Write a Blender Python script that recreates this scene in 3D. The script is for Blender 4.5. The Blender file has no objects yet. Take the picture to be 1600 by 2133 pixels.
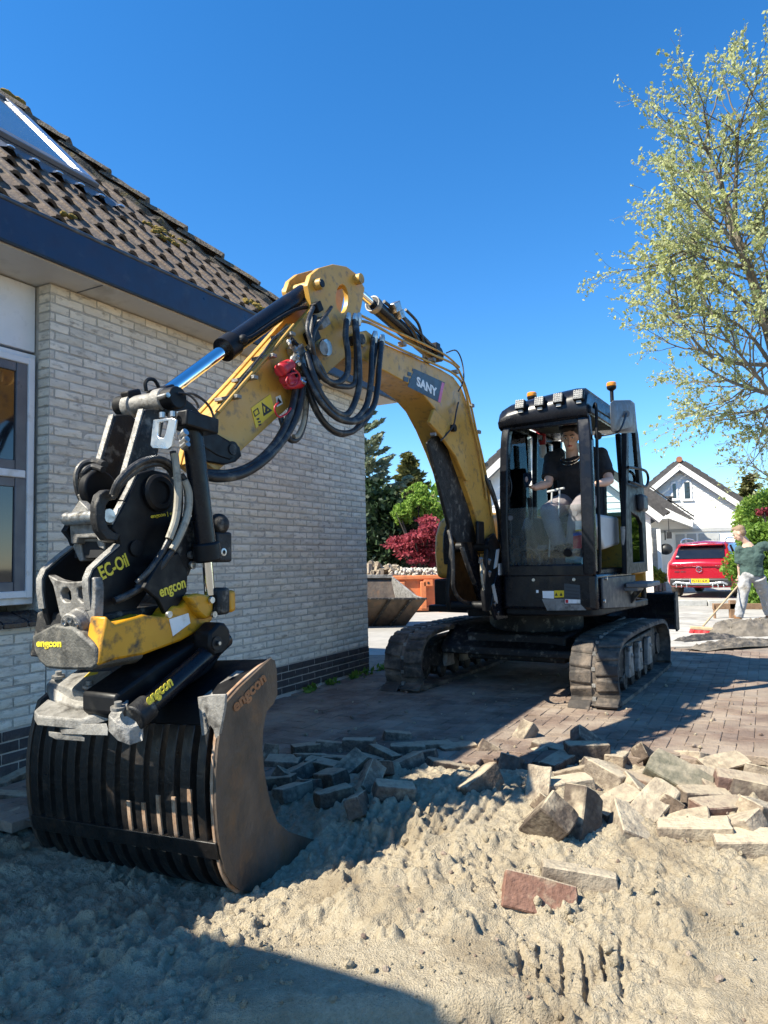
import bpy, bmesh, math, random
import numpy as np
from mathutils import Vector, Matrix, Euler, Quaternion
random.seed(7); RNG = np.random.default_rng(7)
SC = bpy.context.scene
COL = SC.collection
R_ = math.radians

# ------------------------------------------------------------------ camera
H = 1.25; PITCH = R_(3.88); ROLL = .022; FPX = 1479.0
_cp, _sp, _cr, _sr = math.cos(PITCH), math.sin(PITCH), math.cos(ROLL), math.sin(ROLL)
CF = Vector((0, _cp, _sp)); _R0 = Vector((1, 0, 0)); _U0 = Vector((0, -_sp, _cp))
CR = _R0*_cr - _U0*_sr; CU = _R0*_sr + _U0*_cr
CAM = Vector((0, 0, H))
cd = bpy.data.cameras.new('camera'); cam = bpy.data.objects.new('camera', cd); COL.objects.link(cam)
cd.sensor_fit = 'HORIZONTAL'; cd.sensor_width = 36; cd.lens = FPX/1600*36; cd.clip_start = .05; cd.clip_end = 3000
cam.matrix_world = Matrix(((CR.x, CU.x, -CF.x, 0), (CR.y, CU.y, -CF.y, 0), (CR.z, CU.z, -CF.z, H), (0, 0, 0, 1)))
SC.camera = cam
# ------------------------------------------------------------------ sky and sun
SUN_EL = R_(47.5); _sh = Vector((-.925, -.38, 0)).normalized()
SUND = Vector((_sh.x*math.cos(SUN_EL), _sh.y*math.cos(SUN_EL), math.sin(SUN_EL)))
wd = bpy.data.worlds.new('World'); SC.world = wd; wd.use_nodes = True
nt = wd.node_tree; nt.nodes.clear()
sk = nt.nodes.new('ShaderNodeTexSky'); sk.sky_type = 'NISHITA'; sk.sun_disc = False
sk.sun_elevation = SUN_EL; sk.sun_rotation = math.atan2(_sh.x, _sh.y); sk.air_density = 1.0; sk.dust_density = 0.0; sk.ozone_density = 6.0
bg = nt.nodes.new('ShaderNodeBackground'); bg.inputs[1].default_value = .110
wo = nt.nodes.new('ShaderNodeOutputWorld'); hsv = nt.nodes.new('ShaderNodeHueSaturation'); hsv.inputs['Saturation'].default_value = 1.24; nt.links.new(sk.outputs[0], hsv.inputs['Color']); nt.links.new(hsv.outputs[0], bg.inputs[0]); nt.links.new(bg.outputs[0], wo.inputs[0])
sl = bpy.data.lights.new('sun', 'SUN'); sl.energy = 5.0; sl.angle = R_(.5); sl.color = (1, .94, .80)
so = bpy.data.objects.new('sun', sl); COL.objects.link(so); so.rotation_euler = (-SUND).to_track_quat('-Z', 'Y').to_euler(); so.location = SUND*40
SC.view_settings.view_transform = 'Standard'; SC.view_settings.look = 'None'; SC.view_settings.gamma = 1.0
SC.view_settings.exposure = 1.16; SC.view_settings.use_curve_mapping = False
SC.render.engine = 'CYCLES'
try:
    SC.cycles.use_denoising = True; SC.cycles.max_bounces = 8; SC.cycles.transparent_max_bounces = 16
except Exception: pass

# ------------------------------------------------------------------ pixel -> place helpers (photo pixels, 1600 wide)
def ray(x, y): return CF + CR*((x-800)/FPX) + CU*((1066.5-y)/FPX)
def onz(x, y, z=0.0):
    d = ray(x, y); return CAM + d*((z-H)/d.z)
def ondep(x, y, Y):
    d = ray(x, y); return CAM + d*(Y/d.y)
def onplane(x, y, p0, n):
    d = ray(x, y); return CAM + d*((Vector(p0)-CAM).dot(n)/d.dot(n))
# excavator frame: X forward (towards the camera), Y operator's left, Z up
HD = R_(31); EF = Vector((-math.sin(HD), -math.cos(HD), 0)); EL = Vector((-EF.y, EF.x, 0)); EC = Vector((1.566, 7.487, 0))
EROT = math.atan2(EF.y, EF.x)
def L(x, y, b):
    P = onplane(x, y, EC+EL*b, EL) - EC; return Vector((P.dot(EF), b, P.z))
def LA(x, y, a):
    P = onplane(x, y, EC+EF*a, EF) - EC; return Vector((a, P.dot(EL), P.z))
def toW(v): return EC + EF*v[0] + EL*v[1] + Vector((0, 0, v[2]))
# house frame: X along the wall (0 at the far corner), Y outwards, Z up
WTH = R_(28.2); WW = Vector((math.sin(WTH), math.cos(WTH), 0)); WN = Vector((WW.y, -WW.x, 0)); WC = onz(768.4, 1398)
def Wp(x, y, o):
    P = onplane(x, y, WC+WN*o, WN) - WC; return Vector((P.dot(WW), o, P.z))
HROT = math.atan2(WW.y, WW.x)      # local X = WW ; local Y = -WN

# ------------------------------------------------------------------ materials
MATS = {}
def M(name, c1, c2=None, scale=6.0, rough=.6, metal=0.0, bump=0.0, bscale=60.0, spec=.5, dirt=None, dscale=3.0, damt=.5, coat=0.0, rvar=.15, contrast=(.35, .65), objrand=0.0, isl=0.0, coords='Object', detail=6.0, dust=None, trans=0.0, emis=None, stretch=None):
    m = bpy.data.materials.new(name); m.use_nodes = True; nt = m.node_tree; N = nt.nodes; K = nt.links
    b = N['Principled BSDF']; b.inputs['Metallic'].default_value = metal; b.inputs['Roughness'].default_value = rough
    b.inputs['Specular IOR Level'].default_value = spec; b.inputs['Coat Weight'].default_value = coat
    tc = N.new('ShaderNodeTexCoord'); src = N.new('ShaderNodeNewGeometry').outputs['Position'] if coords == 'World' else tc.outputs[coords]
    if stretch:
        mp = N.new('ShaderNodeMapping'); mp.inputs['Scale'].default_value = stretch; K.new(src, mp.inputs[0]); src = mp.outputs[0]
    col = None
    def noise(s, d=detail):
        n = N.new('ShaderNodeTexNoise'); n.inputs['Scale'].default_value = s; n.inputs['Detail'].default_value = d; n.inputs['Roughness'].default_value = .6
        K.new(src, n.inputs['Vector']); return n
    n1 = noise(scale)
    rp = N.new('ShaderNodeValToRGB'); rp.color_ramp.elements[0].position = contrast[0]; rp.color_ramp.elements[1].position = contrast[1]
    rp.color_ramp.elements[0].color = (*c1, 1); rp.color_ramp.elements[1].color = (*(c2 or c1), 1)
    K.new(n1.outputs[0], rp.inputs[0]); col = rp.outputs[0]
    if dirt:
        n2 = noise(dscale); r2 = N.new('ShaderNodeValToRGB'); r2.color_ramp.elements[0].position = .62-.35*damt; r2.color_ramp.elements[1].position = .78-.3*damt
        K.new(n2.outputs[0], r2.inputs[0]); mx = N.new('ShaderNodeMix'); mx.data_type = 'RGBA'
        K.new(r2.outputs[0], mx.inputs['Factor']); K.new(col, mx.inputs['A']); mx.inputs['B'].default_value = (*dirt, 1); col = mx.outputs['Result']
    if objrand or isl:
        hs = N.new('ShaderNodeHueSaturation'); K.new(col, hs.inputs['Color'])
        o = N.new('ShaderNodeObjectInfo'); g = N.new('ShaderNodeNewGeometry')
        ad = N.new('ShaderNodeMath'); ad.operation = 'ADD'; K.new(o.outputs['Random'], ad.inputs[0]); K.new(g.outputs['Random Per Island'], ad.inputs[1])
        fr = N.new('ShaderNodeMath'); fr.operation = 'FRACT'; K.new(ad.outputs[0], fr.inputs[0])
        mr = N.new('ShaderNodeMapRange'); a = max(objrand, isl); mr.inputs['To Min'].default_value = 1-a; mr.inputs['To Max'].default_value = 1+a
        K.new(fr.outputs[0], mr.inputs['Value']); K.new(mr.outputs[0], hs.inputs['Value'])
        m2 = N.new('ShaderNodeMath'); m2.operation = 'MULTIPLY'; m2.inputs[1].default_value = 7.31; K.new(fr.outputs[0], m2.inputs[0])
        f2 = N.new('ShaderNodeMath'); f2.operation = 'FRACT'; K.new(m2.outputs[0], f2.inputs[0])
        mr2 = N.new('ShaderNodeMapRange'); mr2.inputs['To Min'].default_value = 1-a*.6; mr2.inputs['To Max'].default_value = 1+a*.6; K.new(f2.outputs[0], mr2.inputs['Value']); K.new(mr2.outputs[0], hs.inputs['Saturation'])
        col = hs.outputs[0]
    if dust:       # loose sand lying on faces that look up
        ge = N.new('ShaderNodeNewGeometry'); sx = N.new('ShaderNodeSeparateXYZ'); K.new(ge.outputs['Normal'], sx.inputs[0]); nd = noise(16, 10)
        ad = N.new('ShaderNodeMath'); ad.operation = 'MULTIPLY_ADD'; ad.inputs[1].default_value = 1.3; K.new(nd.outputs[0], ad.inputs[0]); K.new(sx.outputs['Z'], ad.inputs[2])
        mr = N.new('ShaderNodeMapRange'); mr.inputs['From Min'].default_value = 1.22; mr.inputs['From Max'].default_value = 1.62; mr.inputs['To Max'].default_value = dust[1]; K.new(ad.outputs[0], mr.inputs['Value'])
        mx = N.new('ShaderNodeMix'); mx.data_type = 'RGBA'; K.new(mr.outputs[0], mx.inputs['Factor']); K.new(col, mx.inputs['A']); mx.inputs['B'].default_value = (*dust[0], 1); col = mx.outputs['Result']
    K.new(col, b.inputs['Base Color'])
    n3 = noise(scale*2.3+3); mr = N.new('ShaderNodeMapRange'); mr.inputs['To Min'].default_value = max(.02, rough-rvar); mr.inputs['To Max'].default_value = min(1, rough+rvar)
    mr.inputs['From Min'].default_value = .3; mr.inputs['From Max'].default_value = .7
    K.new(n3.outputs[0], mr.inputs['Value']); K.new(mr.outputs[0], b.inputs['Roughness'])
    if bump:
        n4 = noise(bscale, 8); bp = N.new('ShaderNodeBump'); bp.inputs['Strength'].default_value = min(1, bump*4); bp.inputs['Distance'].default_value = bump*.02
        K.new(n4.outputs[0], bp.inputs['Height']); K.new(bp.outputs[0], b.inputs['Normal'])
    if trans: b.inputs['Transmission Weight'].default_value = trans
    if emis: b.inputs['Emission Color'].default_value = (*emis[0], 1); b.inputs['Emission Strength'].default_value = emis[1]
    MATS[name] = m; return m
def glass(name, tint=(.85, .92, .92), dirt=0.0, ior=1.5, rough=.02, dcol=(.55, .58, .55), ds=9):
    m = bpy.data.materials.new(name); m.use_nodes = True; nt = m.node_tree; N = nt.nodes; K = nt.links; N.clear()
    out = N.new('ShaderNodeOutputMaterial'); tr = N.new('ShaderNodeBsdfTransparent'); tr.inputs[0].default_value = (*tint, 1)
    gl = N.new('ShaderNodeBsdfGlossy'); gl.inputs['Roughness'].default_value = rough
    fr = N.new('ShaderNodeFresnel'); fr.inputs[0].default_value = ior
    mx = N.new('ShaderNodeMixShader'); K.new(fr.outputs[0], mx.inputs[0]); K.new(tr.outputs[0], mx.inputs[1]); K.new(gl.outputs[0], mx.inputs[2]); last = mx
    if dirt:
        df = N.new('ShaderNodeBsdfDiffuse'); df.inputs[0].default_value = (*dcol, 1); tc = N.new('ShaderNodeTexCoord')
        mp = N.new('ShaderNodeMapping'); mp.inputs['Scale'].default_value = (1, 3, .8); K.new(tc.outputs['Object'], mp.inputs[0])
        n = N.new('ShaderNodeTexNoise'); n.inputs['Scale'].default_value = ds; n.inputs['Detail'].default_value = 9; n.inputs['Roughness'].default_value = .75; K.new(mp.outputs[0], n.inputs['Vector'])
        r = N.new('ShaderNodeMapRange'); r.inputs['From Min'].default_value = .35; r.inputs['From Max'].default_value = .75; r.inputs['To Min'].default_value = dirt*.45; r.inputs['To Max'].default_value = dirt*1.3; K.new(n.outputs[0], r.inputs[0])
        m2 = N.new('ShaderNodeMixShader'); K.new(r.outputs[0], m2.inputs[0]); K.new(mx.outputs[0], m2.inputs[1]); K.new(df.outputs[0], m2.inputs[2]); last = m2
    K.new(last.outputs[0], out.inputs[0]); MATS[name] = m; return m
def leafmat(name, c1, c2, trans=.35, rough=.55):
    m = bpy.data.materials.new(name); m.use_nodes = True; nt = m.node_tree; N = nt.nodes; K = nt.links; N.clear()
    out = N.new('ShaderNodeOutputMaterial'); g = N.new('ShaderNodeNewGeometry'); rp = N.new('ShaderNodeMix'); rp.data_type = 'RGBA'
    K.new(g.outputs['Random Per Island'], rp.inputs['Factor']); rp.inputs['A'].default_value = (*c1, 1); rp.inputs['B'].default_value = (*c2, 1)
    p = N.new('ShaderNodeBsdfPrincipled'); p.inputs['Roughness'].default_value = rough; p.inputs['Specular IOR Level'].default_value = .3; K.new(rp.outputs['Result'], p.inputs['Base Color'])
    t = N.new('ShaderNodeBsdfTranslucent'); K.new(rp.outputs['Result'], t.inputs[0])
    mx = N.new('ShaderNodeMixShader'); mx.inputs[0].default_value = trans; K.new(p.outputs[0], mx.inputs[1]); K.new(t.outputs[0], mx.inputs[2]); K.new(mx.outputs[0], out.inputs[0])
    MATS[name] = m; return m

# ------------------------------------------------------------------ mesh helpers
def ortho(d):
    d = Vector(d).normalized(); u = d.cross(Vector((0, 0, 1)))
    if u.length < .05: u = d.cross(Vector((1, 0, 0)))
    u.normalize(); return u, d.cross(u).normalized()
class G:
    def __init__(s): s.v = []; s.f = []
    def add(s, vs, fs):
        o = len(s.v); s.v += [tuple(p) for p in vs]; s.f += [tuple(i+o for i in f) for f in fs]; return s
    def box(s, c, d, R=None):
        hx, hy, hz = d[0]/2, d[1]/2, d[2]/2; c = Vector(c)
        vs = [Vector((x, y, z)) for x in (-hx, hx) for y in (-hy, hy) for z in (-hz, hz)]
        if R is not None: vs = [R @ p for p in vs]
        return s.add([c+p for p in vs], [(0, 1, 3, 2), (4, 6, 7, 5), (0, 4, 5, 1), (2, 3, 7, 6), (0, 2, 6, 4), (1, 5, 7, 3)])
    def bar(s, p, q, w, h, up=(0, 0, 1)):
        p, q = Vector(p), Vector(q); x = (q-p); ln = x.length; x.normalize(); y = Vector(up).cross(x)
        if y.length < 1e-4: y = Vector((0, 1, 0)).cross(x)
        y.normalize(); z = x.cross(y); return s.box((p+q)/2, (ln, w, h), Matrix((x, y, z)).transposed())
    def prism(s, poly, off):
        n = len(poly); off = Vector(off); A = [Vector(p) for p in poly]; B = [p+off for p in A]
        return s.add(A+B, [tuple(range(n))[::-1], tuple(range(n, 2*n))] + [(i, (i+1) % n, (i+1) % n+n, i+n) for i in range(n)])
    def tube(s, pts, r, n=10, cap=True):
        P = [Vector(p) for p in pts]; m = len(P); rr = r if hasattr(r, '__len__') else [r]*m; vs = []; fs = []
        t = (P[1]-P[0]).normalized(); u, v = ortho(t)
        for i in range(m):
            t2 = (P[min(i+1, m-1)]-P[max(i-1, 0)]).normalized()
            ax = t.cross(t2)
            if ax.length > 1e-6:
                q = Quaternion(ax.normalized(), t.angle(t2, 0)); u = q @ u; v = q @ v
            t = t2; r2 = rr[i]
            ru, rv = r2 if hasattr(r2, '__len__') else (r2, r2)
            vs += [P[i]+u*(ru*math.cos(k*2*math.pi/n))+v*(rv*math.sin(k*2*math.pi/n)) for k in range(n)]
        for i in range(m-1):
            for k in range(n): fs.append((i*n+k, i*n+(k+1) % n, (i+1)*n+(k+1) % n, (i+1)*n+k))
        if cap: fs += [tuple(range(n))[::-1], tuple((m-1)*n+k for k in range(n))]
        return s.add(vs, fs)
    def cyl(s, p, q, r, n=20, r2=None): return s.tube([p, q], [r, r if r2 is None else r2], n)
    def lathe(s, prof, c, ax, n=24):      # prof: (radius, distance along axis)
        c = Vector(c); ax = Vector(ax).normalized(); u, v = ortho(ax); m = len(prof); vs = []; fs = []
        for (r, h) in prof: vs += [c+ax*h+u*(r*math.cos(k*2*math.pi/n))+v*(r*math.sin(k*2*math.pi/n)) for k in range(n)]
        for i in range(m-1):
            for k in range(n): fs.append((i*n+k, i*n+(k+1) % n, (i+1)*n+(k+1) % n, (i+1)*n+k))
        fs += [tuple(range(n))[::-1], tuple((m-1)*n+k for k in range(n))]; return s.add(vs, fs)
    def ball(s, c, r, n=14, m=9, R=None):
        r = r if hasattr(r, '__len__') else (r, r, r); vs = []; fs = []; c = Vector(c)
        for i in range(m+1):
            th = math.pi*i/m
            for k in range(n):
                p = Vector((r[0]*math.sin(th)*math.cos(2*math.pi*k/n), r[1]*math.sin(th)*math.sin(2*math.pi*k/n), r[2]*math.cos(th)))
                vs.append(c+(R @ p if R is not None else p))
        for i in range(m):
            for k in range(n): fs.append((i*n+k, i*n+(k+1) % n, (i+1)*n+(k+1) % n, (i+1)*n+k))
        return s.add(vs, fs)
    def sweep(s, path, sec, up=(0, 0, 1), cap=True):   # section points (across, up) carried along a path
        P = [Vector(p) for p in path]; m = len(P); n = len(sec); vs = []; fs = []; U = Vector(up)
        for i in range(m):
            t = (P[min(i+1, m-1)]-P[max(i-1, 0)]).normalized(); x = t.cross(U).normalized(); z = x.cross(t)
            vs += [P[i]+x*a+z*b for a, b in sec]
        for i in range(m-1):
            for k in range(n): fs.append((i*n+k, i*n+(k+1) % n, (i+1)*n+(k+1) % n, (i+1)*n+k))
        if cap: fs += [tuple(range(n))[::-1], tuple((m-1)*n+k for k in range(n))]
        return s.add(vs, fs)
    def holed(s, outer, inners, off):
        bm = bmesh.new(); off = Vector(off); es = []
        for lp in [outer]+inners:
            vs = [bm.verts.new(p) for p in lp]; es += [bm.edges.new((vs[i], vs[(i+1) % len(vs)])) for i in range(len(vs))]
        bmesh.ops.triangle_fill(bm, use_beauty=True, use_dissolve=False, edges=es)
        bm.verts.index_update(); vs = [v.co.copy() for v in bm.verts]; fs = [tuple(v.index for v in f.verts) for f in bm.faces]; n = len(vs)
        side = []; o = 0
        for lp in [outer]+inners:
            k = len(lp); side += [(o+i, o+(i+1) % k, o+(i+1) % k+n, o+i+n) for i in range(k)]; o += k
        bm.free(); return s.add(vs+[p+off for p in vs], fs+[tuple(i+n for i in f) for f in fs]+side)
def smoothpath(pts, k=6):
    P = [Vector(p) for p in pts]; out = []
    for i in range(len(P)-1):
        p0 = P[max(i-1, 0)]; p1 = P[i]; p2 = P[i+1]; p3 = P[min(i+2, len(P)-1)]
        for j in range(k):
            t = j/k; out.append(.5*((2*p1)+(p2-p0)*t+(2*p0-5*p1+4*p2-p3)*t*t+(3*p1-p0-3*p2+p3)*t**3))
    out.append(P[-1]); return out
def mesh_of(g, name='mesh', recalc=True, smooth=None):
    me = bpy.data.meshes.new(name); me.from_pydata(g.v, [], g.f); me.update()
    if recalc:
        bm = bmesh.new(); bm.from_mesh(me); bmesh.ops.recalc_face_normals(bm, faces=bm.faces); bm.to_mesh(me); bm.free()
    if smooth is not None:
        me.polygons.foreach_set('use_smooth', [True]*len(me.polygons))
        try: me.set_sharp_from_angle(angle=R_(smooth))
        except Exception: pass
    return me
ORI = {}
def ob(name, g, mat, parent=None, bevel=0.0, smooth=35, label=None, seg=2, mats=None):
    me = g if isinstance(g, bpy.types.Mesh) else mesh_of(g, name, True, smooth)
    if isinstance(mat, str): mat = MATS[mat]
    if mat and not me.materials: me.materials.append(mat)
    o = bpy.data.objects.new(name, me); COL.objects.link(o)
    if parent:
        o.parent = parent; root = parent
        while root.parent: root = root.parent
        og = ORI.get(root.name)
        if og is not None and not isinstance(g, bpy.types.Mesh): me.transform(Matrix.Translation(-og))
    if bevel:
        b = o.modifiers.new('bevel', 'BEVEL'); b.width = bevel; b.segments = seg; b.limit_method = 'ANGLE'; b.angle_limit = R_(40); b.harden_normals = False
    if label: o['label'] = label
    return o
def thing(name, label, cat, loc=(0, 0, 0), rotz=0.0, group=None):
    o = bpy.data.objects.new(name, None); COL.objects.link(o); o.location = loc; o.rotation_euler = (0, 0, rotz)
    o['label'] = label; o['category'] = cat; o.empty_display_size = .2
    if group: o['group'] = group
    return o
def ething(name, label, cat, org):     # thing in the excavator frame, its origin at org
    o = thing(name, label, cat, toW(org), EROT); ORI[o.name] = Vector(org); return o
def tag(o, label, cat, group=None):
    o['label'] = label; o['category'] = cat
    if group: o['group'] = group
    return o
def struct(name, g, mat, parent=None, **k):
    o = ob(name, g, mat, parent, **k)
    if not parent: o['kind'] = 'structure'
    return o
def text_mesh(txt, size, extrude=.002, bold=.0, shear=0.0, sx=1.0):
    cu = bpy.data.curves.new('t', 'FONT'); cu.body = txt; cu.size = size; cu.extrude = extrude; cu.offset = bold; cu.shear = shear; cu.resolution_u = 3
    o = bpy.data.objects.new('t', cu); COL.objects.link(o)
    dg = bpy.context.evaluated_depsgraph_get(); me = bpy.data.meshes.new_from_object(o.evaluated_get(dg))
    bpy.data.objects.remove(o); bpy.data.curves.remove(cu)
    if sx != 1.0: me.transform(Matrix.Diagonal((sx, 1, 1, 1)))
    return me
def text_on(name, txt, p, xdir, nrm, mat, parent, width=None, size=.1, extrude=.001, bold=.0, shear=0.0, height=None):
    me = text_mesh(txt, size, extrude, bold, shear)
    xs = [v.co.x for v in me.vertices]; ys = [v.co.y for v in me.vertices]; w = max(xs)-min(xs); h = max(ys)-min(ys)
    me.transform(Matrix.Translation((-min(xs), -min(ys), 0)))
    k = (width/w) if width else 1; ky = (height/h) if height else k
    me.transform(Matrix.Diagonal((k, ky, 1, 1)))
    x = Vector(xdir).normalized(); n = Vector(nrm).normalized(); y = n.cross(x).normalized(); x = y.cross(n)
    me.transform(Matrix.Translation(Vector(p)) @ Matrix((x, y, n)).transposed().to_4x4())
    root = parent
    while root.parent: root = root.parent
    og = ORI.get(root.name)
    if og is not None: me.transform(Matrix.Translation(-og))
    if isinstance(mat, str): mat = MATS[mat]
    me.materials.clear(); me.materials.append(mat)
    o = bpy.data.objects.new(name, me); COL.objects.link(o); o.parent = parent; return o
# value noise on numpy arrays
def _hash(ix, iy, seed):
    h = (ix.astype(np.int64)*374761393 + iy.astype(np.int64)*668265263 + seed*974711) & 0xffffffff
    h = ((h ^ (h >> 13))*1274126177) & 0xffffffff; h = h ^ (h >> 16); return (h & 0xffff)/65535.0
def vnoise(x, y, seed=0):
    x = np.asarray(x, float); y = np.asarray(y, float); ix = np.floor(x); iy = np.floor(y); fx = x-ix; fy = y-iy
    fx = fx*fx*fx*(fx*(fx*6-15)+10); fy = fy*fy*fy*(fy*(fy*6-15)+10)
    a = _hash(ix, iy, seed); b = _hash(ix+1, iy, seed); c = _hash(ix, iy+1, seed); d = _hash(ix+1, iy+1, seed)
    return (a*(1-fx)+b*fx)*(1-fy)+(c*(1-fx)+d*fx)*fy
def grains(x, y, seed=0):        # packed rounded lumps
    x = np.asarray(x, float); y = np.asarray(y, float); ix = np.floor(x); iy = np.floor(y); best = np.full(np.shape(x), 9.0); hh = np.zeros(np.shape(x))
    for dx in (-1, 0, 1):
        for dy in (-1, 0, 1):
            cx = ix+dx; cy = iy+dy; px = cx+_hash(cx, cy, seed); py = cy+_hash(cx, cy, seed+7); h = .25+.75*_hash(cx, cy, seed+13); d = np.hypot(x-px, y-py)/(.35+.5*h)
            dome = h*np.sqrt(np.maximum(0, 1-d*d)); hh = np.maximum(hh, dome)
    return hh
def fbm(x, y, seed=0, oct=4, g=.5):
    s = 0; a = 1; t = 0
    for k in range(oct): s = s+a*vnoise(x*2**k, y*2**k, seed+k*17); t += a; a *= g
    return s/t
# ------------------------------------------------------------------ palette
M('brick_pale', (.70, .64, .53), (.84, .77, .64), 9, .88, bump=.3, bscale=40, objrand=.13, isl=.13, dirt=(.36, .32, .26), dscale=13, damt=.24, stretch=(1, 1, 2.6), coords='World', detail=10)
M('brick_dark', (.035, .033, .035), (.07, .06, .058), 12, .8, bump=.3, bscale=60, objrand=.25, isl=.25, dirt=(.16, .15, .12), dscale=5, damt=.22)
M('mortar', (.44, .41, .36), (.54, .51, .45), 6, .95, bump=.5, bscale=90, coords='World')
M('soffit', (.62, .60, .56), (.68, .66, .61), 2, .55, dirt=(.45, .42, .36), dscale=3, damt=.15)
M('fascia', (.008, .020, .060), (.011, .026, .074), 3, .42, dirt=(.03, .045, .085), dscale=9, damt=.12)
M('gutter', (.035, .045, .06), (.06, .07, .085), 8, .4, dirt=(.12, .12, .11), dscale=10, damt=.2)
M('tile', (.085, .062, .047), (.145, .11, .084), 10, .85, bump=.35, bscale=45, objrand=.22, isl=.2, dirt=(.03, .027, .02), dscale=9, damt=.25)
M('moss', (.12, .085, .012), (.30, .20, .03), 40, .95, bump=.8, bscale=120)
M('lichen', (.06, .05, .04), (.19, .155, .115), 30, .95, bump=.9, bscale=60, dirt=(.22, .15, .03), dscale=12, damt=.22)
M('white_paint', (.72, .73, .74), (.80, .80, .80), 3, .35, dirt=(.55, .53, .48), dscale=6, damt=.12)
M('frame_grey', (.10, .105, .12), (.14, .145, .16), 4, .4)
M('sill_tile', (.012, .012, .015), (.022, .022, .026), 8, .25, bump=.08, bscale=30)
M('dark_in', (.012, .013, .014), (.02, .02, .022), 3, .9)
M('alu', (.55, .57, .60), (.66, .68, .70), 8, .3, metal=.9)
M('sand', (.365, .30, .205), (.57, .485, .35), 55, .97, bump=1.0, bscale=150, spec=.10, dirt=(.33, .265, .18), dscale=2.4, damt=.42, detail=14, coords='World', contrast=(.25, .75))
M('paver', (.145, .102, .079), (.21, .153, .12), 12, .92, bump=.5, bscale=60, objrand=.13, isl=.13, dirt=(.295, .235, .18), dscale=1.7, damt=.60, coords='World', detail=12, spec=.25)
M('paver_bed', (.17, .135, .105), (.27, .215, .165), 8, .95, bump=.5, bscale=80, coords='World')
M('loose_brick', (.085, .064, .049), (.155, .118, .090), 40, .95, bump=.5, bscale=70, objrand=.3, dirt=(.26, .21, .15), dscale=14, damt=.30, detail=12, spec=.2, dust=((.43, .355, .25), .9))
M('loose_brick_green', (.075, .073, .055), (.13, .122, .092), 40, .95, bump=.5, bscale=70, objrand=.2, dirt=(.26, .21, .15), dscale=14, damt=.28, detail=12, spec=.2, dust=((.40, .34, .25), .6))
M('loose_brick_red', (.15, .085, .064), (.22, .13, .10), 40, .95, bump=.5, bscale=70, objrand=.2, dirt=(.28, .22, .155), dscale=14, damt=.32, detail=12, spec=.2, dust=((.43, .355, .25), .8))
M('loose_brick_sandy', (.15, .115, .085), (.26, .21, .155), 40, .97, bump=.6, bscale=70, objrand=.15, dirt=(.36, .295, .21), dscale=12, damt=.45, detail=12, spec=.2, dust=((.46, .385, .275), 1.0))
M('street', (.30, .28, .25), (.38, .355, .315), 3, .9, bump=.2, bscale=40, dirt=(.24, .225, .2), dscale=.6, damt=.3)
M('slab', (.32, .30, .265), (.42, .39, .345), 5, .9, bump=.2, bscale=40, objrand=.12, isl=.12, dirt=(.24, .22, .19), dscale=2, damt=.3)
M('earth', (.10, .085, .06), (.17, .145, .10), 4, .95, bump=.5, bscale=30)
M('yellow', (.52, .275, .045), (.585, .325, .062), 3, .40, spec=.5, dirt=(.22, .135, .05), dscale=17, damt=.26, rvar=.12, detail=10)
M('yellow_dull', (.47, .27, .06), (.55, .33, .08), 5, .5, dirt=(.18, .11, .04), dscale=10, damt=.25)
M('engcon_yellow', (.56, .255, .006), (.63, .30, .01), 6, .45, dirt=(.06, .042, .02), dscale=16, damt=.30, detail=12)
M('black', (.005, .005, .006), (.009, .009, .010), 5, .5, spec=.25, dirt=(.03, .028, .025), dscale=9, damt=.12)
M('black_gloss', (.006, .007, .010), (.010, .011, .015), 5, .26, spec=.28, dirt=(.018, .017, .016), dscale=7, damt=.08, rvar=.1)
M('black_worn', (.010, .010, .011), (.022, .021, .02), 8, .55, spec=.35, dirt=(.20, .18, .15), dscale=16, damt=.20, bump=.2, bscale=70)
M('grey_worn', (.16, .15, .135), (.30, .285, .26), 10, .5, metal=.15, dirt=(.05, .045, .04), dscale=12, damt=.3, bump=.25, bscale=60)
M('steel_rust', (.055, .042, .032), (.12, .09, .068), 5, .5, metal=.25, dirt=(.15, .085, .045), dscale=8, damt=.22, bump=.25, bscale=40, detail=12, stretch=(1, 1, .6))
M('rust_edge', (.34, .20, .115), (.46, .33, .23), 14, .6, metal=.2, dirt=(.20, .11, .06), dscale=16, damt=.3)
M('rust', (.26, .11, .045), (.36, .17, .075), 20, .85, bump=.3, bscale=70)
M('chrome', (.80, .82, .84), (.88, .89, .90), 3, .07, metal=1.0, rvar=.03)
M('steel', (.42, .42, .41), (.58, .57, .55), 10, .35, metal=.9, dirt=(.15, .13, .10), dscale=16, damt=.25)
M('hose', (.014, .014, .015), (.026, .025, .026), 14, .45, dirt=(.14, .125, .10), dscale=14, damt=.25, bump=.15, bscale=160)
M('hose_pale', (.30, .27, .21), (.40, .36, .28), 14, .6, dirt=(.08, .07, .06), dscale=18, damt=.25)
M('rubber', (.030, .026, .023), (.06, .05, .042), 9, .8, bump=.35, bscale=50, dirt=(.19, .147, .11), dscale=5, damt=.46)
M('lens_white', (.16, .16, .16), (.30, .30, .29), 90, .75, contrast=(.45, .55), spec=.1)
M('amber', (.70, .22, .01), (.80, .28, .02), 20, .25, coat=.4)
M('cabgrey', (.035, .037, .042), (.05, .052, .058), 5, .5, spec=.35)
M('plastic_grey', (.115, .118, .122), (.145, .148, .152), 6, .55, bump=.06, bscale=200)
M('pale_grey', (.42, .42, .40), (.50, .50, .48), 5, .6)
M('red', (.42, .012, .018), (.55, .02, .03), 6, .4)
M('decal_dark', (.035, .045, .055), (.045, .055, .065), 6, .4)
M('decal_white', (.78, .78, .76), (.84, .84, .82), 6, .45, dirt=(.5, .48, .42), dscale=14, damt=.15)
M('decal_pink', (.62, .12, .24), (.66, .14, .27), 6, .4)
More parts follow.
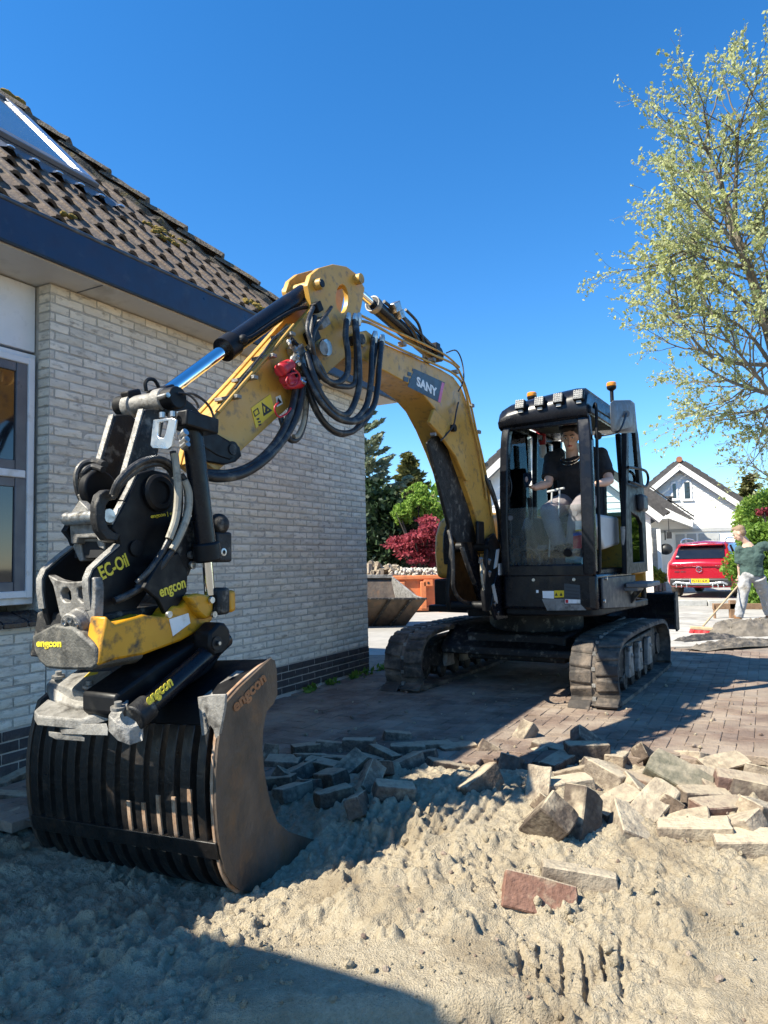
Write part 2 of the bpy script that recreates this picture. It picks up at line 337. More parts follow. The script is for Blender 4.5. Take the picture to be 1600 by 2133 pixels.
M('decal_yellow', (.72, .50, .01), (.78, .55, .02), 6, .45)
M('letter_yellow', (.72, .56, .03), (.80, .64, .05), 25, .5, dirt=(.05, .045, .03), dscale=30, damt=.10)
M('skin', (.58, .35, .25), (.64, .40, .29), 12, .5)
M('shirt_black', (.010, .010, .012), (.017, .017, .02), 8, .9, bump=.25, bscale=18)
M('trouser_mauve', (.20, .175, .18), (.26, .23, .235), 8, .9, bump=.3, bscale=16)
M('trouser_grey', (.26, .26, .26), (.36, .355, .35), 5, .92, bump=1.6, bscale=5, dirt=(.20, .175, .14), dscale=5, damt=.3)
M('shirt_green', (.034, .064, .055), (.050, .088, .076), 7, .92, bump=1.6, bscale=5)
M('hair_dark', (.010, .008, .007), (.022, .017, .014), 60, .55, bump=.6, bscale=120)
M('hair_fair', (.20, .125, .07), (.30, .20, .12), 60, .6, bump=.5, bscale=120)
M('boot', (.20, .095, .035), (.29, .15, .065), 14, .7, dirt=(.12, .06, .025), dscale=10, damt=.3)
M('wood', (.42, .30, .17), (.54, .40, .24), 14, .7, bump=.2, bscale=40, stretch=(1, 1, .1))
M('wood_brown', (.20, .115, .06), (.30, .18, .10), 12, .8, bump=.3, bscale=40)
M('broom_red', (.55, .035, .04), (.68, .07, .075), 40, .7, objrand=.1)
M('tarp', (.10, .085, .066), (.20, .17, .135), 7, .75, bump=1.2, bscale=14, dirt=(.10, .085, .065), dscale=6, damt=.3)
M('tarp_dark', (.025, .023, .021), (.065, .058, .05), 7, .65, bump=1.2, bscale=14, dirt=(.2, .17, .14), dscale=6, damt=.2)
M('car_red', (.40, .006, .018), (.43, .008, .021), 3, .22, coat=1.0, rvar=.04, metal=.25)
M('car_dark', (.012, .012, .013), (.02, .02, .021), 5, .45)
M('car_glass', (.008, .009, .011), (.012, .013, .015), 3, .05, rvar=.02, spec=.8)
M('tail_red', (.16, .004, .008), (.22, .006, .01), 9, .15, coat=.6)
M('plate_yellow', (.78, .50, .01), (.82, .54, .02), 5, .5)
M('plate_blue', (.01, .05, .30), (.01, .05, .32), 5, .5)
M('house_white', (.80, .78, .73), (.86, .84, .79), 3, .7, bump=.06, bscale=20, isl=.02)
M('house_brick', (.42, .40, .37), (.55, .53, .49), 12, .9, bump=.3, bscale=40, objrand=.1, isl=.1)
M('roof_dark', (.045, .042, .042), (.075, .07, .068), 10, .85, bump=.3, bscale=30, objrand=.2, isl=.2)
M('terracotta', (.27, .105, .05), (.34, .14, .075), 10, .8)
M('garage', (.34, .345, .34), (.40, .405, .40), 4, .6)
M('iron', (.012, .012, .012), (.02, .02, .02), 8, .5)
M('skip_orange', (.56, .155, .05), (.64, .20, .07), 4, .6, dirt=(.38, .13, .055), dscale=5, damt=.3, bump=.1, bscale=20)
M('rubble', (.36, .27, .19), (.52, .42, .32), 9, .95, bump=.4, bscale=40, objrand=.2, isl=.2)
M('gravel', (.36, .32, .26), (.58, .53, .45), 9, .95, bump=.4, bscale=40, isl=.25)
M('bark', (.10, .082, .058), (.185, .155, .11), 8, .9, bump=.7, bscale=25, stretch=(1, 1, .3))
M('bark_dark', (.05, .04, .03), (.09, .07, .055), 8, .9, bump=.6, bscale=25)
M('kerb', (.34, .33, .31), (.45, .44, .41), 8, .9, bump=.3, bscale=40)
M('paper', (.72, .72, .70), (.8, .8, .78), 5, .6)
M('teal', (.10, .30, .36), (.14, .38, .44), 6, .6)
leafmat('leaf_spring', (.36, .40, .13), (.60, .60, .32), .5)
leafmat('leaf_green', (.10, .19, .025), (.20, .32, .05), .4)
leafmat('leaf_lime', (.17, .30, .04), (.30, .42, .08), .45)
leafmat('leaf_maple', (.19, .022, .032), (.36, .065, .08), .4)
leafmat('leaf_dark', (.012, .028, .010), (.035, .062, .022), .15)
leafmat('needle_grey', (.13, .18, .12), (.32, .34, .22), .3)
M('steel_dark', (.009, .008, .0075), (.02, .017, .015), 6, .42, metal=.2, dirt=(.06, .04, .026), dscale=9, damt=.2, bump=.2, bscale=40)
leafmat('needle_olive', (.07, .085, .025), (.19, .18, .06), .2)
glass('pane', (.80, .88, .88)); glass('pane_cab', (.78, .90, .93), ior=1.18); glass('pane_dirty', (.88, .91, .91), ior=1.22, dirt=.06, ds=14)
M('nose', (.045, .043, .038), (.12, .115, .10), 12, .55, dirt=(.22, .20, .165), dscale=18, damt=.3, bump=.3, bscale=60, detail=12)
M('diode', (.05, .05, .05), (.09, .09, .09), 6, .4)
M('pane_house', (.010, .013, .018), (.016, .02, .028), 2, .04, rvar=.02, spec=.9)
M('pane_roof', (.05, .09, .13), (.07, .11, .16), 2, .05, rvar=.02, spec=1.0)
# ------------------------------------------------------------------ terrain, street, driveway, sand
g = G(); g.add([(-900, -300, -.25), (900, -300, -.25), (900, 1500, -.25), (-900, 1500, -.25)], [(0, 1, 2, 3)]); struct('ground', g, 'earth')
# street of concrete slabs behind the machine
g = G(); g.add([(-40, 9.6, -.012), (60, 9.6, -.012), (60, 90, -.012), (-40, 90, -.012)], [(0, 1, 2, 3)]); street = struct('street', g, 'street')
def hv(s, o, z): return Vector((s, -o, z))
def hw(s, o, z): return WC + WW*s + WN*o + Vector((0, 0, z))
# driveway bed
def edge_y(x): return 4.52+.22*(vnoise(np.array(x*3.1), np.array(.5), 91)-.5)-(.95 if x < -.75 else 0)
g = G(); _xs = np.linspace(-3.6, 9, 60); _a = [(x, float(edge_y(x))+.03, -.009) for x in _xs]; _b = [(x, 10.2, -.014) for x in _xs]; g.add(_a+_b, [(i, i+1, 61+i, 60+i) for i in range(59)])
drive = struct('driveway', g, 'paver_bed')
def ss(a, b, x): t = np.clip((x-a)/(b-a), 0, 1); return t*t*(3-2*t)
GROOVES = []
def groove(p0, p1, w, d, z=.1): GROOVES.append((onz(*p0, z), onz(*p1, z), w, d))
for i in range(10):
    groove((690+36*i, 1760-9*i), (760+38*i, 1655-7*i), .012, .016, .12)
for i in range(5): groove((850+44*i, 1815-4*i), (858+44*i, 1848-2*i), .008, .013, .05)
for i, (x0, x1, d) in enumerate(((1082, 1084, .03), (1122, 1124, .035), (1170, 1172, .05), (1213, 1222, .07), (1254, 1262, .07), (1292, 1296, .04))): groove((x0, 1925+(i*37 % 23)), (x1, 2010+(i*53 % 41)), .009, d*.5, .0)
for i in range(7): groove((1430+i*3, 1905+i*9), (1600, 1880+i*9+6), .009, .010, 0)
def hz(x, y, fine=True):
    x = np.asarray(x, float); y = np.asarray(y, float)
    yc = 3.75-.10*(x-.3)+.10*(fbm(x*1.3+5, x*0+2.2, 3, 2)-.5)
    A = .135*ss(-.75, .30, x)*(1-.40*ss(1.9, 3.2, x))
    d = y-yc; prof = np.where(d < 0, np.exp(-(d/1.0)**2*.9), np.exp(-(d/.55)**2))
    z = -.075 + A*prof
    z = z + .03*np.exp(-(((x+.10)/.3)**2+((y-3.6)/.26)**2)) + .05*np.exp(-(((x+.05)/.25)**2+((y-2.75)/.3)**2))
    z = z + .055*(fbm(x*2.1, y*2.1, 11, 3)-.5)*ss(4.9, 4.2, y) + .07*np.maximum(0, fbm(x*4.5+2, y*4.5, 17, 2)-.5)*ss(-.5, -.1, x)*(1-ss(.2, .6, x))
    # flattened wheel-wide ledge in front and the hollow before it
    led = ss(-.56, -.50, x+.05*(vnoise(y*9, x*9, 4)-.5))*(1-ss(.30, .42, x))*ss(2.13, 2.16, y+.03*(vnoise(x*8, y*0, 5)-.5)-.04*x)*(1-ss(2.42, 2.55, y))
    z = z*(1-led*.85) + (-.02)*led*.85
    z = z - .05*ss(2.20, 2.10, y)*ss(-.7, -.2, x)*(1-ss(.3, .9, x))
    # smooth swept patch at the right
    sw = ss(.92, 1.0, x-.25*(y-2.3))*ss(2.05, 2.2, y)*(1-ss(2.6, 2.75, y)); 
    # left: shallow curved dig marks
    z = z - .03*ss(.52, .40, np.hypot((x+1.25), (y-2.15)*1.0))
    # bucket scoop
    z = z - .03*np.exp(-(((x+1.05)/.7)**2+((y-3.1)/.3)**2))
    if fine:
        amp = (1-.8*led)*(1-.75*sw)
        lump = fbm(x*13, y*13, 21, 3); cl = np.maximum(0, fbm(x*26, y*26, 33, 2)-.48)
        wet = ss(.38, .58, fbm(x*2.6+3, y*2.6, 19, 2)); gx = x+.010*(vnoise(x*40, y*40, 3)-.5); gy = y+.010*(vnoise(x*40, y*40, 4)-.5)
        z = z + amp*(.055*(lump-.5) + .085*cl*ss(.4, .6, fbm(x*3, y*3, 8, 2)) + (.35+.65*wet)*(.024*grains(gx*24, gy*24, 5)*ss(.35, .65, fbm(x*6, y*6, 71, 2)) + .0085*grains(gx*52, gy*52, 9) + .0045*grains(gx*105, gy*105, 15)))
        for p, q, w, dp in GROOVES:
            ax, ay, bx, by = p.x, p.y, q.x, q.y; vx, vy = bx-ax, by-ay; ll = vx*vx+vy*vy
            wob = .01*(vnoise(x*14, y*14, 51)-.5)
            t = np.clip(((x-ax)*vx+(y-ay)*vy)/ll, 0, 1); dd = np.hypot(x+wob-ax-t*vx, y-ay-t*vy)
            z = z - dp*np.exp(-(dd/w)**4)*ss(0, .12, t+.05)*1.0
    back = ss(4.30, 4.90, y+.25*(fbm(x*2.5, y*2.5, 61, 3)-.5)-.25*ss(-.4, -1.2, x)*-1)
    return z*(1-back) - .03*back
rows = []; y = 1.35
while y < 5.2: rows.append(y); y += .0014*y+.0013
rows = np.array(rows); nc = 980
tt = np.linspace(-1, 1, nc); XX = np.outer(rows*.78+.35, tt); YY = np.repeat(rows[:, None], nc, 1)
ZZ = hz(XX, YY)
V = np.stack([XX, YY, ZZ], -1).reshape(-1, 3); nr = len(rows)
idx = np.arange(nr*nc).reshape(nr, nc)
Fq = np.stack([idx[:-1, :-1], idx[:-1, 1:], idx[1:, 1:], idx[1:, :-1]], -1).reshape(-1, 4)
me = bpy.data.meshes.new('sand'); me.vertices.add(len(V)); me.vertices.foreach_set('co', V.ravel()); me.loops.add(Fq.size); me.loops.foreach_set('vertex_index', Fq.ravel().astype(np.int32))
me.polygons.add(len(Fq)); me.polygons.foreach_set('loop_start', np.arange(0, Fq.size, 4, dtype=np.int32)); me.polygons.foreach_set('loop_total', np.full(len(Fq), 4, np.int32)); me.update(calc_edges=True)
me.polygons.foreach_set('use_smooth', [True]*len(Fq))
sand = struct('sand', me, 'sand')
def hit(px, py):          # where a photo pixel meets the sand
    d = ray(px, py); lo, hi = 1.3/d.y, 5.2/d.y; ts = np.linspace(lo, hi, 900)
    zs = H+ts*d.z-hz(ts*d.x, ts*d.y, False); k = np.argmax(zs < 0)
    if not (zs < 0).any(): return onz(px, py, 0)
    t = ts[k]; return Vector((t*d.x, t*d.y, float(hz(t*d.x, t*d.y, False))))
# clods of sand
def clod_mesh(seed, n=1):
    rr = random.Random(seed); g = G(); g.ball((0, 0, 0), (1, .85, .7), 7, 5)
    return [Vector(v)*(.75+.5*rr.random()) for v in g.v], g.f
CL = [clod_mesh(i) for i in range(8)]
g = G(); rr = random.Random(5); n = 5200
Yc = 1.6+2.7*RNG.random(n)**1.3; Xc = (RNG.random(n)*2-1)*(Yc*.62+.1); kp = fbm(Xc*2.2, Yc*2.2, 77, 2) > .47; Xc, Yc = Xc[kp], Yc[kp]; Zc = hz(Xc, Yc)
for X, Y, Z in zip(Xc, Yc, Zc):
    vs, fs = CL[rr.randrange(8)]; r = .002+.019*rr.random()**9+.0035*rr.random()**2; R = Euler((rr.random()*6, rr.random()*6, rr.random()*6)).to_matrix()
    c = Vector((X, Y, Z+r*.15)); g.add([c+R @ v*r for v in vs], fs)
o = ob('sand_clods', g, 'sand', None, smooth=60); o['kind'] = 'stuff'; o['label'] = 'small clods of pale sand scattered over the dug ground'; o['category'] = 'sand clods'
# ---- paving of clinker pavers in herringbone
def paver_geo(l=.1975, w=.0975, h=.05, c=.0035):
    g = G(); a, b = l/2, w/2
    vs = [(sx*a, sy*b, -h) for sx, sy in ((-1, -1), (1, -1), (1, 1), (-1, 1))] + [(sx*a, sy*b, -c) for sx, sy in ((-1, -1), (1, -1), (1, 1), (-1, 1))] + [(sx*(a-c), sy*(b-c), 0) for sx, sy in ((-1, -1), (1, -1), (1, 1), (-1, 1))]
    g.add(vs, [(8, 9, 10, 11)]+[(4+i, 4+(i+1) % 4, 8+(i+1) % 4, 8+i) for i in range(4)]+[(i, (i+1) % 4, 4+(i+1) % 4, 4+i) for i in range(4)]); return g
PAV = []
for i in range(-75, 76):
    for j in range(-40, 41):
        ox, oy = (i-2*j)*.1, (i+2*j)*.1
        for (cx, cy, rot) in ((ox+.1, oy+.05, 0), (ox+.05, oy+.2, 1)):
            s, o_ = cx-2.2, cy
            if not (.02 < o_ < 6.6 and -5.6 < s < 3.15): continue
            p = hw(s, o_, 0)
            if p.y < float(edge_y(p.x)): continue
            PAV.append((p, rot))
def shows(p):
    d = p-CAM; z = d.dot(CF)
    if z < .3: return 0
    x = 800+FPX*d.dot(CR)/z; y = 1066.5-FPX*d.dot(CU)/z
    return 1/z**2 if (-20 < x < 1620 and y < 1600 and not (x < 560 and y > 1300)) else 0
PAV.sort(key=lambda t: -shows(t[0]))
pm = mesh_of(paver_geo(), 'paver', True, None); pm.materials.append(MATS['paver']); rest = G(); pg = paver_geo(); rr = random.Random(3)
for k, (p, rot) in enumerate(PAV):
    R = Euler((rr.gauss(0, .006), rr.gauss(0, .006), HROT+rot*math.pi/2+rr.gauss(0, .008))); c = Vector((p.x, p.y, rr.gauss(0, .0018)))
    if k < 300:
        o = bpy.data.objects.new('paver', pm); COL.objects.link(o); o.parent = drive; o.location = c; o.rotation_euler = R
    else:
        Rm = R.to_matrix(); rest.add([c+Rm @ Vector(v) for v in pg.v], pg.f)
o = ob('pavers', rest, 'paver', drive, smooth=None); o['kind'] = 'stuff'
# street slabs: light concrete flags and a kerb beyond the driveway
g = G(); rr = random.Random(9)
for i in range(20):
    for j in range(9):
        x = 1.5+i*.62+(j % 2)*.31; yy = 9.9+j*.62
        g.box((x, yy, -.006+rr.gauss(0, .001)), (.605, .605, .04), Euler((0, 0, rr.gauss(0, .004))).to_matrix())
o = ob('flagstones', g, 'slab', street, bevel=.004); o['kind'] = 'stuff'
for i in range(14):
    g = G(); g.box((5.2+i*1.0, 17.6-.18*i, .045), (.985, .14, .16), Euler((0, 0, -.178)).to_matrix()); ob('kerbstone', g, 'kerb', street, bevel=.012)

# crumbs of brick and stone on the paving and the sand
g = G(); g2 = G(); rr = random.Random(61)
for i in range(420):
    Y = 4.4+3.6*rr.random()**1.6; X = -.6+rr.random()*3.6; vs, fs = CL[rr.randrange(8)]; r = .003+.016*rr.random()**6; R = Euler((rr.random()*6, rr.random()*6, 0)).to_matrix(); (g if rr.random() < .5 else g2).add([Vector((X, Y, r*.5))+R @ v*r for v in vs], fs)
Yc = 2.0+2.2*RNG.random(260); Xc = -.4+2.6*RNG.random(260); Zc = hz(Xc, Yc)
for X, Y, Z in zip(Xc, Yc, Zc):
    vs, fs = CL[rr.randrange(8)]; r = .003+.012*rr.random()**5; R = Euler((rr.random()*6, rr.random()*6, 0)).to_matrix(); g.add([Vector((X, Y, Z+r*.3))+R @ v*r for v in vs], fs)
for gg, m, nm, lb in ((g, 'paver', 'brick_crumbs', 'brown crumbs of brick strewn over paving and sand'), (g2, 'sand', 'sand_crumbs', 'crumbs of sand strewn over the paving')):
    o = ob(nm, gg, m, None); o['kind'] = 'stuff'; o['label'] = lb; o['category'] = 'crumbs'
# ------------------------------------------------------------------ brick house on the left
house = thing('brick_house', 'pale brick house with navy fascia, dark hipped tile roof and skylight', 'house', WC, HROT)
ZT, ZB = 3.105, .29; S0 = -4.11       # top / bottom of pale brick, left corner of the projecting wall
g = G(); g.box(hv(-2.055, -.197, ZT/2-.1), (4.10, .40, ZT+.2)); g.box(hv(-5.24, -.179, .9/2-.1), (2.26, .36, 1.1)); wallm = ob('wall', g, 'mortar', house)
def brick_geo(l, d, h, seed, amp=.006):
    rr = random.Random(seed); nx, nz = 6, 3; vs = []; fs = []
    for k in range(nz+1):
        for i in range(nx+1):
            e = (i in (0, nx)) or (k in (0, nz)); x = (i/nx-.5)*l; z = (k/nz-.5)*h
            if e: x *= 1-.012*rr.random(); z *= 1-.07*rr.random()
            vs.append((x, (.004 if e else 0)+(rr.random()-.5)*amp, z))
    n = len(vs)
    for k in range(nz):
        for i in range(nx): a = k*(nx+1)+i; fs.append((a, a+1, a+nx+2, a+nx+1))
    c = [0, nx, n-1, n-1-nx]; vs += [(vs[q][0], d, vs[q][2]) for q in c]
    b = [list(range(0, nx+1)), [nx+(nx+1)*k for k in range(nz+1)], list(range(n-1, n-nx-2, -1)), [(nx+1)*k for k in range(nz, -1, -1)]]
    for s in range(4): fs.append(tuple(b[s][::-1])+(n+s, n+(s+1) % 4))
    fs.append((n+3, n+2, n+1, n)); g = G(); g.v = vs; g.f = fs; return g
BV = [brick_geo(.208, .09, .0515, i) for i in range(7)]; BM = []
for b in BV: m = mesh_of(b, 'brick', True, 30); m.materials.append(MATS['brick_pale']); BM.append(m)
hb = [brick_geo(.098, .09, .0515, 40+i) for i in range(4)]; HM = []
for b in hb: m = mesh_of(b, 'brick', True, 30); m.materials.append(MATS['brick_pale']); HM.append(m)
CH = (ZT-ZB)/45; BR = []; rr = random.Random(12)
for c in range(45):
    z = ZB+(c+.5)*CH; off = 0 if c % 2 else .11
    s = 0.0; first = True
    while s > S0+.02:
        ln = .22 if not (first and c % 2) else .11
        if s-ln < S0: ln = s-S0
        first = False; BR.append((s-ln/2+.0, ln-.011, z, 0)); s -= ln
for c in range(10):        # brickwork under the window
    z = ZB+(c-.0+.5)*CH
    s = S0+.0
    k = 0
    while s > -6.2:
        ln = .22 if not (k == 0 and c % 2) else .11
        BR.append((s-ln/2, ln-.011, z, -.0)); s -= ln; k += 1
def scr(p):
    d = p-CAM; z = d.dot(CF)
    if z < .2: return None
    return (800+FPX*d.dot(CR)/z, 1066.5-FPX*d.dot(CU)/z, z)
def bscore(b):
    p = hw(b[0], .0, b[2]); q = scr(p)
    if not q or q[0] < -10 or q[0] > 790: return 0
    if q[0] < 480 and 1000 < q[1]: return .1 if q[0] > 100 else .3/q[2]
    return b[1]/q[2]**1.5
BR.sort(key=lambda b: -bscore(b)); rest = G()
for k, (s, ln, z, oo) in enumerate(BR):
    full = ln > .15; V_ = BV if full else hb; Mx = BM if full else HM; i = rr.randrange(len(V_)); base = .208 if full else .098
    fl = -1 if rr.random() < .5 else 1; c = hv(s, oo+.010+rr.gauss(0, .0015), z+rr.gauss(0, .0012))
    if k < 300:
        o = bpy.data.objects.new('brick', Mx[i]); COL.objects.link(o); o.parent = wallm; o.location = c; o.scale = (ln/base, 1, 1); o.rotation_euler = (rr.gauss(0, .012), rr.gauss(0, .008) + (math.pi if fl < 0 else 0), rr.gauss(0, .006))
    else:
        rest.add([c+Vector((v[0]*ln/base*fl, v[1], v[2])) for v in V_[i].v], V_[i].f)
# narrow return beside the window: brick ends
for c in range(45):
    z = ZB+(c+.5)*CH
    if z < .98: continue
    c_ = hv(S0, -.055, z)
    i = rr.randrange(4); Rz = Matrix.Rotation(-math.pi/2, 3, 'Z')
    rest.add([hv(S0-.004, -.05+.0, z)+Rz @ Vector((v[0]*1.0, v[1], v[2])) for v in hb[i].v], hb[i].f)
o = ob('bricks', rest, 'brick_pale', wallm, smooth=30); o['kind'] = 'stuff'
# dark plinth
g = G(); g.box(hv(-2.9, -.19, .12), (5.8, .37, .34)); plinth = ob('plinth', g, 'mortar', house)
for c in range(4):
    z = ZB-.035-(c)*.066
    s = .004
    k = 0
    while s > -5.7:
        ln = .22 if not (k == 0 and c % 2) else .11
        b = BV[rr.randrange(7)]; gg = G(); gg.add([Vector((v[0]*(ln-.01)/.208, v[1], v[2]*1.12)) for v in b.v], b.f)
        m = None
        o = ob('plinth_brick', gg, 'brick_dark', plinth, smooth=30); o.location = hv(s-ln/2, .012+rr.gauss(0, .001), z); s -= ln; k += 1
# chalk mark on the wall
for (p, q) in (((670, 1050), (673, 1098)), ((687, 1052), (688, 1095)), ((688, 1052), (700, 1090)), ((700, 1056), (712, 1088)), ((712, 1056), (726, 1060)), ((735, 1055), (737, 1092)), ((718, 1088), (728, 1070)), ((750, 1072), (753, 1104))):
    a = Wp(*p, .017); b = Wp(*q, .017); g = G(); g.tube([hv(a.x, .017, a.z), hv((a.x+b.x)/2, .018, (a.z+b.z)/2+.004), hv(b.x, .017, b.z)], .0022, 5); ob('chalk_stroke', g, 'paper', house)
# soffit, fascia, gutter
SE = .36; SB = -6.45
g = G(); g.prism([hv(SB, -.45, ZT+.004), hv(SE-.02, -.45, ZT+.004), hv(SE-.02, .265, ZT+.004), hv(SB, .265, ZT+.004)], (0, 0, .03)); ob('soffit', g, 'soffit', house)
g = G(); g.box(hv(-4.70, .05, ZT-.001), (.006, .44, .004)); g.box(hv(-3.9, .13, ZT+.0015), (.008, .25, .004)); ob('soffit_joint', g, 'frame_grey', house)
g = G(); g.box(hv((SB+SE)/2, .28, 3.24), (SE-SB, .026, .245)); g.box(hv(SE, -.3, 3.24), (.026, 1.18, .245)); fas = ob('fascia', g, 'fascia', house, bevel=.003)
g = G(); g.box(hv((SB+SE)/2, .2935, 3.122), (SE-SB+.02, .006, .014)); ob('fascia_drip', g, 'iron', house)
g = G(); pts = [hv(SB, .285, 3.372), hv(SE+.01, .285, 3.372), ]; g.tube(pts, .017, 12); g.box(hv((SB+SE)/2, .2, 3.33), (SE-SB, .14, .01)); ob('gutter', g, 'gutter', house)
# roof
PT = R_(44); TZ = 3.235; TO = .33
ru = Vector((0, math.cos(PT), math.sin(PT))); rn = Vector((0, -math.sin(PT), math.cos(PT)))     # up-slope and normal in house local
R0 = hv(0, TO, TZ)
def rp(s, u, h=0.0): return R0 + Vector((s, 0, 0)) + ru*u + rn*h
_rnW = Vector((WN.x*math.sin(PT), WN.y*math.sin(PT), math.cos(PT))); _ruW = Vector((-WN.x*math.cos(PT), -WN.y*math.cos(PT), math.sin(PT)))
def Rp(x, y, h=0.0):
    p0 = WC+WN*TO+Vector((0, 0, TZ))+_rnW*h; P = onplane(x, y, p0, _rnW)-p0; return P.dot(WW), P.dot(_ruW)
h1, h2 = Rp(60, 236, .10), Rp(560, 610, .10); HS = (h2[0]-h1[0])/(h2[1]-h1[1])
def hip_s(u): return h1[0]+HS*(u-h1[1])
UM = 4.3
def hip_l(u): return SB-.72*-u
g = G(); g.prism([rp(SB, .12, -.05), rp(hip_s(.12)+.1, .12, -.05), rp(hip_s(UM)+.1, UM, -.05), rp(min(hip_l(UM), hip_s(UM)), UM, -.05)], -rn*.12)
# the other slopes, so the roof is a solid from any side
e = rp(hip_s(.12)+.1, .12, -.06); tp = rp(hip_s(UM)+.1, UM, -.06); e2 = rp(SB, .12, -.06); tp2 = rp(min(hip_l(UM), hip_s(UM)), UM, -.06)
g.add([e, tp, e+Vector((0, 6.4, 0))], [(0, 1, 2)]); g.add([e2, tp2, e2+Vector((0, 6.4, 0))], [(0, 1, 2)]); g.add([tp, tp2, e2+Vector((0, 6.4, 0)), e+Vector((0, 6.4, 0))], [(0, 1, 2, 3)])
roof = ob('roof', g, 'dark_in', house)
TWd, TL = .205, .315
def tile_geo(seed):
    rr = random.Random(seed); prof = []; n = 8
    for i in range(n+1):
        t = i/n; x = (t-.5)*TWd*1.06; z = .024*math.cos((t-.12)*2*math.pi*.98)*(1 if t < .62 else .85)+.0
        prof.append((x, z))
    vs = []; fs = []; L_ = TL*1.16
    for j, (u, th) in enumerate(((0, 0), (L_, 0))):
        lift = .024*(1-j)
        for (x, z) in prof: vs.append(Vector((x, 0, 0))+ru*u+rn*(z+lift+(rr.random()-.5)*.002))
    for j, (u, th) in enumerate(((0, .024), (L_, .018))):
        lift = .024*(1-j)
        for (x, z) in prof: vs.append(Vector((x, 0, 0))+ru*u+rn*(z+lift-th))
    m = n+1
    for i in range(n):
        fs += [(i, i+1, m+i+1, m+i), (2*m+i+1, 2*m+i, 3*m+i, 3*m+i+1), (i+1, i, 2*m+i, 2*m+i+1)]
    fs += [(0, m, 3*m, 2*m), (n, 2*m+n, 3*m+n, m+n)]
    g = G(); g.v = [tuple(v) for v in vs]; g.f = fs; return g
TM = []
for i in range(5): m = mesh_of(tile_geo(i), 'roof_tile', True, 50); m.materials.append(MATS['tile']); TM.append(m)
# skylight footprint on the roof
k1 = Rp(168, 372, .05); k2 = Rp(72, 262, .05); SKR = (k1[0]+k2[0])/2; SKB = Rp(170, 388, .02)[1]; SKT = Rp(40, 232, .04)[1]; SKL = SKR-.95
TL_ = []
for r in range(14):
    u = .10+r*TL
    for c in range(-40, 4):
        s = c*TWd+(r % 2)*TWd*.5
        if s > hip_s(u+.1)-.03: continue
        if SKL-.08 < s < SKR+.06 and SKB-.22 < u+.02 < SKT+.05: continue
        q = scr(hw(rp(s, u).x, -rp(s, u).y, rp(s, u).z))
        if not q or q[0] < -90 or q[1] < 120: continue
        TL_.append((s, u))
for (s, u) in TL_:
    o = bpy.data.objects.new('roof_tile', TM[rr.randrange(5)]); COL.objects.link(o); o.parent = roof; o.location = rp(s, u, .0)+rn*rr.gauss(0, .002); o.rotation_euler = (rr.gauss(0, .01), rr.gauss(0, .01), rr.gauss(0, .006))
# hip tiles, thick with lichen
u = .05; i = 0
while u < 4.3:
    a = rp(hip_s(u), u, .035); b = rp(hip_s(u+.36), u+.36, .015); d = (b-a).normalized(); x = d.cross(Vector((.4, -.4, .8))).normalized(); z = x.cross(d).normalized()
    g = G(); n = 9; vs = []; fs = []
    rj = random.Random(i)
    for j in range(6):
        t = j/5; c = a+(b-a)*t*1.12+z*(.03*(1-t))
        for k in range(n):
            th = math.pi*(k/(n-1)); w = .115*(1+.06*(1-t)); jit = 1+(rj.random()-.5)*.16
            vs.append(c+x*(w*math.cos(th)*jit)+z*(.075*math.sin(th)*jit))
    for j in range(5):
        for k in range(n-1): fs.append((j*n+k, j*n+k+1, (j+1)*n+k+1, (j+1)*n+k))
    fs.append(tuple(range(n))); g.add(vs, fs); ob('hip_tile', g, 'lichen', roof, smooth=50); u += .36; i += 1
# mortar bedding below the hip tiles
g = G(); pts = [rp(hip_s(u)-.10, u, .02) for u in np.linspace(.05, 4.3, 60)]; g.tube([p+rn*random.uniform(-.012, .012) for p in pts], [.045+random.uniform(-.012, .012) for _ in pts], 7); ob('hip_bedding', g, 'lichen', roof)
# moss tufts
def moss(px, n, spread, seed, mr=.03):
    rr = random.Random(seed); g = G(); s0, u0 = Rp(*px, .03); 
    for i in range(n):
        s = s0+rr.gauss(0, spread*1.0); u = u0+rr.gauss(0, spread*.35)-(s-s0)*.0; r = mr*(.5+rr.random())
        g.ball(rp(s, u, .03), (r, r, r*.8), 7, 5)
    o = ob('moss', g, 'moss', roof); o['kind'] = 'stuff'
moss((330, 478), 22, .08, 1, .024); moss((345, 498), 16, .06, 2, .025); moss((533, 637), 22, .09, 3, .024); moss((20, 200), 14, .07, 4, .04); moss((140, 448), 6, .03, 5, .02); moss((375, 500), 10, .05, 6, .02)
# skylight
def skq(s0, s1, u0, u1, h0, h1): 
    g = G(); A = [rp(s0, u0, h0), rp(s1, u0, h0), rp(s1, u1, h0), rp(s0, u1, h0)]; return g.prism(A, rn*(h1-h0))
sky = ob('skylight', skq(SKL-.02, SKR+.02, SKB-.02, SKT+.02, -.02, .06), 'frame_grey', house)
for (a, b, c, d, m) in ((SKL, SKR, SKB, SKB+.12, 'frame_grey'), (SKL, SKR, SKT-.10, SKT, 'frame_grey'), (SKR-.10, SKR, SKB+.122, SKT-.102, 'alu'), (SKL, SKL+.10, SKB+.122, SKT-.102, 'alu')):
    ob('skylight_frame', skq(a, b, c, d, .062, .105), m, sky, bevel=.008)
ob('skylight_pane', skq(SKL+.102, SKR-.102, SKB+.122, SKT-.102, .062, .082), 'pane_roof', sky)
g = G(); pts = [rp(s, SKB-.19+.012*math.sin(s*31), .045+.022*math.cos((s/TWd)*2*math.pi)) for s in np.linspace(SKL-.1, SKR+.16, 60)]; pt2 = [rp(s, SKB-.02, .05) for s in np.linspace(SKL-.1, SKR+.16, 60)]
g.add(pts+pt2, [(i, i+1, 61+i, 60+i) for i in range(59)]); ob('skylight_flashing', g, 'frame_grey', sky)
g = G()
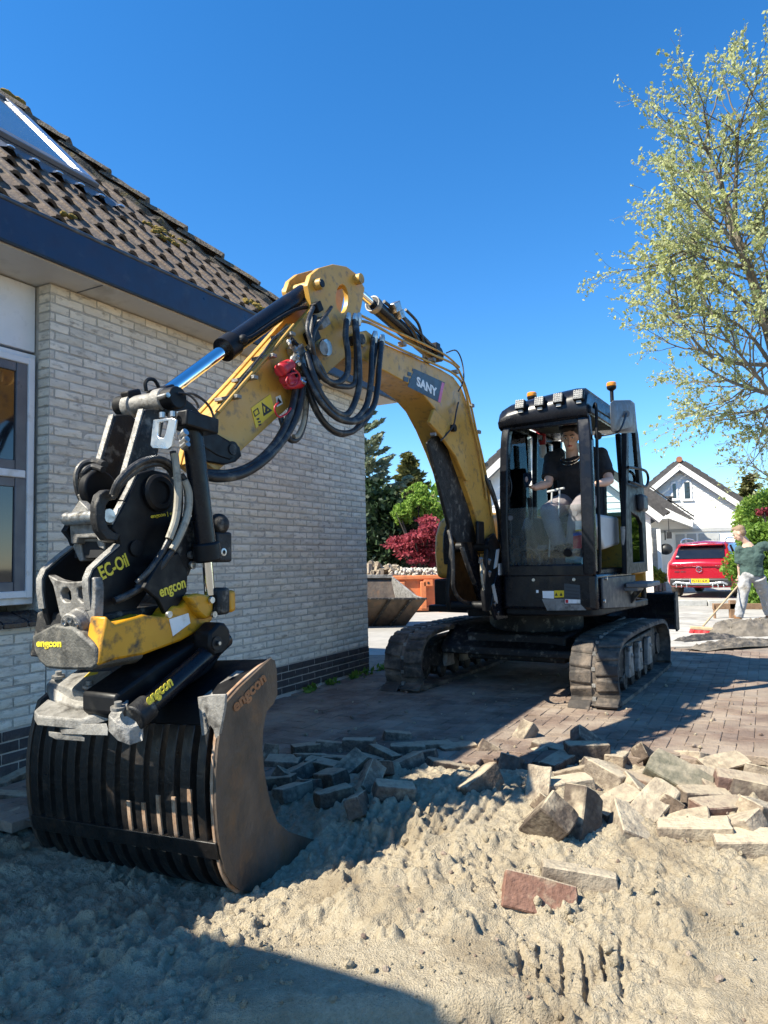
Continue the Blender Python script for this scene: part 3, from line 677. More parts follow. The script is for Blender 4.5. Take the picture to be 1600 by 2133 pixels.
for s in np.arange(SKL, SKR+.2, TWd): g.ball(rp(s+.05, SKB-.2, .07), (.035, .02, .014), 8, 5)
ob('flashing_rim', g, 'alu', sky)
# window left of the corner
OW = -.10
win = ob('window', G().box(hv(-5.3, OW-.05, 1.83), (2.37, .06, 1.62)), 'white_paint', house, bevel=.006)
g = G(); g.box(hv(-5.3, OW-.055, 2.88), (2.37, .05, .44)); ob('panel', g, 'white_paint', win, bevel=.004)
zb, zt = 1.105, 2.56
for (s, sw, z, sh) in ((-4.165, .045, (zb+zt)/2, zt-zb+.09), (-5.3, 2.28, zb-.02, .045), (-5.3, 2.28, zt+.02, .045), (-5.3, 2.2, 1.845, .05)):
    g = G(); g.box(hv(s, OW-.012 if sw > 1 or 1 else OW, z), (sw, .05 if sh < 1 else .054, sh)); ob('window_frame', g, 'white_paint', win, bevel=.006)
for (z0, z1) in ((zb, 1.82), (1.87, zt)):
    for (s, sw, z, sh) in ((-4.225, .075, (z0+z1)/2, z1-z0), (-5.28, 2.03, z0+.03, .06), (-5.28, 2.03, z1-.03, .06)):
        g = G(); g.box(hv(s, OW-.018, z), (sw, .036 if sh < .1 else .04, sh)); ob('sash', g, 'frame_grey', win, bevel=.004)
    g = G(); g.box(hv(-5.27, OW-.018, (z0+z1)/2), (2.015, .012, z1-z0-.12)); ob('pane', g, 'pane_house', win)
for i in range(9):
    s = S0-.075-i*.165
    g = G(); a = [hv(s-.079, OW-.03, .985), hv(s+.079, OW-.03, .985), hv(s+.079, .055, .925), hv(s-.079, .055, .925)]; g.prism(a, (0, 0, -.035)); ob('sill_tile', g, 'sill_tile', win, bevel=.006)
g = G(); g.prism([hv(S0-.01, OW-.03, .97), hv(-6.5, OW-.03, .97), hv(-6.5, .045, .915), hv(S0-.01, .045, .915)], (0, 0, -.03)); ob('sill_bed', g, 'mortar', win)
# the body of the house behind
g = G(); g.box(hv(-3.3, -3.6, 1.6), (6.1, 6.1, 3.0)); g.box(hv(-6.3, -2.0, 1.55), (.2, 3.6, 3.1)); ob('rear_wall', g, 'brick_pale', house)
# unseen slab with post, added left of the camera to shade the sand
g = G(); g.box(hv(-9.33, -.95, 3.06), (3.95, 4.46, .16)); ob('shade_slab', g, 'soffit', house, bevel=.01); g = G(); g.box(hv(-9.4, 1.295, 3.06), (3.99, .03, .22)); ob('shade_slab_fascia', g, 'fascia', house); g = G(); g.box(hv(-11.2, 1.2, 1.45), (.12, .12, 3.0)); ob('shade_slab_post', g, 'white_paint', house)
g = G(); g.box(hv(-7.03, -1.62, 3.06), (.80, 2.94, .12)); g.box(hv(-7.2, .075, 3.062), (.42, .44, .11)); ob('shade_link', g, 'soffit', house)  # unseen slabs added and shaped to narrow the sunlit strip by the bucket
# ------------------------------------------------------------------ excavator
exc = ething('excavator', 'yellow and black compact crawler excavator with its arm reaching out beside the house', 'excavator', (0, 0, 0))
BC = -.10
def V3(a, b, z): return Vector((a, b, z))
def plate(px, b, th): return G().prism([L(x, y, b) for x, y in px], (0, -th, 0))
def pin(px, b0, b1, r, n=18, ref=None):
    p = L(px[0], px[1], b1 if ref is None else ref); return G().cyl((p.x, b0, p.z), (p.x, b1, p.z), r, n)
# ---- tracks
TRK = [(1.144, .0), (1.225, .09), (1.262, .2), (1.25, .34), (1.18, .455), (1.05, .53), (.75, .565), (.09, .578), (-.6, .57), (-.95, .545), (-1.12, .48), (-1.235, .36), (-1.255, .22), (-1.20, .09), (-1.06, .0)]
def closed(poly, k=5):
    P = [Vector((a, 0, z)) for a, z in poly]; out = []; n = len(P)
    for i in range(n):
        p0, p1, p2, p3 = P[i-1], P[i], P[(i+1) % n], P[(i+2) % n]
        for j in range(k):
            t = j/k; out.append(.5*((2*p1)+(p2-p0)*t+(2*p0-5*p1+4*p2-p3)*t*t+(3*p1-p0-3*p2+p3)*t**3))
    return out
def resample(P, n, off=0.0):
    d = [0]; m = len(P)
    for i in range(m): d.append(d[-1]+(P[(i+1) % m]-P[i]).length)
    out = []
    for k in range(n):
        t = ((k/n+off) % 1)*d[-1]; i = max(j for j in range(m) if d[j] <= t+1e-9); u = (t-d[i])/(d[i+1]-d[i]+1e-9); out.append(P[i].lerp(P[(i+1) % m], u))
    return out, d[-1]
TP = closed(TRK)
cen = Vector((0, 0, .29))
def track(bc, side):
    t = bpy.data.objects.new('track', None); COL.objects.link(t); t.parent = exc
    P, ln = resample(TP, 120); n = 120; g = G(); w = .2
    vs = []; fs = []
    nr_ = []
    for i in range(n):
        tg = (P[(i+1) % n]-P[i-1]).normalized(); nr_.append(Vector((tg.z, 0, -tg.x)))
    sgn = 1 if nr_[0].dot(P[0]-cen) > 0 else -1
    for i in range(n):
        nn = nr_[i]*sgn
        for (bb, dd) in ((-w, -.016), (-w, -.045), (w, -.045), (w, -.016)): vs.append(P[i]+nn*dd+Vector((0, bc+bb, 0)))
    for i in range(n):
        for k in range(4): fs.append((i*4+k, i*4+(k+1) % 4, ((i+1) % n)*4+(k+1) % 4, ((i+1) % n)*4+k))
    g.add(vs, fs); belt = ob('belt', g, 'rubber', t, smooth=40)
    nl = 44
    for half in (0, 1):
        Q, _ = resample(TP, nl, off=half*.5/nl); Q2, _ = resample(TP, nl*8, off=half*.5/nl)
        for i in range(nl):
            c = Q[i]; tg = (Q2[(i*8+1) % (nl*8)]-Q2[(i*8-1) % (nl*8)]).normalized(); nn = Vector((tg.z, 0, -tg.x))*sgn
            b0, b1 = (bc+.018, bc+.2) if half == 0 else (bc-.2, bc-.018)
            hl = ln/nl*.5
            gg = G(); A = []
            for (bb, wd) in ((b0, hl*(.99 if half == 0 else .72)), (b1, hl*(.72 if half == 0 else .99))):
                bot = [c-tg*(wd*.99)-nn*.020, c+tg*(wd*.99)-nn*.020]; top = [c+tg*(wd*.70), c-tg*(wd*.70)]
                A.append([p+Vector((0, bb, 0)) for p in bot+top])
            gg.add(A[0]+A[1], [(3, 2, 1, 0), (4, 5, 6, 7), (0, 1, 5, 4), (1, 2, 6, 5), (2, 3, 7, 6), (3, 0, 4, 7)])
            ob('track_lug', gg, 'rubber', t, bevel=.006, seg=1)
    # steel guide blocks in the middle gap
    g = G(); Q, _ = resample(TP, nl)
    for c in Q: nn = (c-cen); nn.y = 0; nn.normalize(); g.box(c-nn*.028+Vector((0, bc, 0)), (.05, .03, .03))
    ob('guide_blocks', g, 'grey_worn', t)['kind'] = 'stuff'
    # frame, idler, sprocket, rollers
    g = G(); g.prism([V3(a, bc-.1, z) for a, z in ((.95, .2), (.95, .36), (.55, .44), (-.7, .46), (-.95, .36), (-.95, .2), (-.6, .14), (.6, .14))], (0, .2, 0)); ob('track_frame', g, 'black_worn', t, bevel=.015)
    for (a, z, r) in ((.98, .28, .225), (-.98, .285, .215)):
        g = G(); g.lathe([(r*.25, -.11), (r*.5, -.115), (r*.55, -.09), (r*.86, -.085), (r, -.07), (r, .07), (r*.86, .085), (r*.55, .09), (r*.5, .115), (r*.25, .11)], (a, bc, z), (0, 1, 0), 32); ob('idler', g, 'black_worn', t, smooth=30)
    for a in (-.6, -.3, 0, .3, .6):
        g = G(); g.lathe([(.03, -.12), (.075, -.11), (.085, -.08), (.06, -.05), (.06, .05), (.085, .08), (.075, .11), (.03, .12)], (a, bc, .125), (0, 1, 0), 18); ob('roller', g, 'black_worn', t, smooth=30)
    for a in (-.35, .1, .5):
        g = G(); g.prism([V3(a+da, bc+.1, z) for da, z in ((-.10, .15), (-.06, .42), (.06, .42), (.11, .15))], (0, .05, 0)); g.cyl((a, bc+.12, .34), (a, bc+.165, .34), .02, 10); ob('frame_rib', g, 'grey_worn', t, bevel=.01)
    return t
track(.908, 1); track(-.908, -1)
# ---- carbody between the tracks, blade
g = G(); g.prism([V3(.75, -.75, .30), V3(.75, .75, .30), V3(.45, .75, .52), V3(-.75, .75, .52), V3(-.75, -.75, .52), V3(.45, -.75, .52)], (0, 0, .07)); g.box((0, 0, .38), (1.3, 1.0, .26)); g.cyl((0, 0, .5), (0, 0, .72), .48, 32); ob('car_body', g, 'black_worn', exc, bevel=.02)
p = L(976, 1327, -.705); g = G().box((p.x, -.703, p.z), (.055, .006, .055)); ob('warning_sticker', g, 'decal_yellow', exc)
g = G().box((p.x, -.699, p.z), (.028, .003, .03)); ob('sticker_symbol', g, 'iron', exc)
g = G(); prof = [(-1.66, .78), (-1.72, .72), (-1.755, .62), (-1.76, .52), (-1.73, .43), (-1.68, .37), (-1.705, .365), (-1.765, .42), (-1.79, .52), (-1.785, .63), (-1.75, .74), (-1.68, .80)]
g.prism([V3(a, -1.1, z) for a, z in prof], (0, 2.2, 0)); bl = ob('dozer_blade', g, 'black_gloss', exc, bevel=.006)
for s in (-1, 1):
    g = G(); g.prism([V3(a, s*1.104, z) for a, z in ((-1.80, .36), (-1.80, .80), (-1.62, .81), (-1.58, .42), (-1.64, .35))], (0, .02*s, 0)); ob('blade_end', g, 'black_worn', bl, bevel=.004)
    g = G(); g.bar((-.6, s*.42, .42), (-1.72, s*.5, .52), .12, .14); ob('blade_arm', g, 'black', bl, bevel=.015)
# ---- upper structure
g = G(); g.prism([V3(1.05, .10, .72), V3(1.2, .14, .74), V3(1.2, .90, .74), V3(1.12, .955, .74), V3(-.9, .955, .70), V3(-1.25, .6, .70), V3(-1.25, -.6, .70), V3(-.9, -.98, .70), V3(.55, -.98, .70), V3(.62, -.5, .70), V3(1.0, -.32, .7)], (0, 0, .07)); ob('turntable_deck', g, 'black', exc, bevel=.012)
# cab base box, front
g = G(); g.prism([V3(1.20, .115, .79), V3(1.235, .16, .80), V3(1.235, .90, .80), V3(1.19, .955, .79), V3(-.10, .965, .79), V3(-.10, .115, .79)], (0, 0, .30)); base = ob('cab_base', g, 'black_gloss', exc, bevel=.02)
g = G(); g.prism([V3(1.12, .962, .80), V3(-.08, .975, .735), V3(-.12, .975, .93), V3(-.12, .975, 1.05), V3(1.12, .962, 1.06)], (0, .02, 0)); ob('side_panel', g, 'cabgrey', base, bevel=.008)
for q in ((1112, 1208), (1196, 1207)): p = LA(*q, 1.236); ob('bolt', G().cyl(p, p+V3(.012, 0, 0), .014, 12), 'steel', base)
for q in ((1262, 1205), (1258, 1252)): p = L(*q, .985); ob('bolt', G().cyl(p, p+V3(0, .014, 0), .016, 12), 'steel', base)
# decals on the base
def quadA(pts, a, th=.0015): return G().prism([LA(x, y, a) for x, y in pts], (th, 0, 0))
g = quadA([(1130, 1231), (1154, 1231), (1154, 1247), (1131, 1246)], 1.2365); ob('info_label', g, 'decal_white', base)
g = quadA([(1154.5, 1230), (1175, 1230), (1175, 1244), (1155, 1245)], 1.2365); ob('warning_label', g, 'decal_yellow', base)
for x in (1159, 1169):
    g = quadA([(x-3, 1241), (x+3, 1241), (x, 1234)], 1.2385); ob('label_symbol', g, 'iron', base)
g = quadA([(1175.5, 1215), (1208, 1219), (1210, 1258), (1176, 1259)], 1.2365); pl = ob('data_plate', g, 'decal_dark', base)
for k in range(4):
    g = quadA([(1178, 1221+k*7), (1207, 1224+k*7), (1207, 1226.5+k*7), (1178, 1223.5+k*7)], 1.2385, .001); ob('data_line', g, 'cabgrey', base)
g = quadA([(1177, 1248), (1209, 1249), (1209, 1257), (1177, 1257)], 1.239, .001); ob('data_strip', g, 'decal_white', base)
g = quadA([(1178, 1249), (1184, 1249), (1184, 1256), (1178, 1256)], 1.2405, .001); ob('red_mark', g, 'red', base)
g = quadA([(1129, 1248), (1175, 1247), (1176, 1259), (1210, 1259), (1222, 1271), (1140, 1272)], 1.2365); ob('scuffed_patch', g, 'grey_worn', base)
g = quadA([(1117, 1229), (1122, 1229), (1122, 1235), (1117, 1235)], 1.2365); ob('white_sticker', g, 'decal_white', base)
# step beside the cab
g = G(); g.box((.05, 1.10, .965), (.62, .20, .045)); g.box((.22, 1.03, .93), (.25, .16, .04)); st = ob('step', g, 'plastic_grey', base, bevel=.01)
g = G(); g.bar((.1, .98, .80), (.1, 1.10, .955), .05, .05); g.cyl((-.2, 1.05, .82), (-.2, 1.05, .95), .025, 10); ob('step_bracket', g, 'black_worn', base)
# engine cover / tank on the far side
g = G(); pr = [(.36, 1.04), (.40, 1.30), (.38, 1.50), (.28, 1.66), (.10, 1.74), (-.9, 1.76), (-.9, 1.04)]
g.prism([V3(a, -.98, z) for a, z in pr], (0, .58, 0)); hood = ob('tank_cover', g, 'yellow', exc, bevel=.06, seg=4)
g = G(); g.prism([V3(a, -.86, z) for a, z in ((.405, 1.19), (.425, 1.35), (.40, 1.52), (.33, 1.62), (.30, 1.62), (.36, 1.19))], (0, .42, 0)); ob('cover_window', g, 'black_gloss', hood, bevel=.015)
g = G(); g.prism([V3(.40, -.985, .74), V3(.42, -.45, .74), V3(.62, -.4, .74), V3(.62, -.2, .74), V3(-.9, -.2, .74), V3(-.9, -.985, .74)], (0, 0, .295)); low = ob('lower_cover', g, 'black', exc, bevel=.02)
p = LA(934, 1211, .41); g = G().cyl(p, p+V3(.02, 0, 0), .018, 12); ob('bolt', g, 'steel', low)
g = G(); g.prism([V3(-.9, -.98, .78), V3(-1.28, -.62, .78), V3(-1.36, 0, .78), V3(-1.28, .62, .78), V3(-.9, .96, .78)], (0, 0, .95)); ob('counterweight', g, 'yellow', exc, bevel=.05, seg=3)
g = G(); g.prism([V3(-.3, .1, 1.04), V3(-.3, .96, 1.04), V3(-.9, .96, 1.04), V3(-.9, .1, 1.04)], (0, 0, .62)); ob('engine_hood', g, 'yellow', exc, bevel=.05)
# boom foot bracket on the deck
for b in (BC-.17, BC+.17):
    g = G(); g.prism([V3(a, b-.02, z) for a, z in ((.55, .79), (1.52, .79), (1.55, .95), (1.42, 1.42), (1.28, 1.47), (1.18, 1.4), (.9, 1.0))], (0, .04, 0)); ob('boom_bracket', g, 'black', exc, bevel=.008)
# ---- cab
cab = bpy.data.objects.new('cab', None); COL.objects.link(cab); cab.parent = exc
ZC0, ZC1 = 1.09, 2.60
def post(pts, w, d, name='cab_post', mat='black_gloss'):
    g = G(); g.sweep(smoothpath(pts, 5), [(-w/2, -d/2), (w/2, -d/2), (w/2, d/2), (-w/2, d/2)], up=(1, .02, 0)); return ob(name, g, mat, cab, bevel=.012)
post([(1.20, .905, ZC0), (1.205, .91, 1.6), (1.17, .905, 2.2), (1.13, .885, 2.45)], .105, .085)
post([(1.20, .165, ZC0), (1.205, .165, 1.6), (1.17, .175, 2.2), (1.13, .195, 2.44), (1.06, .235, 2.56)], .075, .085)
post([(.02, .94, ZC0), (.02, .945, 1.7), (.0, .92, 2.45)], .05, .11)
post([(-.06, .945, ZC0), (-.06, .95, 1.7), (-.08, .925, 2.45)], .045, .06)
post([(-.35, .92, ZC0), (-.36, .92, 1.7), (-.33, .88, 2.5)], .07, .08)
post([(-.35, .16, ZC0), (-.36, .16, 1.7), (-.33, .2, 2.5)], .09, .08)
post([(-.36, .56, ZC0), (-.37, .56, 1.7), (-.34, .56, 2.5)], .03, .12)
post([(.35, .15, 1.4), (.35, .15, 1.75), (.34, .18, 2.5)], .05, .05)
g = G(); g.box((.42, .53, 1.10), (1.56, .80, .05)); ob('cab_floor', g, 'black', cab)
g = G(); g.box((1.205, .53, 1.13), (.07, .80, .10)); g.box((-.35, .53, 1.25), (.05, .74, .36)); g.box((.42, .13, 1.28), (1.5, .035, .34)); ob('cab_sill', g, 'black_gloss', cab, bevel=.012)
# roof: rounded front hood with visor
prof = [(1.15, 2.42), (1.205, 2.45), (1.222, 2.50), (1.212, 2.60), (1.17, 2.675), (1.08, 2.715), (.2, 2.715), (-.36, 2.68), (-.40, 2.60), (-.36, 2.53), (.2, 2.565), (1.0, 2.56), (1.08, 2.50)]
g = G(); vs = []; n = len(prof); secs = ((.13, -.13, .0), (.155, -.095, 0), (.22, -.065, 0), (.40, -.04, 0), (.60, -.018, 0), (.82, 0, 0), (.90, -.008, 0), (.935, -.05, 0))
for (b, dz, _) in secs: vs += [V3(a, b, max(z+dz*(1 if z > 2.58 else .2), 2.40)) for a, z in prof]
fs = [tuple(range(n))[::-1], tuple(n*(len(secs)-1)+i for i in range(n))]
for k in range(len(secs)-1): fs += [(k*n+i, k*n+(i+1) % n, (k+1)*n+(i+1) % n, (k+1)*n+i) for i in range(n)]
g.add(vs, fs); croof = ob('cab_roof', g, 'black_gloss', cab, bevel=.01, smooth=45)
g = G(); g.box((1.145, .53, 2.415), (.05, .70, .05)); g.box((.4, .935, 2.50), (1.5, .035, .06)); g.box((.4, .14, 2.49), (1.5, .035, .06)); ob('roof_rail', g, 'black_gloss', cab, bevel=.01)
g = G(); g.box((.4, .53, 2.545), (1.4, .74, .012)); ob('headliner', g, 'dark_in', cab)
for q in ((1086, 845), (1126, 839), (1165, 832), (1207, 825)):
    p = LA(*q, 1.205)+V3(.02, 0, 0); R = Euler((0, R_(-16), 0)).to_matrix(); g = G(); g.box(p, (.045, .094, .094), R); w = ob('work_light', g, 'black', croof, bevel=.014, seg=3)
    g = G(); g.box(p+V3(.025, 0, .006), (.006, .080, .080), R); ob('lens', g, 'lens_white', w, bevel=.01)
    g = G(); 
    for i in range(4):
        for j in range(4): g.cyl(p+R @ V3(.0275, -.03+.02*i, -.03+.02*j)+V3(.0, 0, .006), p+R @ V3(.031, -.03+.02*i, -.03+.02*j)+V3(.0, 0, .006), .006, 6)
    ob('diodes', g, 'diode', w)['kind'] = 'stuff'
    g = G(); g.box(p+V3(.0, 0, -.056), (.03, .04, .022)); ob('light_bracket', g, 'pale_grey', w)
def beacon(p, stalk):
    g = G(); g.lathe([(.018, -stalk), (.018, -.03), (.042, -.012), (.047, .0), (.047, .012), (.04, .02)], p, (0, 0, 1), 18); b = ob('beacon', g, 'black', croof)
    g = G(); g.lathe([(.0462, .016), (.048, .02), (.047, .046), (.040, .055), (.012, .058)], p, (0, 0, 1), 20); ob('beacon_lens', g, 'amber', b)
p = L(1274, 808, .90); beacon(V3(p.x, .9, p.z), .14)
p = L(1108, 822, .28); beacon(V3(p.x, .28, p.z-.035), .05)
# panes
def paneB(pts, b, m='pane_cab', th=.006): return ob('cab_pane', G().prism([V3(a, b, z) for a, z in pts], (0, -th, 0)), m, cab)
paneB([(1.15, 1.44), (1.13, 2.2), (1.06, 2.46), (.38, 2.48), (.38, 1.44)], .14); paneB([(.32, 1.44), (.31, 2.48), (-.30, 2.46), (-.32, 1.44)], .14)
paneB([(-.10, 1.10), (-.12, 2.45), (-.30, 2.45), (-.33, 1.10)], .93)
g = G(); g.prism([V3(-.345, .22, 1.45), V3(-.345, .86, 1.45), V3(-.32, .83, 2.48), V3(-.32, .24, 2.48)], (.006, 0, 0)); ob('cab_pane', g, 'pane_cab', cab)
lw = [LA(1056, 1060, 1.20), LA(1214, 1050, 1.20), LA(1215, 1172, 1.20), LA(1056, 1184, 1.20)]
g = G(); g.prism(lw, (.006, 0, 0)); lowp = ob('lower_windscreen', g, 'pane_dirty', cab, label='dusty lower half of the windscreen')
for q in ((1064, 1079), (1198, 1070)): p = LA(*q, 1.208); g = G().cyl(p, p+V3(.016, 0, 0), .022, 16); ob('pane_stud', g, 'plastic_grey', lowp)
g = quadA([(1199, 1085), (1213, 1084), (1213, 1104), (1199, 1106)], 1.193, .002); ob('sticker', g, 'paper', lowp); g = quadA([(1199, 1104), (1213, 1102), (1213, 1105), (1199, 1107)], 1.1955, .002); ob('sticker', g, 'decal_yellow', lowp)
g = quadA([(1194, 1117), (1212, 1115), (1212, 1142), (1194, 1143)], 1.193, .002); ob('sticker', g, 'red', lowp); g = quadA([(1194, 1110), (1212, 1109), (1212, 1114.5), (1194, 1116.5)], 1.193, .002); ob('sticker', g, 'plate_blue', lowp)
# open door folded back along the side
dr = bpy.data.objects.new('cab_door', None); COL.objects.link(dr); dr.parent = exc
dpts = [(1306, 850), (1320, 856), (1330, 905), (1341, 1010), (1346, 1100), (1350, 1190), (1306, 1196), (1304, 1050)]
bd = 1.03
D = [L(x, y, bd) for x, y in dpts]
g = G(); g.holed([(p.x, bd, p.z) for p in D], [[tuple(L(x, y, bd)) for x, y in ((1309, 900), (1318, 870), (1324, 905), (1333, 1010), (1310, 1006))], [tuple(L(x, y, bd)) for x, y in ((1315, 1066), (1331, 1077), (1338, 1092), (1342, 1170), (1319, 1172))]], (0, -.045, 0)); ob('door_frame', g, 'black', dr, bevel=.006)
for pts in (((1309, 900), (1318, 870), (1324, 905), (1333, 1010), (1310, 1006)), ((1315, 1066), (1331, 1077), (1338, 1092), (1342, 1170), (1319, 1172))):
    g = G().prism([L(x, y, bd-.02) for x, y in pts], (0, -.005, 0)); ob('door_pane', g, 'pane_cab', dr)
hp = [L(*q, bd+.02) for q in ((1308, 973), (1330, 978), (1341, 985), (1344, 1000), (1338, 1014), (1318, 1008), (1310, 1003))]; hp = [p+V3(0, .03 if 0 < i < 6 else 0, 0) for i, p in enumerate(hp)]
ob('door_handle', G().tube(smoothpath(hp, 4), .014, 8), 'black', dr)
g = G(); p = L(1332, 1048, bd); g.box(p+V3(0, .03, 0), (.26, .07, .17)); ob('door_latch_cover', g, 'cabgrey', dr, bevel=.03, seg=3)
for q in ((1298, 1108), (1299, 1128)): p = L(*q, 1.0); ob('hinge', G().cyl(p+V3(0, 0, -.05), p+V3(0, 0, .05), .022, 10), 'grey_worn', dr)
# mirror on its rail
m0, m1 = L(1241, 852, .985), L(1246, 1180, .985)
ob('grab_rail', G().tube(smoothpath([L(1237, 848, .95), L(1242, 853, .985), L(1245, 1000, .985), L(1250, 1175, .985), L(1243, 1192, .95)], 5), .014, 10), 'black', cab)
mk = L(1246, 908, .99); g = G().ball(mk, .034, 12, 8); ob('mirror_clamp', g, 'black', cab)
mc = L(1295, 868, 1.22)
mir = ob('mirror', G().ball((0, 0, 0), 1, 4, 3), 'plastic_grey', cab); bpy.data.objects.remove(mir)
g = G(); mp = [L(x, y, 1.14) for x, y in ((1268, 840), (1275, 833), (1312, 832), (1320, 838), (1325, 890), (1321, 900), (1276, 902), (1270, 896))]; 
back = [p.lerp(sum(mp, Vector())/8, .0)+V3(-.05, 0, 0) for p in mp]; front = [p.lerp(sum(mp, Vector())/8, .28)+V3(.05, .03, 0) for p in mp]; mid = [p.lerp(sum(mp, Vector())/8, .05)+V3(.02, .01, 0) for p in mp]
g.add(back+mid+front, [tuple(range(8))[::-1], tuple(range(16, 24))]+[(i, (i+1) % 8, 8+(i+1) % 8, 8+i) for i in range(8)]+[(8+i, 8+(i+1) % 8, 16+(i+1) % 8, 16+i) for i in range(8)])
mir = ob('mirror', g, 'plastic_grey', cab, bevel=.008, smooth=50)
mcen = sum(front, Vector())/8; g = G().cyl(mcen, mcen+V3(.03, .02, 0), .03, 14); ob('mirror_boss', g, 'plastic_grey', mir)
ob('mirror_arm', G().tube(smoothpath([mk, L(1262, 906, 1.05), L(1286, 900, 1.16), L(1296, 888, 1.2), mcen+V3(.035, .02, 0)], 5), .009, 8), 'cabgrey', mir)
# seat, consoles, levers, pedals inside
g = G(); g.box((.40, .56, 1.50), (.50, .46, .14)); g.box((.40, .56, 1.30), (.36, .34, .3)); g.prism([V3(.18, .34, 1.5), V3(.10, .34, 2.05), V3(.0, .34, 2.2), V3(-.06, .34, 2.2), V3(.0, .34, 1.5)], (0, .44, 0)); ob('seat', g, 'cabgrey', cab, bevel=.04, seg=3)
for s in (-1, 1):
    g = G(); g.prism([V3(.95, .56+s*.30-.05, 1.50), V3(.85, .56+s*.30-.05, 1.62), V3(.1, .56+s*.30-.05, 1.62), V3(.1, .56+s*.30-.05, 1.35), V3(.7, .56+s*.30-.05, 1.3)], (0, .10, 0)); cs = ob('console', g, 'pale_grey' if s > 0 else 'cabgrey', cab, bevel=.03, seg=3)
    g = G(); g.tube([(.84, .56+s*.28, 1.6), (.86, .56+s*.28, 1.70)], [.03, .015], 10); g.tube([(.86, .56+s*.28, 1.69), (.87, .56+s*.28, 1.80)], [.02, .024], 10); ob('joystick', g, 'black', cab)
for q in ((1150, 1024), (1166, 1020)):
    t = LA(*q, .98); g = G(); b0 = LA(q[0]-6, 1160, 1.02); g.tube([b0, t], .008, 8); tl = ob('travel_lever', g, 'pale_grey', cab); g = G().bar(t+V3(0, -.045, 0), t+V3(0, .045, .012), .022, .02); ob('lever_grip', g, 'pale_grey', tl, bevel=.006)
for q in ((1129, 1141), (1160, 1141)):
    p = LA(*q, 1.05); g = G().box(p, (.10, .09, .02), Euler((0, R_(20), 0)).to_matrix()); ob('pedal', g, 'plastic_grey', cab, bevel=.004)
p = LA(1095, 1165, 1.1); ob('hose_coil', G().tube([p+V3(0, .13*math.cos(t), .10*math.sin(t)) for t in np.linspace(-.3, 3.4, 14)], .022, 8), 'hose', cab)
p = LA(1180, 1164, 1.08); g = G().cyl(p, p+V3(0, .14, -.02), .032, 12); ob('paper_roll', g, 'teal', cab)
g = G(); 
cp = [LA(1062+4*math.sin(t*18), 905+250*t, 1.12) for t in np.linspace(0, 1, 130)]; ob('spiral_cord', G().tube(cp, .005, 5), 'hose', cab)
p = LA(1118, 915, .0); 
g = G(); g.lathe([(.03, -.13), (.05, -.1), (.05, .06), (.03, .1), (.018, .13)], LA(1127, 905, .0), (0, 0, 1), 14); ob('fire_extinguisher', g, 'red', cab)
g = G(); g.lathe([(.03, -.08), (.048, -.05), (.048, .03), (.03, .07)], LA(1129, 938, .0), (0, 0, 1), 14); ob('bottle', g, 'decal_white', cab)
# ---- boom
boom_px = [(739, 706), (748, 691), (764, 688), (800, 715), (860, 741), (919, 769), (945, 785), (962, 808), (975, 842), (990, 890), (1007, 966), (1024, 1049), (1034, 1115), (1034, 1140), (1026, 1153), (1014, 1150), (1003, 1120), (987, 1060), (966, 1000), (945, 940), (925, 890), (905, 850), (882, 822), (850, 799), (810, 777), (770, 757), (748, 744), (739, 728)]
g = plate(boom_px, BC+.13, .26); boom = ob('boom', g, 'yellow', exc, bevel=.008, smooth=30)
# lighter weld-on side ribs near the elbow
g = plate([(905, 852), (945, 892), (968, 948), (980, 1000), (972, 1002), (950, 950), (918, 905), (895, 880)], BC+.155, .03); ob('boom_bracket_rib', g, 'yellow', boom, bevel=.006)
ob('boom_pin', pin((755.6, 706), BC-.17, BC+.19, .034), 'black_worn', boom); ob('boom_pin_collar', pin((755.6, 706), BC-.15, BC+.155, .05), 'yellow', boom)
ob('boom_foot_pin', pin((1022, 1137), BC-.12, BC+.20, .045), 'black', boom)
# decal panel SANY
bn = BC+.1305
dq = [(863, 768), (927, 797), (914, 838), (849, 805)]
g = G().prism([L(x, y, bn) for x, y in dq], (0, .0015, 0)); dec = ob('brand_panel', g, 'decal_dark', boom)
g = G().prism([L(x, y, bn) for x, y in ((920, 796), (925.5, 798.5), (917, 839), (912, 836.5))], (0, .003, 0)); ob('brand_stripe', g, 'decal_pink', boom)
for (x, y, s) in ((846, 790, 5), (853, 779, 4), (862, 771, 3), (857, 793, 4.2)):
    g = G().prism([L(x+dx*s, y+dy*s, bn) for dx, dy in ((-1, -1.2), (1, -.6), (.8, 1.3), (-1.2, .7))], (0, .002, 0)); ob('brand_square', g, 'decal_dark', boom)
p0, p1 = L(868, 803, bn+.0018), L(911, 828, bn+.0018)
text_on('brand_letters', 'SANY', p0, p1-p0, (0, 1, 0), 'decal_white', boom, width=(p1-p0).length*.98, height=.075, bold=.004, extrude=.0008)
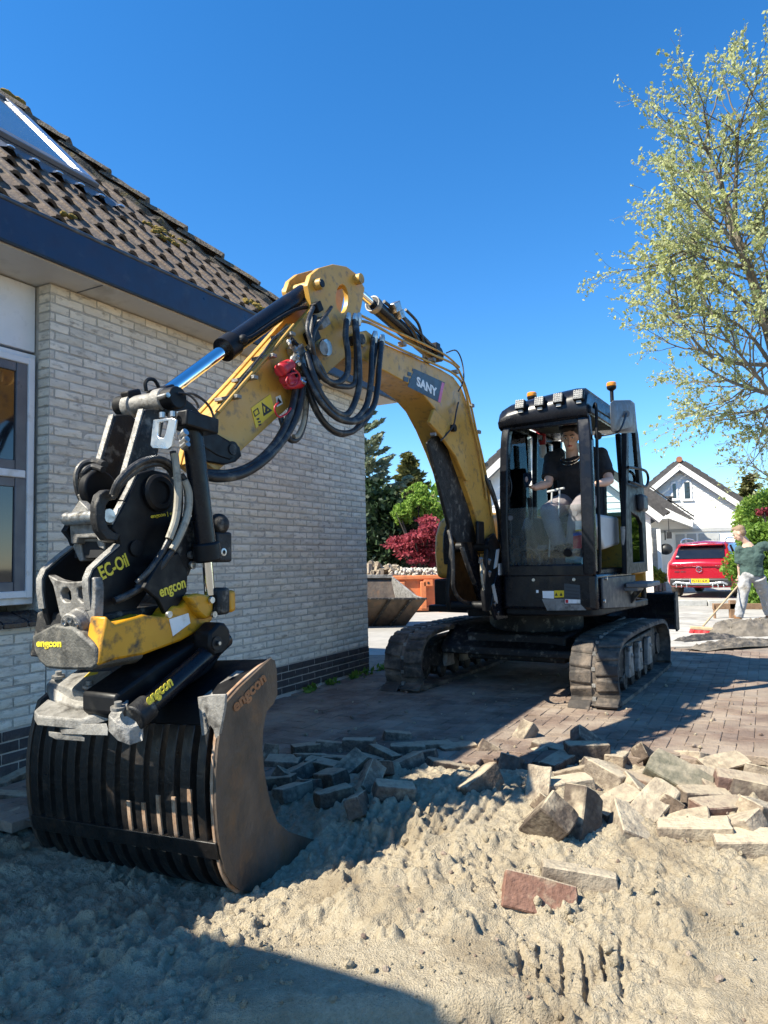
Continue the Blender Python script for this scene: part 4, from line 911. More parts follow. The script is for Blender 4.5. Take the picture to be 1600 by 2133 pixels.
# hydraulic pipes along the boom
def hose(pts, r, name='hose', mat='hose', parent=None, k=6, n=10): return ob(name, G().tube(smoothpath([L(x, y, b) for x, y, b in pts], k), r, n), mat, parent or boom)
hose([(746, 668, .06), (775, 675, .06), (832, 706, .06), (900, 738, .06), (945, 759, .06), (962, 785, .055), (978, 832, .05), (994, 905, .05), (1010, 975, .05), (1020, 1035, .05), (1025, 1075, .05)], .0095, 'pipe', 'yellow_dull')
hose([(794, 708, .05), (851, 735, .05), (915, 763, .05), (947, 780, .05), (966, 806, .05), (984, 880, .05), (1002, 960, .05), (1014, 1040, .05)], .0095, 'pipe', 'yellow_dull')
hose([(748, 655, -.02), (800, 680, -.02), (860, 706, -.02), (925, 738, -.02), (957, 765, -.02)], .009, 'pipe', 'yellow_dull')
for (x, y) in ((838, 717), (900, 750), (948, 775), (981, 845), (995, 900), (1010, 968)): ob('pipe_clamp', G().box(L(x, y, .045), (.05, .05, .03)), 'grey_worn', boom, bevel=.004)
hose([(1010, 990, .05), (1022, 1020, .08), (1035, 1060, .06), (1040, 1110, .0), (1038, 1160, -.02)], .016); hose([(1018, 1000, .02), (1032, 1040, .05), (1044, 1090, .03), (1046, 1150, -.03)], .016)
# small wiring loops on the boom
hose([(930, 735, .0), (950, 730, .02), (962, 752, .03), (966, 790, .06), (955, 815, .07)], .006); hose([(955, 838, .05), (950, 860, .09), (945, 885, .09), (930, 905, .06), (918, 918, .05)], .007)
ob('boom_lamp', G().cyl(L(935, 893, BC+.13), L(935, 893, BC+.13)+V3(.0, .06, 0), .03, 14), 'black', boom)
# stick cylinder above the boom
c0, c1, c2 = L(744, 605, BC), L(782, 622, BC), L(902, 741, BC)
c1 = c0+(c2-c0)*.17
cy = ob('stick_cylinder', G().cyl(c1, c2, .052, 20), 'black_gloss', exc); ob('piston_rod', G().cyl(c0, c1+(c1-c0)*.1, .03, 18), 'chrome', cy); ob('cylinder_gland', G().cyl(c1, c1+(c2-c1)*.05, .060, 20), 'grey_worn', cy)
ob('cylinder_eye', G().cyl(c2+V3(0, -.07, 0), c2+V3(0, .07, 0), .06, 20), 'black', cy); ob('pin', pin((752, 580), BC-.13, BC+.145, .034, ref=BC+.14), 'yellow_dull', cy)
ob('valve_block', G().box(L(823, 640, BC+.06), (.10, .06, .07), Euler((0, R_(30), 0)).to_matrix()), 'steel', cy, bevel=.006)
ob('valve_block', G().box(L(833, 655, BC+.06), (.07, .05, .06), Euler((0, R_(30), 0)).to_matrix()), 'steel', cy, bevel=.006)
hose([(845, 645, BC+.07), (870, 672, BC+.06), (880, 705, BC+.06), (885, 725, BC+.06)], .011, parent=cy); hose([(838, 660, BC+.07), (862, 690, BC+.07), (872, 715, BC+.06), (880, 728, BC+.06)], .011, parent=cy); hose([(800, 628, BC+.05), (840, 660, BC+.055), (880, 700, BC+.055), (905, 725, BC+.05)], .013, parent=cy)
ob('cylinder_bracket', G().box(L(905, 727, BC+.04), (.07, .08, .09)), 'black', cy, bevel=.006)
# lift cylinder with its guard under the boom
lt, lm, lb = L(912, 912, BC), L(975, 1125, BC), L(1012, 1262, BC)
lift = ob('lift_cylinder', G().cyl(lt+(lb-lt)*.52, lb, .062, 20), 'black_gloss', exc); ob('piston_rod', G().cyl(lt, lt+(lb-lt)*.56, .034, 16), 'chrome', lift)
g = plate([(893, 922), (906, 908), (932, 906), (940, 925), (1000, 1118), (988, 1130), (953, 1130), (940, 1110)], BC+.085, .03); ob('rod_guard', g, 'black_worn', lift, bevel=.005)
ob('pin', pin((912, 912), BC-.06, BC+.14, .035, ref=BC), 'black', lift); ob('pin', pin((1012, 1262), BC-.16, BC+.17, .04), 'black', lift)
for q in ((898, 905), (915, 903)): p = L(*q, BC+.1); ob('guard_bolt', G().cyl(p, p+V3(0, .04, 0), .016, 10), 'steel', lift)
hose([(935, 1105, -.02), (942, 1140, .02), (944, 1190, .02), (945, 1225, .0), (960, 1250, -.04), (985, 1258, -.1)], .016, parent=lift); hose([(962, 1140, -.02), (975, 1180, 0), (988, 1215, -.02)], .02, parent=lift)
# swing post with hoses in front of the deck
g = plate([(1040, 1180), (1052, 1160), (1062, 1165), (1058, 1288), (1036, 1292), (1024, 1262), (1030, 1215)], .10, .03); ob('front_bracket', g, 'black_gloss', exc, bevel=.005)
g = G().prism([L(x, y, .103) for x, y in ((1038, 1174), (1045, 1173), (1045, 1198), (1038, 1198))], (0, .002, 0)); ob('white_sticker', g, 'decal_white', exc)
for dx, b in ((0, .06), (6, .05)): hose([(1003+dx, 1163, b), (1003+dx, 1195, b+.02), (1006+dx, 1220, b+.02), (1013+dx, 1250, b+.01), (1024+dx, 1278, b)], .011, mat='hose_pale', parent=exc)
for q in ((1000, 1172), (1017, 1175), (1018, 1200), (1028, 1265), (1035, 1283)): p = L(*q, .08); ob('hose_fitting', G().cyl(p, p+V3(.02, .02, .04), .016, 8), 'steel', exc)
g = plate([(1026, 1220), (1030, 1216), (1036, 1245), (1037, 1258), (1031, 1250)], .106, .01); ob('bright_bracket', g, 'pale_grey', exc); g = plate([(1036, 1145), (1041, 1143), (1036, 1180), (1030, 1185)], .106, .01); ob('bright_bracket', g, 'pale_grey', exc)
g = G().box(L(1000, 1110, BC+.15), (.14, .03, .2)); ob('boom_stop', g, 'black', exc, bevel=.01)
# ---- stick
SBn = BC+.10
stick_px = [(641, 594), (648, 572), (665, 558), (694, 550), (722, 555), (745, 572), (760, 600), (754, 635), (747, 668), (742, 712), (722, 742), (690, 770), (640, 815), (581, 867), (495, 946), (452, 982), (426, 962), (436, 920), (452, 866), (530, 780), (607, 690), (650, 640)]
hole = [(713+13*math.cos(t), 622-t2+30*math.sin(t)) for t, t2 in [(k*math.pi/8, 0) for k in range(16)]]
g = G(); g.holed([tuple(L(x, y, SBn)) for x, y in stick_px], [[tuple(L(x, y, SBn)) for x, y in hole]], (0, -.035, 0))
stick = ob('stick', g, 'yellow', exc, bevel=.004, smooth=30)
far = G(); off = Vector((0, -.165, 0)); far.holed([tuple(L(x, y, SBn)+off) for x, y in stick_px], [[tuple(L(x, y, SBn)+off) for x, y in hole]], (0, -.035, 0)); ob('stick_plate', far, 'yellow', stick, bevel=.004, smooth=30)
body = [(735, 720), (718, 742), (689, 768), (640, 812), (581, 865), (495, 943), (452, 980), (428, 962), (438, 920), (454, 868), (532, 782), (609, 692), (645, 672), (690, 690)]
ob('stick_body', G().prism([L(x, y, SBn)+V3(0, -.036, 0) for x, y in body], (0, -.128, 0)), 'yellow', stick, bevel=.004)
for (q, r) in (((672, 590), .034), ((765, 583), .0)):
    if r: ob('pin', pin(q, BC-.14, BC+.15, r), 'yellow_dull', stick); ob('pin_cap', pin(q, BC+.15, BC+.156, r*.7), 'black', stick)
# lower pads on the stick face
g = plate([(596, 806), (606, 800), (560, 860), (500, 925), (478, 935), (520, 885)], SBn+.012, .01)
# hose rails on top of the stick
for d_, b in ((0, .02), (7, -.04), (14, -.09)): hose([(612-d_, 676, b), (560-d_, 738, b), (505-d_, 800, b), (455-d_*.6, 858, b)], .008, 'pipe', 'yellow_dull', stick)
for q in ((590, 700), (550, 745), (510, 790), (475, 830)): ob('rail_clamp', G().box(L(*q, -.03), (.035, .16, .02)), 'grey_worn', stick, bevel=.003)
g = G(); rr = random.Random(2)
hose([(600, 680, .03), (570, 705, .05), (548, 735, .05), (520, 770, .05), (490, 810, .05)], .006, 'hose', 'hose', stick)
# warning stickers
sn = SBn+.0015
def quadB(pts, b, th=.0015): return G().prism([L(x, y, b) for x, y in pts], (0, th, 0))
ob('warning_sticker', quadB([(523, 850), (563, 821), (573, 857), (533, 892)], sn), 'decal_yellow', stick)
g = G(); tri = [(549, 867), (545, 838), (567, 855)]; tin = [(550, 860), (548, 845), (561, 854)]; g.holed([tuple(L(x, y, sn+.0018)) for x, y in tri], [[tuple(L(x, y, sn+.0018)) for x, y in tin]], (0, .0015, 0)); ob('sticker_symbol', g, 'iron', stick)
ob('sticker_symbol', quadB([(552, 858), (553, 848), (557, 852), (556, 857)], sn+.0018), 'iron', stick)
g = G(); box_o = [(527, 857), (537, 849), (541, 861), (531, 869)]; box_i = [(529, 858), (536, 852), (539, 860), (532, 866)]; g.holed([tuple(L(x, y, sn+.0018)) for x, y in box_o], [[tuple(L(x, y, sn+.0018)) for x, y in box_i]], (0, .0015, 0)); ob('sticker_symbol', g, 'iron', stick)
for q in ((537, 872), (540, 878), (541, 884)): ob('sticker_symbol', quadB([(q[0]-3, q[1]), (q[0]+3, q[1]-2), (q[0]+3, q[1]+2), (q[0]-2, q[1]+3)], sn+.0018), 'iron', stick)
ob('small_sticker', quadB([(574, 827), (584, 823), (589, 841), (577, 848)], sn), 'decal_white', stick); ob('sticker_symbol', quadB([(577, 844), (579, 828), (587, 838)], sn+.0018), 'iron', stick)
# red couplings on the stick
for (q, q2, r) in (((583, 772), (606, 760), .038), ((592, 790), (612, 786), .036), ((596, 800), (630, 798), .03)):
    a, b_ = L(*q, .10), L(*q2, .06); ob('red_coupling', G().lathe([(r*.8, 0), (r, .01), (r, (b_-a).length*.8), (r*.8, (b_-a).length)], a, b_-a, 16), 'red', stick)
ob('red_cord', G().tube(smoothpath([L(*q, .13) for q in ((612, 768), (624, 782), (620, 800), (605, 806), (596, 796), (604, 780), (618, 776))], 5), .006, 6), 'red', stick)
ob('red_cord', G().tube(smoothpath([L(*q, .12) for q in ((580, 838), (572, 850), (580, 868), (596, 862), (606, 850))], 5), .005, 6), 'red', stick)
# valve block and fittings at the side
for (q, d, m) in (((622, 745), (.10, .06, .13), 'steel'), ((634, 775), (.09, .05, .12), 'grey_worn'), ((612, 728), (.07, .05, .05), 'steel'), ((650, 700), (.09, .06, .07), 'black'), ((672, 672), (.10, .05, .06), 'grey_worn'), ((660, 640), (.06, .05, .06), 'black'), ((640, 790), (.05, .05, .10), 'grey_worn'), ((625, 820), (.05, .04, .09), 'pale_grey')):
    ob('valve_block', G().box(L(*q, .03), d, Euler((0, R_(35), 0)).to_matrix()), m, stick, bevel=.006)
rr = random.Random(31)
for i in range(16):
    p = L(600+rr.random()*60, 700+rr.random()*95, .06+rr.random()*.03); d = Vector((rr.uniform(-1, 1), .6, rr.uniform(-1, 1))).normalized(); ob('hose_fitting', G().lathe([(.011, 0), (.016, .004), (.016, .02), (.011, .024), (.011, .045)], p, d, 6), rr.choice(['steel', 'black', 'grey_worn']), stick)
ob('gauge_disc', G().lathe([(.05, 0), (.055, .006), (.055, .02), (.0501, .03)], L(674, 725, .04), (0, 1, 0), 20), 'steel', stick); ob('gauge_face', G().cyl(L(674, 725, .072), L(674, 725, .072)+V3(0, .003, 0), .043, 20), 'grey_worn', stick)
# hose loops between boom and stick
HL = [([(722, 668, .06), (720, 700, .11), (725, 740, .13), (722, 780, .14), (700, 798, .14), (672, 785, .13), (655, 750, .11), (648, 700, .08), (655, 660, .06)], .019),
      ([(738, 668, .07), (741, 705, .11), (742, 760, .13), (738, 800, .14), (712, 805, .14), (685, 795, .13), (665, 760, .12), (640, 720, .08)], .017),
      ([(741, 666, .05), (744, 700, .12), (748, 760, .15), (746, 815, .16), (725, 862, .17), (695, 855, .17), (668, 820, .15), (650, 775, .12), (638, 735, .08)], .020),
      ([(778, 702, .05), (774, 740, .12), (772, 790, .15), (762, 845, .17), (735, 875, .17), (705, 862, .17), (672, 825, .15), (645, 780, .10)], .017),
      ([(795, 712, .06), (790, 760, .13), (786, 810, .16), (776, 850, .18), (745, 877, .18), (705, 872, .18), (670, 840, .16), (648, 800, .12), (628, 760, .07)], .019),
      ([(785, 708, .02), (776, 770, .08), (768, 830, .10), (745, 890, .12), (712, 902, .13), (680, 885, .12), (655, 845, .10), (640, 800, .07)], .018),
      ([(775, 860, .05), (752, 888, .08), (715, 906, .10), (685, 893, .10), (660, 862, .08), (642, 820, .06)], .014),
      ([(632, 790, .06), (622, 850, .07), (600, 900, .08), (560, 950, .10), (510, 985, .10), (460, 995, .08), (425, 990, .04)], .024),
      ([(618, 800, .05), (605, 860, .07), (575, 920, .09), (530, 965, .09), (480, 985, .07), (430, 985, .03)], .02),
      ([(640, 815, .03), (636, 870, .04), (625, 908, .05), (608, 918, .05), (595, 900, .04), (585, 870, .02)], .016),
      ([(652, 640, .05), (640, 680, .10), (650, 720, .12), (660, 760, .1)], .013), ([(690, 640, .05), (676, 660, .09), (655, 690, .11), (648, 730, .1)], .012)]
for pts, r in HL: hose(pts, r, parent=stick, n=12)
hose([(638, 820, .035), (634, 872, .045), (622, 905, .055), (612, 910, .055)], .015, mat='hose_pale', parent=stick); hose([(625, 838, .03), (622, 868, .035), (612, 880, .04)], .018, mat='hose_pale', parent=stick)
for q in ((746, 668), (738, 669), (724, 668), (795, 712), (780, 705)): p = L(*q, .06); ob('hose_fitting', G().lathe([(.022, -.03), (.024, 0), (.02, .03), (.014, .05)], p, (.0, .2, 1), 8), 'steel', stick)
# bucket cylinder
b0, b1, b2 = L(652, 598, BC), L(466, 729, BC), L(335, 826, BC)
bc_ = ob('bucket_cylinder', G().cyl(b0, b1, .058, 24), 'black_gloss', exc); ob('piston_rod', G().cyl(b1, b2, .033, 20), 'chrome', bc_); ob('cylinder_gland', G().cyl(b1+(b0-b1)*.0, b1+(b0-b1)*.09, .066, 24), 'black', bc_)
ob('feed_pipe', G().tube(smoothpath([L(x, y, BC+.07) for x, y in ((500, 712), (515, 705), (530, 698), (580, 664), (615, 645), (640, 640))], 4), .011, 8), 'black', bc_); ob('pipe_elbow', G().ball(L(507, 707, BC+.065), .028, 10, 7), 'black', bc_)
# stick tip bosses
ob('tip_boss', pin((486, 936), BC-.13, BC+.13, .042), 'black', stick); ob('tip_boss', pin((486, 936), BC+.13, BC+.136, .028), 'black_worn', stick)
g = plate([(418, 900), (430, 890), (500, 930), (504, 950), (492, 962), (470, 968), (425, 960)], SBn+.025, .022); ob('side_link', g, 'black', stick, bevel=.006)
# ------------------------------------------------------------------ tiltrotator hanging from the stick
TO_ = L(320, 1180, BC); tr = ething('tiltrotator', 'black and yellow tiltrotator hanging at the end of the excavator stick', 'tiltrotator', (TO_.x, TO_.y, TO_.z))
def tplate(name, px, b, th, mat, parent=None, bevel=.006): return ob(name, plate(px, b, th), mat, parent or tr, bevel=bevel)
def tpin(name, q, b0, b1, r, mat, ref=None, n=20): return ob(name, pin(q, b0, b1, r, n, ref), mat, tr)
# tipping link: top tube, two plates, web
lt_ = L(318, 838, BC+.02)
lk = ob('link_tube', G().lathe([(.05, -.15), (.056, -.145), (.056, -.10), (.045, -.095), (.045, .05), (.056, .055), (.056, .11), (.05, .115)], (lt_.x, BC, lt_.z), (0, 1, 0), 24), 'grey_worn', tr, smooth=30)
ob('link_cap', G().cyl((lt_.x, BC+.116, lt_.z), (lt_.x, BC+.19, lt_.z), .052, 20), 'black', lk, bevel=.006); ob('link_cap', G().cyl((lt_.x, BC-.21, lt_.z+.01), (lt_.x, BC-.15, lt_.z+.01), .05, 20), 'black', lk, bevel=.006)
ob('cap_bolt', G().cyl((lt_.x+.05, BC+.12, lt_.z), (lt_.x+.06, BC+.19, lt_.z), .012, 8), 'steel', lk)
for b in (BC+.10, BC-.10):
    px = [(303, 852), (330, 852), (345, 862), (322, 985), (300, 1015), (266, 1012), (262, 995)]
    pts = [L(x, y, BC+.10)+V3(0, b-BC-.10, 0) for x, y in px]; ob('link_plate', G().prism(pts, (0, -.035, 0)), 'black_worn', lk, bevel=.005)
px = [(318, 890), (324, 890), (304, 1005), (290, 1005)]; ob('link_web', G().prism([L(x, y, BC+.06) for x, y in px], (0, -.12, 0)), 'grey_worn', lk, bevel=.004)
ob('link_block', G().box(L(338, 822, BC+.03), (.10, .10, .07), Euler((0, R_(25), 0)).to_matrix()), 'black', lk, bevel=.01); ob('link_block', G().box(L(275, 828, BC-.12), (.08, .06, .07), Euler((0, R_(20), 0)).to_matrix()), 'black', lk, bevel=.01)
ob('grease_hose', G().tube(smoothpath([L(x, y, BC) for x, y in ((305, 815), (303, 798), (310, 790), (322, 792), (330, 805), (333, 815))], 4), .009, 7), 'black', lk)
# big curved side link from the rod end towards the stick
tplate('link_arm', [(352, 815), (375, 822), (400, 840), (420, 862), (432, 890), (470, 915), (492, 930), (494, 948), (480, 958), (455, 950), (415, 925), (400, 905), (380, 880), (345, 860)], BC+.13, .03, 'black')
tplate('link_arm', [(352, 815), (375, 822), (400, 840), (420, 862), (432, 890), (470, 915), (492, 930), (494, 948), (480, 958), (455, 950), (415, 925), (400, 905), (380, 880), (345, 860)], BC-.12, .03, 'black')
# hitch side plates
near_px = [(290, 985), (318, 978), (350, 986), (372, 1008), (382, 1045), (380, 1090), (368, 1130), (345, 1175), (315, 1225), (285, 1268), (250, 1305), (218, 1328), (205, 1312), (196, 1285), (189, 1245), (188, 1208), (196, 1188), (252, 1136), (246, 1118), (232, 1100), (262, 1045)]
NB = .08; FB = -.25
hp_ = ob('hitch_plate', plate(near_px, NB, .035), 'black', tr, bevel=.006)
px2 = [L(x, y, NB)+V3(0, FB-NB+.03, 0) for x, y in near_px]; ob('hitch_plate', G().prism(px2, (0, -.035, 0)), 'black', tr, bevel=.006)
for k, q in enumerate(((327, 1027), )): 
    p = L(*q, NB); ob('hitch_pin', G().lathe([(.05, -.42), (.05, -.03), (.078, -.02), (.082, .0), (.082, .02), (.07, .03), (.05, .03), (.048, .022), (.001, .022)], (p.x, NB, p.z), (0, 1, 0), 32), 'black', tr, smooth=30)
p = L(282, 1142, NB); ob('hitch_bolt', G().lathe([(.03, 0), (.034, .004), (.034, .012), (.02, .014), (.001, .014)], (p.x, NB, p.z), (0, 1, 0), 20), 'black', tr)
# hook claw
hook = [(238, 1022), (222, 1019), (208, 1030), (202, 1050), (201, 1080), (207, 1105), (222, 1125), (245, 1128), (252, 1112), (238, 1108), (226, 1098), (220, 1078), (222, 1052), (230, 1042), (244, 1040)]
tplate('hook', hook, NB+.012, .045, 'black_worn'); tpin('hook_pin', (229, 1074), FB+.05, NB-.002, .028, 'steel', ref=NB)
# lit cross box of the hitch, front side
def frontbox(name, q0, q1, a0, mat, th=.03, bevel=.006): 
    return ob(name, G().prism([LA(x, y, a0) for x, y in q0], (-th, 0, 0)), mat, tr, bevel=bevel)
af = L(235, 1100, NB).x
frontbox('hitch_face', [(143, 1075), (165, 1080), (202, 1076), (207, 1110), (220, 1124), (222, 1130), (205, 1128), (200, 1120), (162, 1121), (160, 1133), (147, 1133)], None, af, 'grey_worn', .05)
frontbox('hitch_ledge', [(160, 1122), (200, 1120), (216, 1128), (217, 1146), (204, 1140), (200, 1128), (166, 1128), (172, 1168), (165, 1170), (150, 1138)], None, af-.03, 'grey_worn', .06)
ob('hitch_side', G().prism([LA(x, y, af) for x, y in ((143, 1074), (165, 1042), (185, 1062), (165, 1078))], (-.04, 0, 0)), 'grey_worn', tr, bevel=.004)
ob('hitch_core', G().prism([V3(af-.04, FB+.03, L(235, 1078, NB).z), V3(af-.04, NB-.04, L(235, 1078, NB).z), V3(af-.5, NB-.04, L(235, 1078, NB).z), V3(af-.5, FB+.03, L(235, 1078, NB).z)], (0, 0, -.16)), 'dark_in', tr)
# far hose bundle, looping over the hitch
for pts, r in (([(218, 968, -.1), (200, 962, -.2), (178, 964, -.24), (164, 978, -.25), (160, 1000, -.25), (166, 1030, -.25), (180, 1052, -.24), (190, 1068, -.2)], .016), ([(215, 978, -.1), (195, 972, -.18), (178, 980, -.2), (172, 1000, -.22), (176, 1030, -.22), (190, 1058, -.2)], .014)):
    ob('hose', G().tube(smoothpath([L(*q) for q in pts], 6), r, 10), 'hose', tr)
for q in ((175, 985), (173, 997), (174, 1010)): ob('hose_sleeve', G().cyl(L(*q, -.2), L(q[0]+1, q[1]+8, -.2), .021, 12), 'black', tr)
ob('hose_fitting', G().cyl(L(172, 1028, -.2), L(182, 1052, -.2), .022, 12), 'grey_worn', tr); ob('rotor_disc', G().cyl(L(196, 1020, -.2), L(196, 1020, -.2)+V3(0, .05, 0), .085, 24), 'black', tr, bevel=.01)
# arcing hose pair over the near side
for pts, r, m in (([(235, 1030, .13), (245, 1005, .15), (268, 980, .16), (295, 962, .17), (325, 955, .17), (352, 965, .17), (368, 990, .17), (375, 1030, .17), (372, 1080, .17), (358, 1130, .17), (335, 1170, .16), (310, 1200, .15), (285, 1225, .13)], .014, 'hose'),
                  ([(238, 1035, .11), (250, 1012, .13), (272, 990, .14), (298, 972, .15), (330, 966, .15), (350, 975, .15), (360, 992, .15)], .013, 'hose'),
                  ([(360, 940, .17), (366, 975, .18), (370, 1020, .18), (368, 1070, .18), (356, 1115, .18), (338, 1150, .17), (310, 1190, .16), (285, 1215, .13)], .014, 'hose'),
                  ([(377, 990, .2), (388, 1010, .2), (392, 1045, .2), (385, 1090, .2), (370, 1130, .19), (345, 1165, .18), (320, 1200, .16), (296, 1222, .14), (262, 1242, .12), (238, 1252, .11)], .016, 'hose')):
    ob('hose', G().tube(smoothpath([L(*q) for q in pts], 6), r, 10), m, tr)
for pts in ([(364, 945, .186), (369, 990, .196), (371, 1030, .196), (366, 1080, .196), (352, 1122, .19)], [(384, 1000, .208), (394, 1030, .212), (390, 1075, .21), (372, 1120, .2), (358, 1145, .195)]):
    ob('hose_sheath', G().tube(smoothpath([L(*q) for q in pts], 6), .0165, 10), 'hose_pale', tr)
# tilt cylinder with top bracket
tb0, tb1, tb2 = L(398, 880, .22), L(428, 1130, .22), L(437, 1225, .22)
tc_ = ob('tilt_cylinder', G().cyl(tb0, tb1, .045, 24), 'black_gloss', tr); ob('piston_rod', G().cyl(tb1, tb2+V3(0, 0, -.03), .024, 18), 'chrome', tc_); ob('cylinder_gland', G().cyl(tb1, tb1+(tb1-tb0)*.16, .062, 20), 'black', tc_, bevel=.01)
g = G(); g.box(L(403, 882, .24), (.19, .12, .07), Euler((0, R_(-4), 0)).to_matrix()); ob('cylinder_head', g, 'black', tc_, bevel=.008)
ou = [(319, 874), (358, 870), (367, 874), (358, 930), (350, 936), (318, 934), (313, 928)]; inn = [(332, 880), (350, 877), (344, 905), (340, 912), (332, 912), (328, 906)]
g = G(); g.holed([tuple(LA(x, y, tb0.x+.13)) for x, y in ou], [[tuple(LA(x, y, tb0.x+.13)) for x, y in inn]], (-.012, 0, 0)); ob('bright_bracket', g, 'alu', tc_, bevel=.003)
for q in ((338, 870), (360, 868), (373, 869), (394, 866)): p = L(*q, .24); ob('bolt', G().cyl(p, p+V3(0, 0, .022), .013, 8), 'steel', tc_)
for q in ((377, 908), (379, 922), (380, 932)): p = L(*q, .28); ob('hose_fitting', G().cyl(p, p+V3(0, .03, .015), .016, 8), 'steel', tc_)
ob('hose', G().tube(smoothpath([L(*q) for q in ((380, 822, .1), (400, 820, .12), (422, 832, .12), (438, 850, .12), (446, 872, .12))], 5), .006, 6), 'hose', tr); ob('hose', G().tube(smoothpath([L(*q) for q in ((372, 818, .1), (392, 822, .12), (408, 836, .12), (414, 850, .12))], 5), .005, 6), 'hose', tr)
# rear knuckle
tplate('knuckle', [(378, 1085), (400, 1075), (440, 1085), (455, 1120), (452, 1150), (430, 1165), (412, 1160), (395, 1200), (380, 1215), (368, 1190), (372, 1140)], .16, .12, 'black_worn', bevel=.015)
ob('knuckle_ball', G().ball(L(455, 1092, .18), .05, 14, 10), 'black_worn', tr)
for q in ((396, 1156), (399, 1177), (462, 1150)): p = L(*q, .165 if q[0] < 450 else .2); g = G(); g.lathe([(.018, 0), (.018, .014), (.010, .015), (.009, .004), (.001, .004)], p, (0, 1, 0), 12); ob('knuckle_bolt', g, 'steel', tr)
ob('knuckle_block', G().box(L(452, 1140, .16), (.10, .10, .14)), 'black_worn', tr, bevel=.012)
# lower triangular plate 'engcon'
tplate('rotor_plate', [(300, 1225), (335, 1165), (372, 1150), (392, 1190), (390, 1232), (378, 1252), (355, 1285), (345, 1280), (330, 1250)], .185, .025, 'black')
# front swivel bracket (worn) between the noses
an = L(190, 1215, NB).x
ou = [(98, 1197), (118, 1207), (140, 1212), (165, 1211), (186, 1204), (196, 1202), (200, 1225), (199, 1262), (197, 1300), (192, 1318), (170, 1325), (140, 1308), (124, 1282), (117, 1250), (110, 1220)]
i1 = [(125, 1236), (131, 1226), (140, 1224), (146, 1232), (148, 1246), (146, 1254), (136, 1254), (128, 1247)]; i2 = [(160, 1226), (172, 1222), (182, 1226), (186, 1242), (183, 1252), (170, 1254), (162, 1246)]
g = G(); g.holed([tuple(LA(x, y, an)) for x, y in ou], [[tuple(LA(x, y, an)) for x, y in i1], [tuple(LA(x, y, an)) for x, y in i2]], (-.04, 0, 0)); ob('swivel_bracket', g, 'grey_worn', tr, bevel=.006)
sp = LA(158, 1303, an+.02); ax = V3(.93, .1, -.25)
sw = ob('swivel', G().lathe([(.05, -.09), (.064, -.085), (.064, -.02), (.058, -.015), (.058, .02), (.052, .026), (.001, .026)], sp, ax, 28), 'grey_worn', tr, smooth=30)
u_, v_ = ortho(ax)
for k in range(6):
    t = k*math.pi/3+.3; c = sp+u_*.034*math.cos(t)+v_*.034*math.sin(t); axn = ax.normalized(); ob('swivel_port', G().lathe([(.0135, 0), (.0135, .006), (.009, .006), (.009, .002), (.001, .002)], c+axn*.0265, axn, 12), 'steel', sw)
# rotor housing: worn black nose and yellow body
zr = lambda x, y, b: L(x, y, b)
yel = [(205, 1388), (240, 1376), (300, 1365), (380, 1335), (432, 1305), (445, 1290), (442, 1258), (430, 1238), (398, 1242), (380, 1262), (362, 1262), (345, 1285), (300, 1280), (240, 1300), (222, 1282), (218, 1310), (212, 1345)]
YB = .20
hs_ = ob('rotor_housing', plate(yel, YB, .10), 'engcon_yellow', tr, bevel=.012)
ob('rotor_core', G().prism([L(x, y, YB)+V3(-.06, -.11, .0) for x, y in yel[:11]+yel[14:]], (0, -.42, 0)), 'black_worn', tr, bevel=.01)
tplate('rotor_end', [(392, 1242), (415, 1236), (438, 1240), (446, 1255), (444, 1285), (428, 1290), (412, 1275), (405, 1262)], YB+.04, .05, 'engcon_yellow', bevel=.012)
ob('rotor_clamp', G().box(L(452, 1252, YB+.02), (.07, .10, .12)), 'black_worn', tr, bevel=.015); ob('rotor_cap', G().box(L(468, 1252, YB+.0), (.05, .10, .10)), 'engcon_yellow', tr, bevel=.015)
for q in ((439, 1250), (444, 1280), (350, 1280)): p = L(*q, YB+.045); ob('rotor_bolt', G().cyl(p, p+V3(0, .012, 0), .014, 12), 'steel', tr)
ob('type_plate', G().prism([L(x, y, YB+.001) for x, y in ((352, 1290), (392, 1277), (396, 1298), (360, 1325))], (0, .002, 0)), 'decal_white', hs_)
na = L(200, 1350, YB-.04).x+.02
nose = [(65, 1324), (110, 1300), (150, 1305), (188, 1338), (200, 1352), (203, 1385), (190, 1396), (128, 1396), (95, 1392), (80, 1378), (70, 1355)]
ob('rotor_nose', G().prism([LA(x, y, na) for x, y in nose], (-.22, 0, 0)), 'nose', tr, bevel=.012)
top = [(65, 1324), (110, 1302), (150, 1304), (190, 1340)]
# lettering
def ltext(name, t, q0, q1, b, mat, parent, h, bold=.003, ex=.001):
    p0, p1 = L(*q0, b), L(*q1, b); text_on(name, t, p0, p1-p0, (0, 1, 0), mat, parent, width=(p1-p0).length, height=h, bold=bold, extrude=ex)
ltext('lettering', 'EC-Oil', (213, 1209), (270, 1178), NB+.001, 'letter_yellow', hp_, .058, .0025)
ltext('lettering', 'engcon', (336, 1252), (389, 1230), .186, 'letter_yellow', tr, .048, .0025)
ltext('lettering', 'engcon | e', (315, 1082), (359, 1075), NB+.001, 'letter_yellow', hp_, .022, .002)
p0, p1 = LA(76, 1352, na+.001), LA(128, 1353, na+.001); text_on('lettering', 'engcon', p0, p1-p0, (1, 0, 0), 'letter_yellow', tr, width=(p1-p0).length, height=.03, bold=.004)
